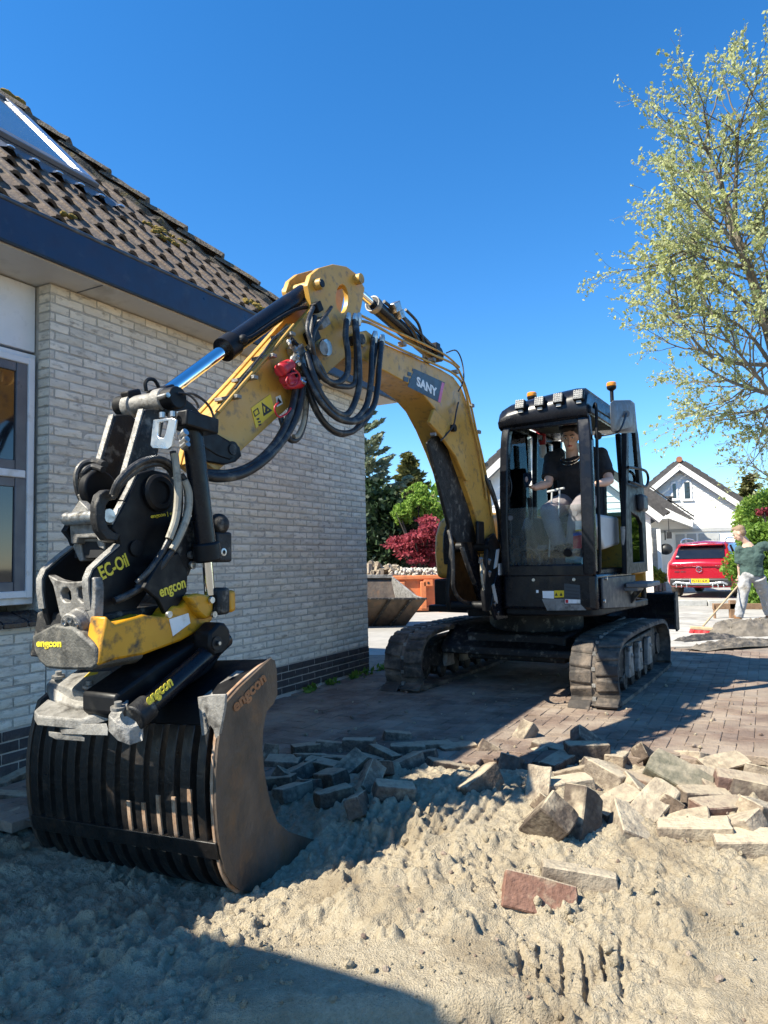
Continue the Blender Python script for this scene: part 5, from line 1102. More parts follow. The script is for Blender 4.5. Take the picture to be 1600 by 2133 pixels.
# ---- lower coupler on the bucket
CB = .30
tplate('coupler_deck', [(240, 1450), (330, 1385), (440, 1318), (462, 1310), (474, 1318), (474, 1345), (440, 1400), (330, 1470), (260, 1505), (240, 1490)], .22, .20, 'black', bevel=.012)
def slab(name, pts, z_b, th, mat, bevel=.006):      # plates lying on the tilted coupler: points given with their own b
    return ob(name, G().prism([L(x, y, b) for x, y, b in pts], (0, 0, -th)), mat, tr, bevel=bevel)
slab('coupler_jaw', [(71, 1480, -.30), (100, 1455, -.36), (160, 1478, -.1), (225, 1470, .12), (228, 1480, .14), (168, 1500, .02), (78, 1492, -.25)], 0, .04, 'grey_worn')
slab('coupler_jaw', [(96, 1425, -.45), (112, 1408, -.45), (135, 1415, -.38), (140, 1445, -.30), (190, 1452, -.12), (196, 1466, -.08), (160, 1472, -.16), (110, 1460, -.36)], 0, .03, 'grey_worn')
slab('coupler_cover', [(120, 1425, -.36), (150, 1402, -.40), (232, 1396, -.15), (232, 1404, -.12), (200, 1440, -.08), (165, 1442, -.18)], 0, .05, 'grey_worn')
ob('coupler_mark', G().prism([L(x, y, b) + V3(0, 0, .002) for x, y, b in ((172, 1415, -.26), (186, 1402, -.27), (205, 1402, -.21), (195, 1416, -.2))], (0, 0, .002)), 'decal_yellow', tr)
slab('coupler_arm', [(205, 1462, .02), (230, 1440, .03), (246, 1425, .0), (262, 1402, -.05), (300, 1385, .0), (338, 1372, .06), (325, 1392, .12), (285, 1412, .15), (262, 1440, .18), (240, 1460, .15)], 0, .03, 'grey_worn')
slab('coupler_lug', [(225, 1490, .20), (245, 1462, .20), (268, 1456, .22), (265, 1475, .26), (282, 1480, .30), (296, 1490, .32), (300, 1510, .32), (270, 1520, .30), (245, 1510, .26)], 0, .06, 'grey_worn')
slab('coupler_lip', [(100, 1522, -.2), (170, 1530, .02), (178, 1536, .04), (120, 1532, -.15)], 0, .02, 'grey_worn'); slab('coupler_lip', [(125, 1508, -.12), (222, 1505, .18), (226, 1518, .2), (130, 1516, -.1)], 0, .03, 'grey_worn')
for q, b in (((122, 1412), -.41), ((246, 1478), .25), ((250, 1425), .08), ((187, 1432), -.1), ((136, 1438), -.34)): p = L(*q, b)+V3(0, 0, .0); ob('coupler_bolt', G().lathe([(.028, 0), (.028, .012), (.014, .013), (.014, .03), (.001, .03)], p, (.1, .1, 1), 14), 'grey_worn', tr)
# long lock cylinder at the near side
k0, k1 = L(278, 1498, CB), L(468, 1330, CB-.05)
lc = ob('lock_cylinder', G().cyl(k0+(k1-k0)*.1, k1, .042, 20), 'black_gloss', tr); ob('cylinder_clevis', G().cyl(k0, k0+(k1-k0)*.14, .052, 16), 'black_worn', lc, bevel=.008)
tplate('lock_end', [(438, 1318), (458, 1296), (470, 1298), (480, 1312), (481, 1340), (466, 1362), (446, 1368), (436, 1350)], CB+.01, .10, 'black', bevel=.012)
p = L(452, 1340, CB+.012); ob('lock_bolt', G().lathe([(.03, 0), (.03, .003), (.012, .0035), (.012, .014), (.001, .014)], p, (0, 1, 0), 14), 'black_worn', tr); ob('lock_bolt_tip', G().cyl(p+V3(0, .014, 0), p+V3(0, .018, 0), .008, 10), 'steel', tr)
ltext('lettering', 'engcon', (312, 1477), (364, 1433), CB+.044, 'letter_yellow', lc, .045, .004)
# light grey strips painting in the sun glint on link and hitch plate edges
def edge(pts, w=.014, name='lit_worn_edge', parent=None, sh=V3(0, 0, 0)): return ob(name, G().sweep([L(x, y, b)+sh for x, y, b in pts], [(-w, -.004), (w, -.004), (w, .004), (-w, .004)], up=(.9, .1, .3)), 'grey_worn', parent or tr)
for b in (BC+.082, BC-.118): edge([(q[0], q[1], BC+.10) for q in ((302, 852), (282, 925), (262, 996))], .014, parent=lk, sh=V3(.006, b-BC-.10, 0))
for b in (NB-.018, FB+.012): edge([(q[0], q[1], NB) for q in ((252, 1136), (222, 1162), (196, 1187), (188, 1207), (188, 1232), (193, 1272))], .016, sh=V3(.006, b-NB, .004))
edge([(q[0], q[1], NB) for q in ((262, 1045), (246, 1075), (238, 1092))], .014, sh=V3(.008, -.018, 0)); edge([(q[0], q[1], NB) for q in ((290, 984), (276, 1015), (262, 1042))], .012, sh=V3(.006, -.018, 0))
# ------------------------------------------------------------------ slotted bucket
BR_, BL_ = .50, -.70
bo = L(500, 1800, .0)
bk = ething('slotted_bucket', 'rusty slotted sorting bucket dug into the sand under the tiltrotator', 'bucket', (bo.x, -.1, -.08))
def drop(p): return Vector((p.x, p.y, p.z-.085*(BR_-p.y)/(BR_-BL_)))
side = [(564, 1372), (573, 1376), (577, 1400), (578, 1446), (570, 1466), (556, 1482), (549, 1515), (547, 1555), (550, 1600), (556, 1640), (565, 1678), (578, 1712), (600, 1732), (630, 1742), (658, 1750), (655, 1772), (640, 1794), (608, 1816), (572, 1835), (546, 1851), (524, 1858), (502, 1855), (484, 1842), (470, 1815), (461, 1780), (454, 1730), (450, 1670), (450, 1610), (454, 1560), (461, 1510), (470, 1466), (500, 1432), (528, 1406)]
SP = [L(x, y, BR_) for x, y in side]
sp_ = ob('side_plate', G().prism(SP, (0, -.012, 0)), 'steel_rust', bk, bevel=.0, label='rusty near side plate with raised lettering')
# pale worn edge strip following the back curve and top
ed = [(568, 1374), (528, 1406), (500, 1432), (470, 1466), (461, 1510), (454, 1560), (450, 1610), (450, 1670), (454, 1730), (461, 1780), (470, 1815), (484, 1842), (502, 1855), (524, 1858)]
E_ = smoothpath([L(x, y, BR_-.016) for x, y in ed], 4); vs = []; cc = sum(SP, Vector())/len(SP)
g = G(); g.sweep([p+V3(0, -.006, 0) for p in E_], [(-.015, -.012), (.015, -.012), (.015, .004), (-.015, .004)], up=(0, 1, 0)); ob('edge_strip', g, 'rust_edge', bk, bevel=.003)
ob('side_plate', G().prism([drop(Vector((p.x, BL_, p.z))) for p in SP], (0, -.025, 0)), 'steel_rust', bk, bevel=.002)
# profile of the back for the slats
bp_ = [(461, 1512), (454, 1560), (450, 1610), (450, 1670), (454, 1730), (461, 1780), (470, 1815), (484, 1842), (502, 1855), (524, 1858), (560, 1842), (600, 1820)]
PB = smoothpath([L(x, y, BR_) for x, y in bp_], 3)
def inner(P, d):
    out = []
    for i, p in enumerate(P):
        t = (P[min(i+1, len(P)-1)]-P[max(i-1, 0)]).normalized(); n = Vector((-t.z, 0, t.x)); n = n if n.dot(cc-p) > 0 else -n; out.append(p+n*d)
    return out
PI = inner(PB, .055); NS = 13; pitch = (BR_-BL_-.03)/NS
for i in range(NS):
    b0 = BR_-.02-i*pitch; w = pitch*.60
    if i == 0: w = pitch*.5
    vs = []
    for P in (PB, PI):
        for p in P: vs.append(drop(Vector((p.x, b0-(pitch-w)*.9, p.z)))); vs.append(drop(Vector((p.x, b0-(pitch-w)*.9-w, p.z))))
    n = len(PB); fs = []
    for j in range(n-1):
        a = 2*j; fs += [(a, a+1, a+3, a+2), (2*n+a+1, 2*n+a, 2*n+a+2, 2*n+a+3), (a, a+2, 2*n+a+2, 2*n+a), (a+1, 2*n+a+1, 2*n+a+3, a+3)]
    fs += [(0, 2*n, 2*n+1, 1), (2*n-2, 2*n-1, 4*n-1, 4*n-2)]
    ob('slat', G().add(vs, fs), 'steel_dark', bk, bevel=.003, seg=1)
# worn slat edges near the side plate, coloured pale for the sunlit stripes
for i in range(1, 6):
    b0 = BR_-.02-i*pitch-(pitch*.4)*.9+.001; k0 = 8+i//2; g = G(); pts = [drop(Vector((p.x, b0, p.z))) for p in PB[k0:17]]; g.sweep(pts, [(-.004, -.010), (.004, -.010), (.004, .010), (-.004, .010)], up=(0, 1, 0)); ob('lit_worn_edge', g, 'rust_edge', bk)
# cross bands
def band(q0, q1, out_, th, name, mat):
    a, b_ = L(*q0, BR_), L(*q1, BR_); t = (b_-a).normalized(); n = Vector((-t.z, 0, t.x)); n = -n if n.dot(cc-a) > 0 else n
    A = [a+n*out_, b_+n*out_, b_-n*th, a-n*th]; g = G(); vs = [drop(Vector((p.x, BR_-.014, p.z))) for p in A]+[drop(Vector((p.x, BL_, p.z))) for p in A]
    g.add(vs, [(3, 2, 1, 0), (4, 5, 6, 7)]+[(i, (i+1) % 4, 4+(i+1) % 4, 4+i) for i in range(4)]); return ob(name, g, mat, bk, bevel=.003)
band((456.5, 1757), (463, 1792), .006, .03, 'cross_band', 'steel_dark')
# top hood and back plate
tp_ = [L(x, y, BR_) for x, y in ((461, 1512), (470, 1466), (500, 1432), (528, 1406), (564, 1372))]; ti = inner(tp_, .02)
for P_, Q_, nm in ((tp_, ti, 'top_plate'),):
    n = len(P_); vs = []
    for b in (BR_-.02, BL_): vs += [drop(Vector((p.x, b, p.z))) for p in P_]+[drop(Vector((p.x, b, p.z))) for p in Q_]
    fs = []
    for j in range(n-1): fs += [(j, j+1, 2*n+j+1, 2*n+j), (n+j+1, n+j, 3*n+j, 3*n+j+1), (j+1, j, n+j, n+j+1), (2*n+j, 2*n+j+1, 3*n+j+1, 3*n+j)]
    fs += [(0, 2*n, 3*n, n), (n-1, 2*n-1, 4*n-1, 3*n-1)]; ob(nm, G().add(vs, fs), 'black', bk, bevel=.004)
# bent corner gusset
g = G(); A = [L(x, y, BR_) for x, y in ((470, 1464), (500, 1430), (498, 1436), (470, 1478), (463, 1540), (459, 1538), (465, 1490))]
def gs(px, th=.012): return [LA(x, y, L(462, 1500, BR_).x+.012) for x, y in px]
g.prism(gs([(411, 1452), (440, 1447), (470, 1446), (468, 1475), (456, 1538), (448, 1540), (444, 1520), (438, 1512), (430, 1530), (420, 1536)]), (-.012, 0, 0)); ob('corner_gusset', g, 'grey_worn', bk, bevel=.003)
g = G().prism([L(472, 1464, BR_-.02), L(530, 1405, BR_-.02), L(530, 1405, BR_-.02)+V3(0, -.10, 0), L(472, 1464, BR_-.02)+V3(0, -.14, 0)], (0, 0, .012)); ob('corner_gusset', g, 'grey_worn', bk, bevel=.003)
# cutting edge
a, b_ = L(600, 1820, BR_), L(657, 1756, BR_); g = G(); vs = []
for b in (BR_-.013, BL_): vs += [drop(Vector((p.x, b, p.z))) for p in (L(560, 1840, BR_), L(657, 1760, BR_), L(655, 1750, BR_), L(590, 1800, BR_))]
g.add(vs, [(3, 2, 1, 0), (4, 5, 6, 7)]+[(i, (i+1) % 4, 4+(i+1) % 4, 4+i) for i in range(4)]); ob('cutting_edge', g, 'steel_rust', bk, bevel=.003)
p0, p1 = L(492, 1492, BR_+.0005), L(557, 1424, BR_+.0005); text_on('raised_lettering', 'engcon', p0, p1-p0, (0, 1, 0), 'rust', bk, width=(p1-p0).length, height=.052, bold=.004, extrude=.004)
# ------------------------------------------------------------------ loose clinkers
def clinker(seed, l=.205, w=.10, h=.08):
    rr = random.Random(seed); bm = bmesh.new(); bmesh.ops.create_cube(bm, size=1); 
    for v in bm.verts: v.co = Vector((v.co.x*l, v.co.y*w, v.co.z*h))+Vector((rr.uniform(-.003, .003), rr.uniform(-.0025, .0025), rr.uniform(-.0025, .0025)))
    bmesh.ops.bevel(bm, geom=bm.edges[:], offset=.004, segments=1, affect='EDGES')
    cor = rr.sample([Vector((sx*l/2, sy*w/2, sz*h/2)) for sx in (-1, 1) for sy in (-1, 1) for sz in (-1, 1)], 4)
    bmesh.ops.subdivide_edges(bm, edges=[e for e in bm.edges if e.calc_length() > .03], cuts=3, use_grid_fill=True)
    for v in bm.verts:
        n = v.co.normalized(); p = v.co
        k = float(vnoise(np.array(p.x*38+seed), np.array(p.y*38+p.z*31), seed)-.5)*.004
        for c in cor:
            d = (p-c).length
            if d < .030: k -= (1-d/.030)*.007
        v.co = p+n*k
    me = bpy.data.meshes.new('loose_brick'); bm.to_mesh(me); bm.free(); return me
CK = {}
for kind in ('loose_brick', 'loose_brick_green', 'loose_brick_red', 'loose_brick_sandy'):
    CK[kind] = []
    for i in range(4): m = clinker(i*7+len(kind)); m.materials.append(MATS[kind]); CK[kind].append(m)
LB = [ # px, lift, (roll, pitch, yaw) degrees, kind, label, scale
 ((1226, 1592), .10, (90, 2, 3), '', 'long sandy brick lying level across the top of the heap', 1.08), ((1290, 1592), .04, (0, 5, 60), '_sandy', 'small pale sandy brick right of the level brick on the heap', .95), ((1352, 1590), .045, (50, 30, 40), '', 'brick standing on a corner behind the long green brick', .9),
 ((1228, 1556), .05, (40, 35, 10), '', 'brick poking up as a point at the back of the heap', .95), ((1090, 1545), .04, (10, -50, 20), '_sandy', 'pale brick tipped upright at the far edge of the sand', .95), ((1150, 1572), .03, (0, 10, -25), '', 'flat brick lying at the far edge beside the upright pale brick', 1),
 ((1418, 1640), .07, (35, 22, -38), '_green', 'long dark green brick sloping down the right of the heap', 1.25), ((1512, 1612), .05, (20, -8, 14), '', 'dull brown brick lying behind the pink brick at the right edge', 1.15), ((1556, 1652), .05, (8, 8, -14), '_red', 'pinkish red brick at the right edge of the picture', 1.1),
 ((1508, 1702), .035, (4, 2, 12), '_red', 'red brick with a cap of sand lying flat near the right edge', 1.05), ((1362, 1698), .05, (25, -25, 35), '_sandy', 'sand covered brick leaning below the long green brick', 1.1), ((1268, 1640), .07, (80, 10, -60), '_sandy', 'sand caked brick standing on end under the level brick', .95),
 ((1202, 1625), .03, (0, -20, -40), '', 'dark brick wedged in shadow under the level brick', 1), ((1002, 1648), .05, (75, -20, 38), '', 'lone brick standing on edge in the open sand', .95), ((1137, 1742), .06, (58, 40, 115), '', 'large brick propped up at a steep angle in the middle of the sand', 1.25),
 ((1212, 1735), .06, (70, -48, 62), '', 'brick leaning against the steeply propped brick', 1.2), ((1122, 1662), .05, (10, -40, 70), '_sandy', 'sandy brick in the dark gully above the propped brick', .95), ((1208, 1845), .012, (-12, 6, -12), '_sandy', 'brick lying flat and almost buried below the propped bricks', 1.15),
 ((1124, 1888), .04, (55, 12, -8), '_red', 'reddish brick set on edge in the foreground sand', 1.05), ((1288, 1690), .035, (15, -18, 25), '', 'brick half under sand left of the leaning sandy brick', 1), ((1452, 1742), .008, (2, -6, -20), '_sandy', 'flat brick under sand below the capped red brick', 1.2),
 ((1572, 1772), .012, (4, -5, -16), '_sandy', 'flat sandy brick lowest at the right edge', 1.2), ((1596, 1705), .03, (10, 20, 30), '_sandy', 'sandy brick cut off by the right edge of the picture', 1), ((1320, 1640), .03, (0, 10, -20), '_red', 'red brick between the standing brick and the long green brick', 1),
 ((1400, 1690), .03, (30, 20, 70), '', 'brick tucked under the long green brick', .9), ((1470, 1670), .025, (5, 5, 5), '', 'brick lying between the green brick and the capped red brick', .95),
 ((637, 1580), .04, (0, 0, 24), '', 'single dark brick block standing in the house shadow, leftmost', .85), ((748, 1576), .05, (90, 0, -6), '', 'dark brick on its side in the shadow left of the sand', 1), ((828, 1550), .03, (0, 8, 8), '', 'dark brick lying farthest back in the shadow', .9),
 ((850, 1578), .02, (0, 0, 2), '', 'brick with a dusty top lying level in the shadow', 1.05), ((907, 1566), .025, (0, 4, 22), '', 'brick at the shadow edge of the paving beside the dusty brick', 1.0), ((955, 1570), .025, (0, -3, 18), '', 'brick half in sun at the edge of the sand', 1.0),
 ((672, 1614), .02, (5, 8, -18), '', 'brick dusted with sand below the single block', 1.05), ((728, 1618), .04, (30, -22, 45), '', 'brick tilted up in the shadow behind the bucket', 1), ((600, 1642), .03, (20, 30, 50), '', 'brick close behind the bucket side plate', .9),
 ((772, 1650), .05, (50, -30, 70), '_sandy', 'brick on its corner with one sunlit sandy face', .95), ((822, 1670), .03, (10, 10, 10), '', 'brick at the shadow line left of the lone brick', .95), ((745, 1700), .03, (70, 10, 80), '', 'dark brick upright in the sand behind the bucket', .9), ((560, 1602), .03, (10, -50, 80), '', 'brick peeping out behind the bucket side plate', .9), ((790, 1625), .03, (10, 25, 120), '', 'brick lying across others in the shadow', .9),
 ((18, 1600), .07, (0, 5, 30), '', 'top brick of the dark pile at the left edge', 1), ((30, 1645), .05, (10, -10, 60), '', 'second brick down in the dark pile at the left edge', 1), ((10, 1690), .04, (0, 10, 20), '', 'third brick down in the dark pile at the left edge', 1), ((42, 1722), .02, (5, 0, 75), '', 'lowest brick of the dark pile beside the bucket', 1), ((-25, 1665), .04, (0, 0, 10), '', 'brick of the dark pile cut by the left edge', 1),
]
rx = random.Random(5)
EX = [((1075, 1600), ''), ((1110, 1580), '_sandy'), ((1165, 1600), ''), ((1180, 1650), '_sandy'), ((1245, 1675), ''), ((1330, 1660), '_sandy'), ((1385, 1610), ''), ((1440, 1590), '_sandy'), ((1480, 1640), ''), ((1545, 1600), ''), ((1580, 1620), '_sandy'), ((1430, 1720), ''), ((1540, 1735), '_sandy'), ((1310, 1725), '_sandy'), ((1160, 1690), ''), ((1255, 1610), ''), ((1345, 1625), ''), ((1590, 1665), ''), ((590, 1610), ''), ((625, 1625), ''), ((655, 1650), ''), ((690, 1640), ''), ((705, 1600), ''), ((645, 1600), ''), ((770, 1600), ''), ((800, 1590), ''), ((610, 1670), '_sandy'), ((695, 1680), ''), ((880, 1590), ''), ((575, 1650), ''), ((930, 1605), ''), ((1030, 1575), ''), ((760, 1570), ''), ((690, 1575), ''), ((845, 1610), '')]
ORD = 'first second third fourth fifth sixth seventh eighth ninth tenth eleventh twelfth thirteenth fourteenth fifteenth sixteenth seventeenth eighteenth nineteenth twentieth twenty-first twenty-second twenty-third'.split()
EX.sort(); ns = nl = 0
for i, (q, kd) in enumerate(EX):
    if q[0] < 900: lab = ORD[ns]+' from the left of the small bricks in the dark rubble behind the bucket'; ns += 1
    else: lab = ORD[nl]+' from the left of the half buried bricks filling the sunlit heap'; nl += 1
    LB.append((q, rx.uniform(.0, .035), (rx.uniform(-14, 14) if q[0] < 900 else rx.uniform(-35, 35), rx.uniform(-14, 14) if q[0] < 900 else rx.uniform(-30, 30), rx.uniform(0, 180)), kd, lab, rx.uniform(.85, 1.1)))
rr = random.Random(77)
for k, (q, lift, rot, kind, lab, sc) in enumerate(LB):
    P = hit(*q); o = bpy.data.objects.new('loose_brick', CK['loose_brick'+kind][k % 4]); COL.objects.link(o)
    o.location = P+Vector((0, .02, lift*.72+(.022 if q[0] < 900 else -.012))); o.rotation_euler = [R_(a) for a in rot]; sc *= 1.22 if q[0] > 900 else 1.05; o.scale = (sc, sc, sc); tag(o, lab, 'brick', 'loose bricks dug out of the driveway')
# ------------------------------------------------------------------ people
FT = bpy.data.textures.new('folds', 'CLOUDS'); FT.noise_scale = .09; FT.noise_depth = 2
def fuse(name, g, mat, parent, vox=.010, sm=4, folds=0.0):
    o = ob(name, g, mat, parent, smooth=None)
    m = o.modifiers.new('fuse', 'REMESH'); m.mode = 'VOXEL'; m.voxel_size = vox; m.use_smooth_shade = True
    s = o.modifiers.new('soft', 'SMOOTH'); s.iterations = sm; s.factor = .5
    if folds:
        d = o.modifiers.new('folds', 'DISPLACE'); d.texture = FT; d.strength = folds; d.mid_level = .5; d.texture_coords = 'LOCAL'
    return o
def head_geo(g, c, fwd, up, s=1.0):      # c: centre of skull, fwd: face direction
    f = Vector(fwd).normalized(); u = Vector(up); r = f.cross(u).normalized(); u = r.cross(f).normalized(); c = Vector(c)
    R = Matrix((f, r, u)).transposed()
    P = lambda x, y, z: c+R @ Vector((x*s, y*s, z*s))
    g.ball(c+R @ Vector((-.005, 0, .025))*s, (.098*s, .076*s, .105*s), 18, 12, R); g.ball(P(.02, 0, -.045), (.072*s, .060*s, .075*s), 16, 10, R); g.ball(P(.055, 0, -.095), (.032*s, .036*s, .026*s), 12, 8, R)
    g.tube([P(.092, 0, .015), P(.108, 0, -.02), P(.116, 0, -.038), P(.095, 0, -.046)], [.010*s, .012*s, .016*s, .012*s], 8)
    g.ball(P(.085, 0, .028), (.018*s, .055*s, .012*s), 10, 6, R)
    g.ball(P(.085, 0, -.072), (.016*s, .026*s, .009*s), 10, 6, R)
    for q in (-1, 1): g.ball(P(-.005, q*.078*s/s, -.012), (.022*s, .010*s, .034*s), 10, 7, R); g.ball(P(.06, q*.035, -.03), (.03*s, .025*s, .022*s), 10, 7, R)
    return P, R
def face_bits(P, R, parent, s=1.0, brow='hair_dark'):
    for q in (-1, 1):
        ob('eye', G().ball(P(.089, q*.031, .006), (.008*s, .014*s, .007*s), 10, 7, R), 'decal_white', parent); ob('iris', G().ball(P(.0945, q*.031, .005), (.005*s, .007*s, .007*s), 8, 6, R), 'hair_dark', parent)
        ob('eyebrow', G().tube([P(.100, q*.012, .026), P(.102, q*.032, .032), P(.088, q*.054, .027)], [.004*s, .006*s, .003*s], 6), brow, parent)
    ob('lips', G().tube([P(.090, -.024, -.071), P(.104, 0, -.070), P(.090, .024, -.071)], [.003*s, .0065*s, .003*s], 6), 'red', parent)
def hand(g, w, d, side, s=1.0, curl=.7):   # wrist point, pointing direction, palm side vector
    d = Vector(d).normalized(); n = Vector(side).normalized(); x = d.cross(n).normalized(); n = x.cross(d).normalized(); w = Vector(w)
    g.tube([w-d*.02, w+d*.03, w+d*.085], [(.024*s, .020*s), (.040*s, .019*s), (.042*s, .016*s)], 10)
    for i, ln in enumerate((.072, .082, .076, .06)):
        b = w+d*.085*s+x*((i-1.5)*.021*s); c1 = curl*.8; p1 = b+(d*math.cos(c1)+n*math.sin(c1))*ln*.45*s; p2 = p1+(d*math.cos(c1*2)+n*math.sin(c1*2))*ln*.35*s; p3 = p2+(d*math.cos(c1*2.8)+n*math.sin(c1*2.8))*ln*.25*s
        g.tube([b, p1, p2, p3], [.0105*s, .0098*s, .009*s, .0075*s], 8)
    b = w+d*.03*s-x*.036*s; g.tube([b, b-x*.022*s+d*.025*s+n*.012, b-x*.016*s+d*.05*s+n*.03], [.014*s, .012*s, .009*s], 8)
# ---- operator in the cab
op_o = V3(.45, .56, 1.57)
op = ething('person', 'young man in black t-shirt seated in the cab holding a phone', 'person', op_o)
ah = .64; hc = LA(1187, 911, ah); nk = LA(1191, 936, ah-.05); rs = LA(1150, 956, .56); ls = LA(1250, 950, .52); pel = LA(1203, 1046, .44); ch = (rs+ls)/2+V3(.02, 0, -.10)
re_ = LA(1142, 1008, .72); rw = LA(1112, 1016, .90); le_ = LA(1270, 1002, .66); lw_ = LA(1243, 1008, .84)
rk = LA(1143, 1066, 1.00); lk_ = LA(1206, 1062, 1.02); rh = pel+V3(.03, -.10, .0); lh = pel+V3(.03, .10, 0); rf = LA(1168, 1142, 1.06); lf = LA(1192, 1140, 1.08)
g = G(); P, R = head_geo(g, hc, V3(.90, .18, -.26), V3(.15, 0, 1), .98)
g.tube([nk+V3(-.02, 0, -.09), nk, hc+V3(-.01, 0, -.06)], [.062, .055, .056], 14)
g.tube([pel, pel.lerp(ch, .5), ch, ch.lerp(nk, .5)+V3(-.02, 0, .0)], [(.16, .11), (.15, .105), (.18, .115), (.10, .08)], 16)
for a_, b_, c_ in ((rs, re_, rw), (ls, le_, lw_)): g.tube([a_, a_.lerp(b_, .5), b_, b_.lerp(c_, .35), c_], [.058, .052, .042, .043, .029], 12)
hand(g, rw, LA(1098, 1008, .96)-rw, V3(.2, .5, .6)); hand(g, lw_, V3(.6, -.7, -.2), V3(0, 0, -1))
for a_, b_, c_ in ((rh, rk, rf), (lh, lk_, lf)): g.tube([a_, a_.lerp(b_, .5), b_, b_.lerp(c_, .4), c_], [.085, .075, .056, .054, .04], 12)
fuse('body', g, 'skin', op, .009); face_bits(P, R, op, .98)
g = G(); u = R @ Vector((0, 0, 1)); g.ball(hc+R @ Vector((-.022, 0, .055)), (.100, .088, .088), 18, 12, R); g.ball(hc+R @ Vector((-.05, 0, .0)), (.065, .082, .09), 14, 10, R); rr = random.Random(3)
for i in range(60):
    t = rr.uniform(-math.pi, math.pi); el = rr.uniform(.2, 1.4); d = Vector((math.cos(t)*math.cos(el), math.sin(t)*math.cos(el), math.sin(el))); p = hc+R @ Vector((-.012+d.x*.10, d.y*.085, .05+d.z*.09)); g.ball(p, rr.uniform(.014, .024), 7, 5)
for i in range(9): g.ball(hc+R @ Vector((.075+.012*rr.random(), -.055+.0138*i, .085+.012*rr.random())), .022, 8, 6)
o = fuse('hair', g, 'hair_dark', op, .008, 1)
g = G(); g.tube([pel+V3(0, 0, -.02), pel.lerp(ch, .5), ch, ch.lerp(nk, .55)+V3(-.02, 0, 0)], [(.19, .145), (.175, .135), (.205, .14), (.115, .09)], 18)
for a_, b_ in ((rs, re_), (ls, le_)): g.tube([a_+V3(0, 0, .02), a_.lerp(b_, .55), a_.lerp(b_, .78)], [.075, .072, .074], 12); g.ball(a_, .082, 12, 8); g.tube([a_, a_.lerp(ch, .5)+V3(0, 0, .07)], [.075, .09], 10)
fuse('t_shirt', g, 'shirt_black', op, .011, 3, .02)
g = G()
for a_, b_, c_ in ((rh, rk, rf), (lh, lk_, lf)): g.tube([a_, a_.lerp(b_, .5), b_, b_.lerp(c_, .4), b_.lerp(c_, .95)], [.105, .098, .082, .078, .062], 14); g.ball(b_, .082, 12, 8)
g.ball(pel, (.15, .19, .11), 14, 9); fuse('trousers', g, 'trouser_mauve', op, .011, 3, .02)
for f_ in (rf, lf): ob('boot', G().tube([f_+V3(-.08, 0, -.02), f_+V3(.02, 0, -.02), f_+V3(.14, 0, -.05)], [(.05, .06), (.05, .06), (.04, .035)], 10), 'black', op)
cpts = [nk+V3(.055*math.cos(t)+.03, .085*math.sin(t), -.075-.05*math.cos(t)) for t in np.linspace(-1.8, 1.8, 22)]; ob('necklace', G().tube(cpts, .006, 6), 'chrome', op)
cpts = [nk+V3(.07*math.cos(t)+.045, .095*math.sin(t), -.085-.075*math.cos(t)) for t in np.linspace(-1.7, 1.7, 22)]; ob('necklace', G().tube(cpts, .005, 6), 'chrome', op)
ph = LA(1100, 999, 1.0); pho = ething('smartphone', 'black smartphone in the hand of the seated operator', 'phone', (ph.x, ph.y, ph.z))
Rp_ = Euler((R_(12), R_(-25), 0)).to_matrix(); ob('phone_body', G().box(ph, (.010, .075, .155), Rp_), 'black_gloss', pho, bevel=.004); ob('screen', G().box(ph+Rp_ @ V3(-.0058, 0, 0), (.001, .068, .145), Rp_), 'car_glass', pho)
# ---- man sweeping
YD = 12.1
def S(x, y, d=0.0): return ondep(x, y, YD+d)
sw_ = thing('person', 'man in green t-shirt and grey trousers sweeping, seen from behind', 'person', onz(1548, 1308))
ORI[sw_.name] = sw_.location.copy(); sw_.rotation_euler = (0, 0, 0)
hc = S(1541, 1110); g = G(); P, R = head_geo(g, hc, Vector((-.66, .66, -.36)), Vector((-.25, .1, 1)), 1.0)
nk = S(1556, 1131); lsh = S(1541, 1147, .05); rsh = S(1586, 1140, -.12); pel = S(1566, 1196, .02); chs = S(1563, 1158)
lel = S(1541, 1172, .10); lwr = S(1541, 1196, .16); rel = S(1612, 1138, -.15); rwr = S(1628, 1160, -.05)
lhp, rhp = S(1553, 1203, .06), S(1580, 1202, -.05); lkn, rkn = S(1548, 1243, .0), S(1592, 1240, .12); lft, rft = S(1537, 1294, .0), S(1604, 1285, .25)
g.tube([nk+Vector((.02, 0, -.06)), nk, hc+Vector((.02, 0, -.05))], [.062, .055, .055], 12)
g.tube([pel, pel.lerp(chs, .5), chs, nk], [(.15, .10), (.145, .10), (.185, .115), (.07, .06)], 16)
for a_, b_, c_ in ((lsh, lel, lwr), (rsh, rel, rwr)): g.tube([a_, a_.lerp(b_, .5), b_, b_.lerp(c_, .35), c_], [.058, .052, .042, .042, .028], 12)
hand(g, lwr, Vector((0, .1, -1)), Vector((-.6, .6, 0)), 1.0, 1.0); hand(g, rwr, Vector((.2, .2, -1)), Vector((-1, 0, 0)), 1.0, 1.0)
for a_, b_, c_ in ((lhp, lkn, lft), (rhp, rkn, rft)): g.tube([a_, a_.lerp(b_, .5), b_, b_.lerp(c_, .4), c_], [.09, .078, .056, .055, .04], 12)
fuse('body', g, 'skin', sw_, .011); face_bits(P, R, sw_, 1.0, 'hair_fair')
g = G(); g.ball(hc+R @ Vector((-.02, 0, .055)), (.095, .078, .078), 16, 10, R); g.ball(hc+R @ Vector((.05, 0, .095)), (.05, .06, .035), 12, 8, R); g.ball(hc+R @ Vector((-.045, 0, .005)), (.062, .074, .085), 12, 8, R); fuse('hair', g, 'hair_fair', sw_, .009, 2)
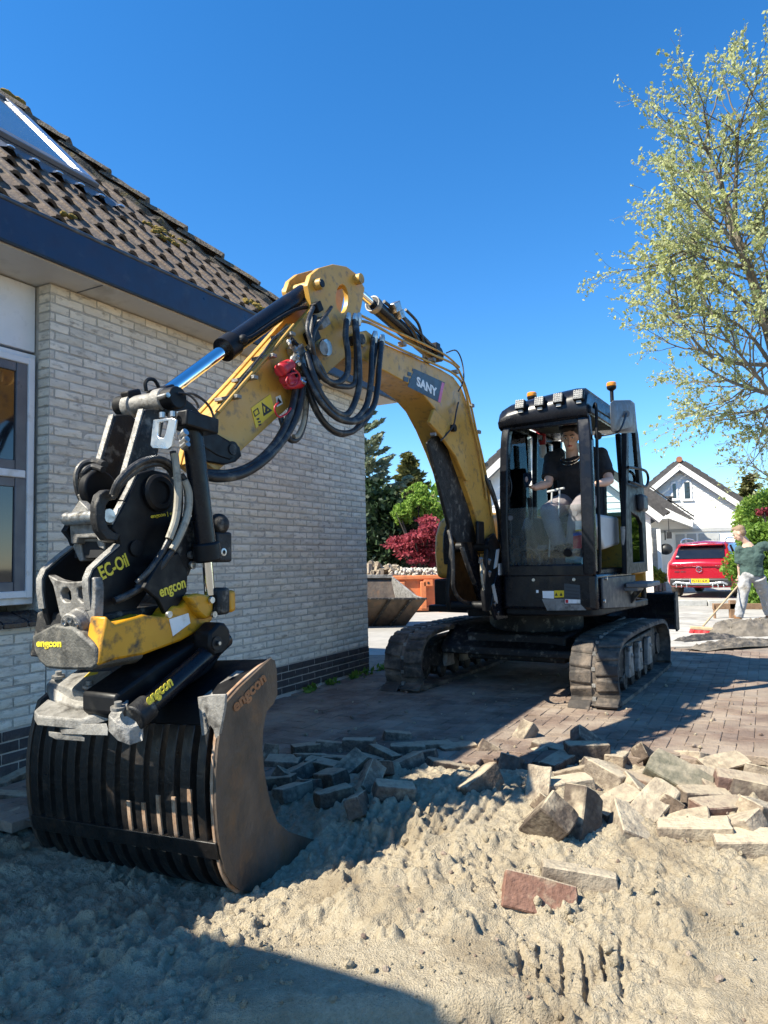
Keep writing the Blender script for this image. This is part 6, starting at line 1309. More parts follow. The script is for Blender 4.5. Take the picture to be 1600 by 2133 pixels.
g = G(); g.tube([pel+Vector((0, 0, -.03)), pel.lerp(chs, .4), chs, nk.lerp(chs, .25)], [(.185, .13), (.18, .13), (.215, .145), (.10, .085)], 18)
for a_, b_ in ((lsh, lel), (rsh, rel)): g.tube([a_+Vector((0, 0, .02)), a_.lerp(b_, .6), a_.lerp(b_, 1.0)], [.08, .085, .085], 12); g.ball(a_, .088, 12, 8); g.tube([a_, a_.lerp(chs, .6)], [.08, .10], 10)
fuse('t_shirt', g, 'shirt_green', sw_, .013, 3, .04)
g = G()
for a_, b_, c_ in ((lhp, lkn, lft), (rhp, rkn, rft)): g.tube([a_, a_.lerp(b_, .5), b_, b_.lerp(c_, .4), b_.lerp(c_, .86)], [.112, .105, .085, .082, .075], 14); g.ball(b_, .086, 12, 8)
g.ball(pel+Vector((0, 0, -.02)), (.175, .135, .11), 14, 9); fuse('trousers', g, 'trouser_grey', sw_, .013, 3, .045)
for f_ in (lft, rft):
    g = G(); g.tube([f_+Vector((.01, 0, .10)), f_+Vector((0, 0, -.02))], [.068, .06], 12); g.tube([f_+Vector((.05, -.02, -.045)), f_+Vector((-.05, .02, -.04)), f_+Vector((-.17, .07, -.055))], [(.055, .05), (.055, .05), (.04, .035)], 12); fuse('boot', g, 'boot', sw_, .012, 1)
# broom
bh = onz(1463, 1318, .02); br = thing('broom', 'red bristled street broom with long wooden handle', 'broom', bh); ORI[br.name] = bh.copy()
top = S(1548, 1208, .22); hb_ = ondep(1465, 1304, bh.y)
ob('handle', G().tube([hb_, hb_.lerp(top, .5), top+(top-hb_)*.35], .014, 10), 'wood', br); dr_ = Vector((.93, -.30, 0)).normalized()
ob('head', G().bar(hb_-dr_*.19+Vector((0, 0, -.02)), hb_+dr_*.19+Vector((0, 0, -.05)), .075, .045), 'wood', br, bevel=.008)
g = G(); rr = random.Random(8)
for i in range(26):
    for j in range(4):
        t = (i/25-.5)*.37; p = hb_+dr_*t+Vector((0, 0, -.05-.08*(t+.19)))+dr_.cross(Vector((0, 0, 1)))*((j-1.5)*.018); q = p+Vector((rr.gauss(-.03, .012), rr.gauss(-.01, .012), -.105)); g.tube([p, q], [.006, .010], 5)
o = ob('bristles', g, 'broom_red', br); o['kind'] = 'stuff'
# ------------------------------------------------------------------ orange skip with rubble, loader bucket
def W3(p): return Vector(p)
def rel(t): ORI[t.name] = Vector(t.location)
sk0 = onz(870, 1274); skp = thing('skip_container', 'orange steel skip container filled with bricks and gravel', 'skip', sk0); rel(skp)
YS = sk0.y
def SK(x, y, d=0): return ondep(x, y, YS+d)
zt_, zb_ = SK(850, 1203).z, SK(850, 1272).z; xl, xr = SK(700, 1240).x, SK(1010, 1240).x
g = G(); g.add([(xl, YS, zt_), (xr, YS, zt_), (xr, YS+.0, zb_+.0), (xl, YS, zb_), (xl, YS+2.2, zt_), (xr, YS+2.2, zt_), (xr, YS+2.2, zb_), (xl, YS+2.2, zb_)], [(0, 1, 2, 3), (5, 4, 7, 6), (0, 3, 7, 4), (1, 5, 6, 2), (3, 2, 6, 7)]); ob('shell', g, 'skip_orange', skp, smooth=None)
ob('rim', G().box(((xl+xr)/2, YS-.02, zt_), (xr-xl, .12, .10)), 'skip_orange', skp, bevel=.02); ob('skid', G().box(((xl+xr)/2, YS-.03, zb_+.04), (xr-xl, .12, .09)), 'skip_orange', skp, bevel=.015)
for x in (838, 882, 925, 970): p = SK(x, 1235); ob('rib', G().box((p.x, YS-.06, (zt_+zb_)/2-.03), (.14, .12, zt_-zb_-.14)), 'skip_orange', skp, bevel=.015)
p = SK(892, 1214); ob('lug', G().box((p.x, YS-.07, p.z), (.22, .10, .16)), 'skip_orange', skp, bevel=.01); ob('lug_hole', G().cyl((p.x, YS-.126, p.z), (p.x, YS-.118, p.z), .03, 10), 'dark_in', skp)
p = SK(926, 1272); ob('roller', G().box((p.x, YS-.10, p.z+.02), (.30, .14, .15)), 'skip_orange', skp, bevel=.02)
rr = random.Random(21)
for i in range(75):
    x = 768+rr.random()*66; t = (x-768)/66; y = 1200-rr.random()*(26-14*t); o = bpy.data.objects.new('rubble_brick', CK['loose_brick_sandy'][i % 4]); COL.objects.link(o)
    p = SK(x, y, .25+rr.random()*.8); o.location = (p.x, p.y, p.z); o.rotation_euler = (rr.random()*6, rr.random()*6, rr.random()*6); tag(o, 'broken pale brick heaped in the left end of the skip', 'brick', 'broken bricks in the skip'); o.scale = (1.25, 1.25, 1.25)
g = G()
for i in range(900):
    x = 812+rr.random()*150; p = SK(x, 1199-rr.random()*14*(1 if x > 835 else .5), .1+rr.random()*1.2); vs, fs = CL[rr.randrange(8)]; r = .03+.03*rr.random(); R = Euler((rr.random()*6, rr.random()*6, 0)).to_matrix(); g.add([p+R @ v*r for v in vs], fs)
g.box(((xl+xr)/2, YS+1.1, zt_-.15), (xr-xl-.05, 2.1, .1))
o = ob('gravel', g, 'gravel', None, smooth=40); o['kind'] = 'stuff'; o['label'] = 'pale gravel heaped in the skip beside the bricks'; o['category'] = 'gravel'
# loader bucket behind the house corner
YB_ = 13.2
def LBk(x, y, d=0): return ondep(x, y, YB_+d)
lbk = thing('loader_bucket', 'rusty wheel loader bucket with its cutting edge beyond the house corner', 'loader bucket', onz(800, 1312)); rel(lbk)
e0, e1 = LBk(889, 1247), LBk(640, 1247); z_e = e0.z; b0_, b1_ = LBk(842, 1308, .6), LBk(640, 1312, .6); t0, t1 = LBk(818, 1203, 1.0), LBk(640, 1203, 1.0)
g = G(); g.prism([e0, e1, b1_, b0_], (0, .04, .02)); ob('floor_plate', g, 'steel_rust', lbk, bevel=.008)
g = G(); g.prism([b0_, b1_, t1, t0], (0, .03, 0)); ob('back_plate', g, 'steel_rust', lbk)
g = G(); g.prism([e0+Vector((-.03, 0, .01)), LBk(868, 1240, .2), LBk(818, 1200, .95), t0, b0_], (-.04, 0, 0)); ob('end_plate', g, 'grey_worn', lbk, bevel=.006)
ob('cutting_edge', G().bar(e0, e1, .10, .03), 'black_worn', lbk, bevel=.006); ob('top_rail', G().bar(t0+Vector((0, 0, .02)), t1+Vector((0, 0, .02)), .12, .07), 'grey_worn', lbk, bevel=.01)
for (p, q) in (((856, 1250), (812, 1306)), ((812, 1250), (775, 1306))): ob('wear_strip', G().bar(LBk(*p, -.03), LBk(*q, .52), .05, .02), 'black_worn', lbk)
g = G(); g.box(LBk(720, 1300, 1.6), (2.2, .8, .4)); g.cyl(LBk(720, 1290, 2.2)+Vector((-.8, 0, 0)), LBk(720, 1290, 2.2)+Vector((.8, 0, 0)), .35, 16); ob('carrier', g, 'black_worn', lbk)
# ------------------------------------------------------------------ car
cx = onz(1452, 1246); car = thing('parked_car', 'red suv parked with its tailgate towards the camera', 'car', (cx.x+.15, cx.y+.1, 0), R_(-36))
# car local: Y forward, X right, origin at ground under the rear bumper
def mir(half): return half+[(-x, z) for x, z in reversed(half)]
ST = [(-.02, [(.40, .30), (.80, .34), (.83, .50), (.83, .62), (.60, .66)], 0)]
secs = [(.0, [(0, .36), (.72, .36), (.82, .46), (.84, .62), (.82, .80), (.80, .93), (.70, .98), (0, 1.0)]),
        (.10, [(0, .28), (.80, .30), (.885, .45), (.90, .66), (.885, .86), (.86, 1.0), (.76, 1.07), (0, 1.085)]),
        (.42, [(0, .26), (.84, .28), (.91, .45), (.92, .68), (.90, .90), (.865, 1.02), (.66, 1.47), (0, 1.50)]),
        (.75, [(0, .25), (.84, .27), (.915, .45), (.925, .68), (.905, .92), (.87, 1.04), (.64, 1.55), (0, 1.61)]),
        (1.9, [(0, .25), (.84, .27), (.915, .45), (.92, .68), (.90, .90), (.87, 1.02), (.65, 1.57), (0, 1.63)]),
        (2.6, [(0, .25), (.84, .27), (.915, .45), (.92, .68), (.90, .90), (.87, 1.01), (.65, 1.50), (0, 1.56)]),
        (3.25, [(0, .25), (.84, .27), (.91, .45), (.91, .68), (.89, .90), (.85, .98), (.74, 1.06), (0, 1.10)]),
        (4.1, [(0, .28), (.80, .30), (.88, .45), (.88, .65), (.84, .82), (.78, .90), (.66, .94), (0, .98)]),
        (4.42, [(0, .34), (.60, .36), (.74, .46), (.76, .60), (.72, .72), (.66, .76), (.5, .78), (0, .80)])]
g = G(); vs = []; n = 15
for y, h in secs:
    r = [(x, z) for x, z in h]+[(-x, z) for x, z in reversed(h[1:-1])]
    n = len(r); vs += [Vector((x, y, z)) for x, z in r]
fs = [tuple(range(n))[::-1], tuple(n*(len(secs)-1)+i for i in range(n))]
for k in range(len(secs)-1): fs += [(k*n+i, k*n+(i+1) % n, (k+1)*n+(i+1) % n, (k+1)*n+i) for i in range(n)]
g.add(vs, fs); cb = ob('body', g, 'car_red', car, bevel=.05, smooth=50, seg=3)
def cq(name, pts, mat, th=(0, -.012, 0), parent=car, bevel=.004): return ob(name, G().prism([Vector(p) for p in pts], th), mat, parent, bevel=bevel)
cq('rear_window', [(-.66, .085, 1.10), (.66, .085, 1.10), (.60, .335, 1.44), (-.60, .335, 1.44)], 'car_glass', (0, .05, .0)); ob('spoiler', G().box((0, .33, 1.50), (1.20, .22, .05), Euler((R_(8), 0, 0)).to_matrix()), 'car_red', car, bevel=.02)
for s in (-1, 1):
    cq('tail_light', [(s*.80, .035, .80), (s*.80, .03, .93), (s*.42, -.02, .90), (s*.42, -.02, .86)], 'tail_red', (0, -.03, 0)); cq('side_window', [(s*.885, .62, 1.06), (s*.885, 2.75, 1.04), (s*.70, 2.3, 1.46), (s*.68, .85, 1.48)], 'car_glass', (s*.02, 0, .01))
    ob('roof_rail', G().tube(smoothpath([(s*.60, .62, 1.55), (s*.60, .75, 1.65), (s*.60, 1.3, 1.69), (s*.60, 2.1, 1.67), (s*.60, 2.3, 1.60)], 4), .018, 8), 'alu', car)
    ob('wing_mirror', G().ball((s*1.02, 2.7, 1.08), (.12, .09, .08), 12, 8), 'car_dark', car)
    for y in (.82, 3.55):
        w = ob('wheel', G().lathe([(.20, -.11), (.33, -.105), (.35, -.07), (.35, .07), (.33, .105), (.20, .11)], (s*.80, y, .35), (1, 0, 0), 28), 'rubber', car, smooth=30); ob('rim', G().lathe([(.02, .1), (.19, .085), (.21, .115), (.215, .116), (.20, .08), (.02, .05)], (s*.80, y, .35), (s, 0, 0), 20), 'alu', w)
cq('light_bar', [(-.42, -.012, .868), (.42, -.012, .868), (.42, -.012, .892), (-.42, -.012, .892)], 'tail_red', (0, -.02, 0)); bmp = ob('bumper', G().box((0, .06, .44), (1.62, .20, .22)), 'car_dark', car, bevel=.05, seg=3); ob('skid_trim', G().sweep(smoothpath([(-.72, -.05, .37), (-.6, -.055, .43), (-.3, -.06, .40), (.3, -.06, .40), (.6, -.055, .43), (.72, -.05, .37)], 4), [(-.012, -.028), (.012, -.028), (.012, .028), (-.012, .028)]), 'alu', car, bevel=.008)
for x in (-.62, -.48, -.34, .34, .48, .62): ob('diffuser_fin', G().box((x, -.055, .33), (.03, .04, .08)), 'alu', car, bevel=.006)
pl = cq('number_plate', [(-.26, -.075, .425), (.26, -.075, .425), (.26, -.075, .535), (-.26, -.075, .535)], 'plate_yellow', (0, -.006, 0)); cq('plate_band', [(-.255, -.082, .43), (-.215, -.082, .43), (-.215, -.082, .53), (-.255, -.082, .53)], 'plate_blue', (0, -.002, 0))
text_on('plate_text', 'H-121-S-K', (-.19, -.0825, .445), (1, 0, 0), (0, -1, 0), 'iron', car, width=.42, height=.07, bold=.004)
# round emblem: ring with three spokes
g = G(); g.tube([(.075*math.cos(t), -.035, .80+.075*math.sin(t)) for t in np.linspace(0, 2*math.pi, 25)], .009, 6)
for k in range(3): t = math.pi/2+k*2*math.pi/3; g.bar((0, -.035, .80), (.07*math.cos(t), -.035, .80+.07*math.sin(t)), .014, .012, up=(0, 1, 0))
ob('emblem', g, 'chrome', car); text_on('model_badge', 'EQA 250+', (-.66, -.012, .71), (1, 0, 0), (0, -1, 0), 'chrome', car, width=.30, height=.045, bold=.003)
ob('wiper', G().tube([(.10, .12, 1.11), (-.05, .115, 1.12), (.02, .125, 1.115), (.40, .13, 1.125)], .010, 6), 'iron', car); ob('window_sticker', G().cyl((-.60, .14, 1.14), (-.60, .128, 1.135), .05, 14), 'decal_white', car)
# ------------------------------------------------------------------ white gabled house behind the car
def gable_house(name, label, origin, az, apex_h, half, eave_h, depth, boards=True, windows=(), roof_over=.35, parent_bits=None):
    t = thing(name, label, 'house', origin, az)        # local X along the facade (to the viewer's right), Y away, Z up
    ORI[t.name] = Vector((0, 0, 0)); s = (apex_h-eave_h)/half
    g = G(); A = [(-half, 0, -.2), (half, 0, -.2), (half, 0, eave_h), (0, 0, apex_h), (-half, 0, eave_h)]; g.prism([Vector(p) for p in A], (0, depth, 0)); ob('wall', g, 'house_white', t)
    z = 2.32 if boards else eave_h
    while boards and z < apex_h-.12:
        x = half if z < eave_h else half-(z-eave_h)/s; x2 = half if z+.2 < eave_h else max(.02, half-(z+.2-eave_h)/s)
        ob('siding_board', G().add([(-x, -.035, z), (x, -.035, z), (x2, -.012, z+.20), (-x2, -.012, z+.20), (-x, -.002, z), (x, -.002, z), (x2, -.002, z+.20), (-x2, -.002, z+.20)], [(0, 1, 2, 3), (7, 6, 5, 4), (0, 4, 5, 1), (2, 6, 7, 3), (0, 3, 7, 4), (1, 5, 6, 2)]), 'house_white', t, smooth=None); z += .2
    L_ = math.hypot(half+roof_over, (half+roof_over)*s)
    for sg in (-1, 1):
        e = Vector((sg*(half+roof_over), -.32, eave_h-roof_over*s)); a = Vector((0, -.32, apex_h)); n = Vector((sg*s, 0, 1)).normalized(); d = (e-a)/L_
        ob('roof', G().prism([a+n*.02, e+n*.02, e+n*.20, a+n*.20+Vector((0, 0, .0))], (0, depth+.64, 0)), 'roof_dark', t); k = 0; q = .1
        while q < L_-.05:
            p = a+d*q; ob('verge_tile', G().prism([p+n*.20, p+d*.38+n*.20, p+d*.38+n*.265, p+n*.235], (0, .9, 0)), 'roof_dark', t); q += .37; k += 1
        ob('barge_board', G().prism([a-n*.20, e-n*.20, e+n*.018, a+n*.018], (0, -.045, 0)), 'house_white', t, bevel=.004)
        ob('barge_trim', G().prism([a-n*.235+Vector((0, .05, 0)), e-n*.235+Vector((0, .05, 0)), e-n*.205+Vector((0, .05, 0)), a-n*.205+Vector((0, .05, 0))], (0, -.05, 0)), 'frame_grey', t)
    ob('ridge_tile', G().tube([(0, -.36, apex_h+.20), (0, depth+.3, apex_h+.20)], .13, 12), 'terracotta', t)
    for (x, z, w, h) in windows:
        w_ = ob('window', G().box((x, -.02, z), (w, .08, h)), 'white_paint', t, bevel=.01); ob('pane', G().box((x, -.055, z), (w-.16, .02, h-.18)), 'pane_house', w_); ob('window_frame', G().box((x, -.062, z-h/2+.02), (w+.06, .06, .06)), 'white_paint', w_)
    return t
YH = 31.0; ap = ondep(1416, 968, YH); azr = R_(-24)
faca = Vector((math.cos(azr), math.sin(azr), 0)); hn = Vector((-math.sin(azr), math.cos(azr), 0))
def onfac(x, y, o=0.0):
    P = onplane(x, y, ap-hn*o, hn)-Vector((ap.x, ap.y, 0)); return P.dot(faca), P.z
ra = onfac(1579, 1073); wl = onfac(1405, 1039); wl_ = [onfac(*q) for q in ((1401, 1008), (1409.5, 1038), (1423.5, 1003.5), (1440, 1040))]
gh = onfac(1416, 968)[1]; half = ra[0]; eh = ra[1]
wins = [((wl_[0][0]+wl_[1][0])/2, (wl_[0][1]+wl_[1][1])/2, (wl_[1][0]-wl_[0][0])+.16, wl_[0][1]-wl_[1][1]+.18), ((wl_[2][0]+wl_[3][0])/2, (wl_[2][1]+wl_[3][1])/2, (wl_[3][0]-wl_[2][0])+.1, wl_[2][1]-wl_[3][1]+.12)]
wh = gable_house('white_house', 'white boarded gable house with grey garage doors behind the red car', (ap.x, ap.y, 0), azr, gh, half, eh, 9, True, wins)
gz = onfac(1450, 1107)[1]
for (x0, x1) in ((1406, 1428), (1430, 1452), (1454, 1500)):
    a, b = onfac(x0, 1115)[0], onfac(x1, 1115)[0]; gd = ob('garage_door', G().box(((a+b)/2, -.01, gz/2-.05), (b-a-.05, .06, gz-.1)), 'garage', wh, bevel=.01)
    k = int((b-a)/.16)
    for i in range(max(1, k)): ob('door_board', G().box((a+.1+(b-a-.2)*(i+.5)/max(1, k), -.045, gz/2-.12), ((b-a-.2)/max(1, k)-.02, .02, gz-.4)), 'garage', gd)
ob('lintel', G().box((0, -.03, gz+.05), (half*2-.1, .07, .12)), 'garage', wh)
# porch wing on the left with sloping roof and boxed eave
o1 = 1.7
def pf(x, y, o=o1): s_, z_ = onfac(x, y, o); return Vector((s_, -o, z_))
g = G(); g.prism([pf(1330, 1050), pf(1394, 1060), pf(1443, 1082), pf(1443, 1098), pf(1394, 1080), pf(1330, 1084)], (0, 1.65, 0)); ob('porch_fascia', g, 'house_white', wh, bevel=.01)
g = G(); g.prism([pf(1330, 1002), pf(1352, 1016), pf(1445, 1080), pf(1438, 1083), pf(1386, 1058), pf(1380, 1062), pf(1330, 1030)], (0, 1.5, 0)); ob('porch_roof', g, 'roof_dark', wh)
for k in range(9):
    q0 = (1352+k*10.3, 1012+k*7.0); ob('porch_tile', G().prism([pf(*q0), pf(q0[0]+11, q0[1]+7.6), pf(q0[0]+11, q0[1]+5.2), pf(q0[0], q0[1]-.8)], (0, 1.0, 0)), 'roof_dark', wh)
ob('flue', G().cyl(pf(1395, 1052, .6), pf(1395, 1036, .6), .10, 12), 'roof_dark', wh); ob('flue_cap', G().cyl(pf(1395, 1037, .6), pf(1395, 1034, .6), .16, 12), 'roof_dark', wh)
a, b = pf(1346, 1150, 1.2), pf(1385, 1150, 1.2); 
pw = ob('porch_wall', G().box(((a.x+b.x)/2-.4, -.9, 1.05), (b.x-a.x+.4, .5, 2.5)), 'house_brick', wh)
for k in range(30): ob('wall_course', G().box(((a.x+b.x)/2-.4, -1.16, .08+k*.078), (b.x-a.x+.4, .03, .064)), 'house_brick', pw)
for x in (1351, 1374): p = pf(x, 1150, 1.5); ob('porch_post', G().box((p.x, -1.5, 1.1), (.16, .16, 2.4)), 'house_white', wh, bevel=.01)
lp = pf(1394, 1115, 1.3); ln = ob('lantern', G().box(lp, (.20, .20, .28)), 'iron', wh, bevel=.01); ob('lantern_hook', G().tube([lp+Vector((0, 0, .14)), lp+Vector((0, 0, .6)), lp+Vector((-.0, .3, .7))], .015, 6), 'iron', ln); ob('lantern_rail', G().tube([lp+Vector((-.16, 0, .2)), lp+Vector((-.16, 0, -.2))], .03, 6), 'iron', ln)
bp3 = pf(1387, 1144, 1.3); ob('hanging_basket', G().ball(bp3, (.28, .25, .24), 10, 7), 'iron', wh)
# second white gable seen through the cab
YG = 23.0; ap2 = ondep(1122, 884, YG); az2 = R_(-16)
g2 = gable_house('white_house', 'white gabled house behind the excavator cab, seen through its windows', (ap2.x, ap2.y, 0), az2, ap2.z, 3.3, ap2.z-2.9, 7, True, ((.9, 2.9, .7, .9),))
ob('balcony', G().box((-1.0, -.4, 1.85), (2.6, .8, .12)), 'wood', g2); 
for i in range(9): ob('baluster', G().box((-2.2+i*.3, -.75, 2.25), (.06, .05, .7)), 'white_paint', g2)
# low roof of a house far left, behind the trees
p = ondep(800, 1030, 30); rfh = thing('bungalow', 'low grey tiled bungalow half hidden behind the conifers', 'house', (p.x, p.y, 0)); 
g = G(); g.box((0, 3, 1.2), (7, 5, 2.8)); ob('wall', g, 'house_white', rfh); g = G(); g.prism([Vector((-3.8, 0, 2.6)), Vector((3.8, 0, 2.3)), Vector((3.2, 3, 3.85)), Vector((-3.8, 3, 3.9))], (0, .1, .1)); ob('roof', g, 'roof_dark', rfh)
# ------------------------------------------------------------------ torn tarpaulin heap, timber frame, planter
tp0 = onz(1540, 1335)
def sheet(name, lab, c, rx, ry, hh, seed, mat, cat='tarpaulin'):
    n = 70; vs = []; fs = []
    for i in range(n):
        for j in range(n):
            u, v = i/(n-1)*2-1, j/(n-1)*2-1; x, y = u*rx, v*ry; r = max(0, 1-(abs(u)**2.4+abs(v)**2.4)); e = vnoise(np.array(u*2.2+seed), np.array(v*2.2), seed)
            z = hh*(r**.6)*(.25+.8*float(e))+.30*hh*(1-2*abs(float(vnoise(np.array(u*5+3), np.array(v*4), seed+1))-.5))*(r > 0)*min(1, r*3)+.35*hh*(1-2*abs(float(vnoise(np.array(u*9+9), np.array(v*6+u*4), seed+2))-.5))**2*min(1, r*3)
            vs.append((x*(1+.12*float(vnoise(np.array(v*4), np.array(.3), seed+4)-.5)), y*(1+.2*float(vnoise(np.array(u*5), np.array(.7), seed+5)-.5)), max(z, .005+.02*float(e))))
    for i in range(n-1):
        for j in range(n-1): fs.append((i*n+j, (i+1)*n+j, (i+1)*n+j+1, i*n+j+1))
    o = ob(name, G().add(vs, fs), mat, None, smooth=60); o.location = (c.x, c.y, 0); o.rotation_euler = (0, 0, .35); return tag(o, lab, cat)
sheet('tarpaulin', 'crumpled pale dusty tarpaulin heap at the right edge behind the paving', onz(1585, 1318), .85, .45, .17, 3, 'tarp'); sheet('tarpaulin', 'dark torn tarpaulin strip lying left of the pale tarpaulin heap', onz(1470, 1332), .55, .2, .06, 14, 'tarp_dark'); sheet('tarpaulin', 'thin flattened sheet of dirty cloth in front of the tarpaulin heap', onz(1535, 1348), .75, .16, .08, 25, 'tarp', 'cloth')
fr = thing('timber_frame', 'rough brown timber frame standing behind the sweeping man', 'timber frame', onz(1530, 1302)); rel(fr); YF = onz(1530, 1300).y+1.0
def T(x, y): return ondep(x, y, YF)
for (p, q, w) in (((1485, 1263), (1590, 1263), .11), ((1488, 1301), (1522, 1299), .10), ((1525, 1250), (1527, 1300), .12), ((1488, 1260), (1490, 1300), .03)): ob('plank', G().bar(T(*p), T(*q), .06, w, up=(0, 0, 1) if abs(p[1]-q[1]) < 10 else (1, 0, 0)), 'wood_brown', fr, bevel=.006)
pt = thing('stone_planter', 'pale stone planter with green plants left of the red car', 'planter', onz(1358, 1232)); rel(pt); YP = onz(1358, 1232).y
a, b = ondep(1325, 1228, YP), ondep(1385, 1228, YP)
for i in range(7):
    for k in range(2): ob('planter_stone', G().box((a.x+(b.x-a.x)*(i+.5)/7+(k % 2)*.05, YP, .15+k*.31), ((b.x-a.x)/7-.02, .35, .29)), 'kerb', pt, bevel=.03)
# ------------------------------------------------------------------ vegetation
def quads(name, C_, size, mat, parent, seed=0, aspect=1.6, align=None, jit=.5, droop=0.0, wide=False):
    rg = np.random.default_rng(seed); n = len(C_); d = rg.normal(size=(n, 3)) if align is None else align+rg.normal(size=(n, 3))*jit
    d[:, 2] -= droop; d /= np.linalg.norm(d, axis=1)[:, None]+1e-9; r = rg.normal(size=(n, 3)); s = np.cross(d, r); s /= np.linalg.norm(s, axis=1)[:, None]+1e-9
    sz = size*((.35+1.25*rg.random(n)**1.5) if wide else (.6+.8*rg.random(n)))[:, None]; a = d*sz*aspect/2; b = s*sz/2
    V_ = np.empty((n, 4, 3)); V_[:, 0] = C_-a; V_[:, 1] = C_+b; V_[:, 2] = C_+a; V_[:, 3] = C_-b
    me = bpy.data.meshes.new(name); me.vertices.add(n*4); me.vertices.foreach_set('co', V_.ravel()); me.loops.add(n*4); me.loops.foreach_set('vertex_index', np.arange(n*4, dtype=np.int32)); me.polygons.add(n)
    me.polygons.foreach_set('loop_start', np.arange(0, n*4, 4, dtype=np.int32)); me.polygons.foreach_set('loop_total', np.full(n, 4, np.int32)); me.update(calc_edges=True)
    o = ob(name, me, mat, parent); return o
def grow(base, d0, length, r0, depth, rng, segs, tips, spread=.6, up=.06, ratio=.72, kids=(2, 4), wig=.12, minr=.004, drop=0.0):
    P = [Vector(base)]; d = Vector(d0).normalized(); n = 6; st = length/n; rad = [r0]
    for i in range(n):
        d = (d+Vector((rng.gauss(0, wig), rng.gauss(0, wig), rng.gauss(0, wig)+up-drop*(1 if depth < 2 else 0)))).normalized(); P.append(P[-1]+d*st); rad.append(max(minr, r0*(1-.55*(i+1)/n)))
    segs.append((P, rad, depth))
    if depth == 0:
        tips += P[1:]; return
    if depth <= 1: tips += P[2:]
    k = rng.randint(*kids)+ (1 if depth >= 3 else 0)
    for j in range(k):
        i = rng.randint(2, n); t = P[i]; dd = (P[i]-P[i-1]).normalized(); u, v = ortho(dd); ph = rng.random()*6.28; sp = spread*(.7+.6*rng.random())
        nd = dd*math.cos(sp)+(u*math.cos(ph)+v*math.sin(ph))*math.sin(sp); grow(t, nd, length*ratio*(.75+.5*rng.random()), rad[i]*.68, depth-1, rng, segs, tips, spread, up, ratio, kids, wig, minr, drop)
    grow(P[-1], d, length*ratio, rad[-1]*.9, depth-1, rng, segs, tips, spread, up, ratio, kids, wig, minr, drop)
def woody(name, segs, mat, parent):
    g = G()
    for P, rad, dp in segs: g.tube(P, rad, 8 if dp >= 4 else (5 if dp >= 2 else 3), cap=False)
    return ob(name, g, mat, parent, smooth=60)
# tall budding tree at the right
YT = 16.0; tb = ondep(1690, 1165, YT); tree = thing('budding_tree', 'tall tree with fresh yellow-green spring leaves at the upper right', 'tree', (tb.x, tb.y, 0)); ORI[tree.name] = Vector((tb.x, tb.y, 0))
rng = random.Random(4); segs = []; tips = []
def TT(x, y, d=0): return ondep(x, y, YT+d)
tr_pts = [Vector((tb.x, tb.y, -.1)), TT(1665, 1000), TT(1630, 800), TT(1590, 650, .2), TT(1545, 520, .3), TT(1500, 380, .3), TT(1470, 300, .4)]
sm = smoothpath(tr_pts, 4); segs.append((sm, [.22-.20*i/(len(sm)-1) for i in range(len(sm))], 5))
limbs = [((1640, 870), (1540, 780), (1440, 700), 4), ((1620, 780), (1520, 690), (1400, 640), 4), ((1600, 690), (1500, 610), (1390, 560), 4), ((1580, 620), (1490, 500), (1400, 440), 4), ((1550, 540), (1460, 420), (1390, 350), 4), ((1530, 450), (1500, 330), (1470, 250), 3), ((1600, 660), (1620, 500), (1600, 350), 4), ((1640, 800), (1560, 850), (1460, 860), 4), ((1620, 720), (1560, 760), (1480, 800), 3), ((1650, 900), (1600, 870), (1540, 905), 3), ((1590, 640), (1530, 560), (1450, 500), 4), ((1610, 600), (1600, 480), (1540, 300), 3), ((1640, 640), (1640, 450), (1590, 250), 4), ((1560, 560), (1440, 540), (1345, 520), 3), ((1625, 760), (1450, 745), (1330, 640), 3), ((1640, 830), (1500, 800), (1390, 760), 3)]
for k, (a, b, c, dp) in enumerate(limbs):
    dz = rng.uniform(-2.2, 2.2); b = (b[0]+35, b[1]); c = (c[0]+70, c[1]); P = smoothpath([TT(*a), TT(*b, dz*.5), TT(*c, dz)], 5); segs.append((P, [.06*(1-.8*i/(len(P)-1)) for i in range(len(P))], 4))
    for i in range(3, len(P), 1):
        d = (P[i]-P[i-1]).normalized(); u, v = ortho(d); ph = rng.random()*6.28; sp = .5+.4*rng.random(); nd = d*math.cos(sp)+(u*math.cos(ph)+v*math.sin(ph))*math.sin(sp)
        grow(P[i], nd, rng.uniform(.8, 1.3), .022, 2, rng, segs, tips, .55, .03, .68, (2, 3), .13, .0035, .03)
for i in range(12, len(sm)):
    for _ in range(2): grow(sm[i], Vector((rng.uniform(-1, 1), rng.uniform(-1, 1), rng.uniform(.1, .9))), rng.uniform(.8, 1.5), .03, 2, rng, segs, tips, .55, .04, .7, (2, 3), .13, .0035)
woody('trunk', segs, 'bark', tree)
tips = np.array([tuple(t) for t in tips]); print('tips', len(tips)); rg = np.random.default_rng(1); keep = rg.random(len(tips)) < min(1, 10500/len(tips)); tips = tips[keep]
cnt = rg.integers(1, 9, len(tips)); C_ = np.repeat(tips, cnt, 0); C_ = C_+rg.normal(size=C_.shape)*np.repeat(rg.uniform(.012, .045, len(tips)), cnt)[:, None]
for_off = np.array([tb.x, tb.y, 0]); quads('crown', C_-for_off, .050, 'leaf_spring', tree, 2, 1.5, None, .5, .5, True)
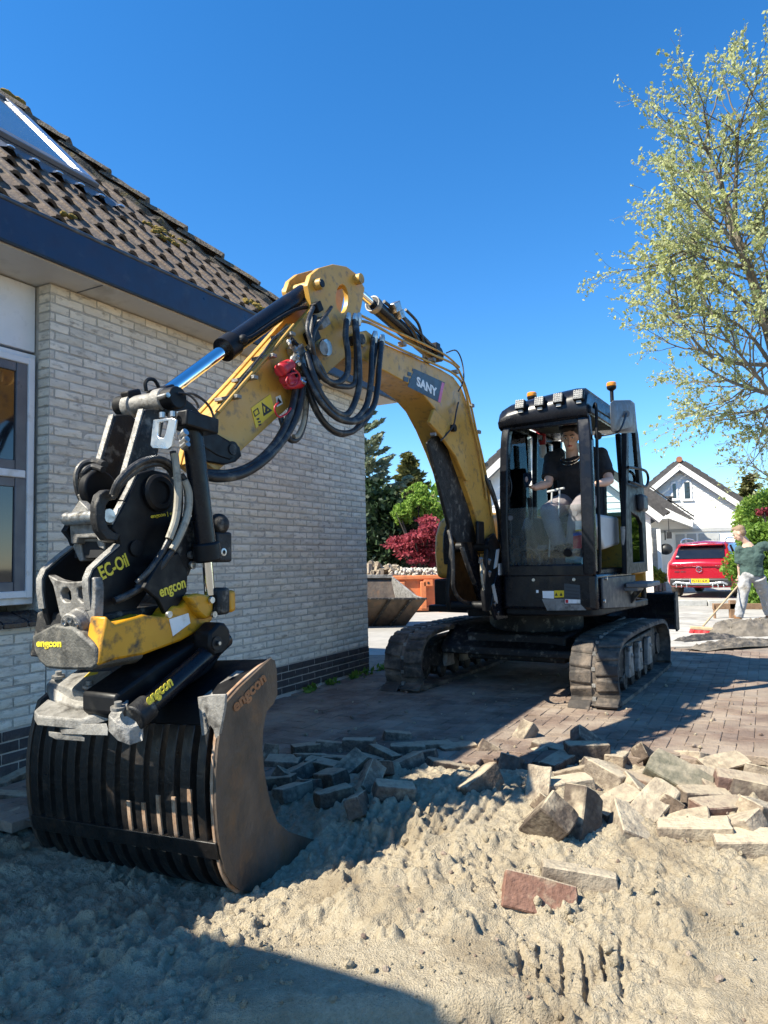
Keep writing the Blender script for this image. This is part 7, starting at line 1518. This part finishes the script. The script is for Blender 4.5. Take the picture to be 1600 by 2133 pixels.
# bare tree far right
YB2 = 30; bt = ondep(1680, 1160, YB2); bare = thing('bare_tree', 'bare grey tree without leaves above the hedge at the right edge', 'tree', (bt.x, bt.y, 0)); ORI[bare.name] = Vector((bt.x, bt.y, 0)); segs = []; tips = []; rng = random.Random(9)
segs.append(([Vector((bt.x, bt.y, -.1)), ondep(1675, 1080, YB2), ondep(1665, 1020, YB2)], [.22, .18, .14], 4))
for q in ((1640, 985), (1620, 970), (1600, 1000), (1650, 950)): s0 = ondep(1668, 1030, YB2); grow(s0, ondep(*q, YB2)-s0, 1.5, .07, 3, rng, segs, tips, .5, .04, .72, (2, 3), .10, .008)
woody('trunk', segs, 'bark', bare)
def blob_pts(c, r, n, seed, holes=.45, shell=.55, freq=2.2):
    rg = np.random.default_rng(seed); d = rg.normal(size=(n*3, 3)); d /= np.linalg.norm(d, axis=1)[:, None]; rad = shell+(1-shell)*rg.random(n*3)
    bump = .72+.55*fbm(d[:, 0]*freq+seed, d[:, 1]*freq+d[:, 2]*1.7, seed, 3); P_ = d*rad[:, None]*bump[:, None]*np.array(r)
    k = fbm(P_[:, 0]*3+7, P_[:, 1]*2+P_[:, 2]*3, seed+5, 2) > holes; return (P_[k][:n])+np.array(c)
def shrub(name, lab, cat, px, Y, r, n, size, mat, seed, stem='bark_dark', holes=.42, group=None, aspect=1.6, shell=.5, drop=None, lobes=((0, 0, 0, 1),)):
    c = ondep(*px, Y); t = thing(name, lab, cat, (c.x, c.y, 0), 0, group); ORI[t.name] = Vector((c.x, c.y, 0)); rg = random.Random(seed)
    C_ = np.concatenate([blob_pts((dx, dy, c.z+dz), tuple(q*k for q in r), int(n*k*k), seed+j*3, holes, shell) for j, (dx, dy, dz, k) in enumerate(lobes)]); quads('crown', C_, size, mat, t, seed, aspect)
    g = G()
    for i in range(7): e = C_[rg.randrange(len(C_))]; g.tube(smoothpath([Vector((rg.gauss(0, .06), rg.gauss(0, .06), -.05)), Vector((e[0]*.3, e[1]*.3, c.z*.5)), Vector(e)], 3), [.05, .045, .04, .03, .025, .018, .01], 5)
    ob('trunk', G().add([Vector(v)+ORI[t.name] for v in g.v], g.f), stem, t); return t
# right: hedge bushes and conifer
shrub('hedge_bush', 'bright green leafy bush behind the sweeping man', 'bush', (1612, 1150), 16.5, (.95, .8, .75), 6000, .055, 'leaf_green', 31, lobes=((0, 0, 0, .9), (-.4, 0, .35, .55), (.35, -.1, .45, .6), (-.55, .1, -.35, .6), (.3, 0, -.45, .7)), group='bushes at the right edge'); shrub('hedge_bush', 'upper green bush at the right edge beside the white gable', 'bush', (1600, 1075), 20, (.9, .9, .75), 7600, .06, 'leaf_lime', 32, group='bushes at the right edge')
shrub('hedge_bush', 'low green shrub behind the legs of the sweeping man', 'bush', (1590, 1235), 16.0, (.6, .5, .5), 4200, .05, 'leaf_green', 33, group='bushes at the right edge'); shrub('red_shrub', 'small dark red leaved shrub in the hedge at the right edge', 'bush', (1600, 1066), 18.5, (.34, .3, .12), 420, .055, 'leaf_maple', 34)
shrub('planter_plant', 'bright green plants growing in the stone planter', 'plant', (1352, 1198), 23.2, (.75, .3, .28), 1300, .07, 'leaf_lime', 35)
def conifer(name, lab, px_top, px_base, Y, rad, mat, seed, n_br=46, size=.16, nper=110, droop=.25, lay=1.0, bark='bark_dark', flat=.16):
    tp = ondep(*px_top, Y); b = ondep(*px_base, Y); t = thing(name, lab, 'tree', (b.x, b.y, 0)); ORI[t.name] = Vector((b.x, b.y, 0)); rg = random.Random(seed); ng = np.random.default_rng(seed)
    hgt = tp.z; g = G(); base = Vector((b.x, b.y, 0)); off = Vector((tp.x-b.x, 0, 0)); g.tube([base+Vector((0, 0, -.1)), base+off*.5+Vector((0, 0, hgt*.5)), base+off+Vector((0, 0, hgt))], [.02*hgt+.04, .012*hgt+.03, .015], 8)
    Cs = []; Al = []
    for i in range(n_br):
        f = .12+.86*((i+rg.random())/n_br); z = hgt*f; ph = i*2.4+rg.gauss(0, .4); ln = rad*(1-f)**.8*(.75+.45*rg.random())+.12; s = base+off*f+Vector((0, 0, z)); d = Vector((math.cos(ph), math.sin(ph), .15)); P = [s]
        for k in range(5): d = (d+Vector((rg.gauss(0, .06), rg.gauss(0, .06), -droop*.22+.04*k*lay))).normalized(); P.append(P[-1]+d*ln/5)
        g.tube(P, [.03*(1-.8*k/5)*(1.2-f)+.004 for k in range(6)], 4, cap=False)
        m = int(nper*(.4+ln/rad)); tt_ = ng.random(m)**.7; idx_ = np.minimum((tt_*5).astype(int), 4); fr_ = tt_*5-idx_; A_ = np.array([tuple(p) for p in P]); C0 = A_[idx_]*(1-fr_[:, None])+A_[idx_+1]*fr_[:, None]
        w = ln*.26*(1.15-tt_)[:, None]; side_ = np.cross(np.array(tuple(d)), [0, 0, 1]); lat = ng.uniform(-1, 1, m)[:, None]; Cs.append(C0+side_*lat*w+ng.normal(size=(m, 3))*np.array([.05, .05, flat*.5])*ln*.6+np.array([0, 0, -.04])); Al.append(np.tile(np.array(tuple(d)), (m, 1))+side_*lat*.8)
    ob('trunk', g, bark, t, smooth=60); Cs = np.concatenate(Cs); Al = np.concatenate(Al); quads('crown', Cs-np.array(tuple(ORI[t.name])), size, mat, t, seed, 2.6, Al, .35, .25); return t
conifer('fir_tree', 'fir tree with olive sunlit tips behind the bungalow', (852, 938), (852, 1160), 38, 2.2, 'needle_olive', 41, 60, .20, 150, .3)
conifer('cedar_tree', 'grey-green cedar rising beside the corner of the brick house', (745, 770), (745, 1165), 24, 2.6, 'needle_grey', 42, 75, .085, 170, .12, 1.4, flat=.10)
conifer('far_conifer', 'slim dark conifer above the hedge at the right', (1563, 985), (1563, 1160), 34, 1.2, 'needle_olive', 43, 40, .2, 90, .3)
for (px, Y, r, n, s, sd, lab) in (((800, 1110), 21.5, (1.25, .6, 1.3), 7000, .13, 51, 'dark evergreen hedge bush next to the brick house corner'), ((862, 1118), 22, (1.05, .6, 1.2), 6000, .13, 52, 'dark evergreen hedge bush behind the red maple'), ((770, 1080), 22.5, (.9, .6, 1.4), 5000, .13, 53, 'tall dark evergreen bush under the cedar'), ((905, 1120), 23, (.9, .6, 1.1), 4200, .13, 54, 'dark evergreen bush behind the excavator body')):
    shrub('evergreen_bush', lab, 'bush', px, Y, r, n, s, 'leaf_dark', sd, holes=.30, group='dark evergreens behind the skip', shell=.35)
shrub('lime_shrub', 'airy light green shrub above the red maple', 'bush', (872, 1058), 20.8, (.62, .5, .62), 3000, .06, 'leaf_lime', 55, holes=.46, lobes=((0, 0, 0, .8), (-.42, .1, -.15, .6), (.42, 0, -.1, .65), (.05, .1, .42, .55), (-.25, -.1, .35, .4)))
# red japanese maple: layered sprays
mp_ = ondep(880, 1195, 19.6); mt = thing('red_maple', 'red japanese maple with layered leaves behind the skip', 'tree', (mp_.x, mp_.y, 0)); ORI[mt.name] = Vector((mp_.x, mp_.y, 0)); g = G(); Cs = []; rg = random.Random(6); ng = np.random.default_rng(6)
for (x, y, w, h) in ((830, 1128, 22, 10), (855, 1140, 24, 10), (880, 1118, 26, 12), (895, 1095, 20, 9), (862, 1113, 20, 8), (885, 1150, 24, 12), (862, 1188, 16, 8), (890, 1080, 16, 8), (848, 1150, 16, 7), (908, 1135, 20, 14), (870, 1165, 16, 7), (905, 1170, 16, 10), (818, 1122, 10, 5), (840, 1133, 16, 7), (900, 1110, 22, 10)):
    c = ondep(x, y, 19.6+rg.uniform(-.5, .5)); k = 19.6/1479; m = int(w*h*2.4); e = ng.normal(size=(m, 3))*np.array([w*k*.5, .35, h*k*.38]); e[:, 2] -= .25*np.abs(e[:, 0]); Cs.append(np.array(tuple(c))+e)
    g.tube(smoothpath([Vector((mp_.x, mp_.y, 0)), Vector((mp_.x, mp_.y, .6)), c.lerp(Vector((mp_.x, mp_.y, .8)), .4), c], 3), [.05-.004*i for i in range(10)], 5)
ob('trunk', g, 'bark_dark', mt); Cs = np.concatenate(Cs); quads('crown', Cs-np.array([mp_.x, mp_.y, 0]), .062, 'leaf_maple', mt, 6, 1.8, None, .5, .6)
# weeds along the plinth and far greenery that closes the view
g = G(); rr = random.Random(15); vs = []
pts = []
for s0 in (-.5, -.9, -1.3, -.2, .15): 
    for i in range(26): pts.append(tuple(hw(s0+rr.gauss(0, .06), .10+rr.gauss(0, .03), rr.random()*.06)))
o = quads('weeds', np.array(pts), .035, 'leaf_green', None, 15, 2.2); o['kind'] = 'stuff'; o['label'] = 'small weeds growing at the foot of the brick wall'; o['category'] = 'weeds'
g_pts = []
for i in range(26):
    x = -60+i*6.5; g_pts.append(blob_pts((x, 75+8*math.sin(i), 3.2), (5, 3, 4.2+1.5*math.sin(i*2.1)), 900, 100+i, .3, .6))
o = quads('distant_trees', np.concatenate(g_pts), .9, 'leaf_green', None, 77, 1.4); o['kind'] = 'stuff'; o['label'] = 'belt of distant green trees closing the street'; o['category'] = 'trees'
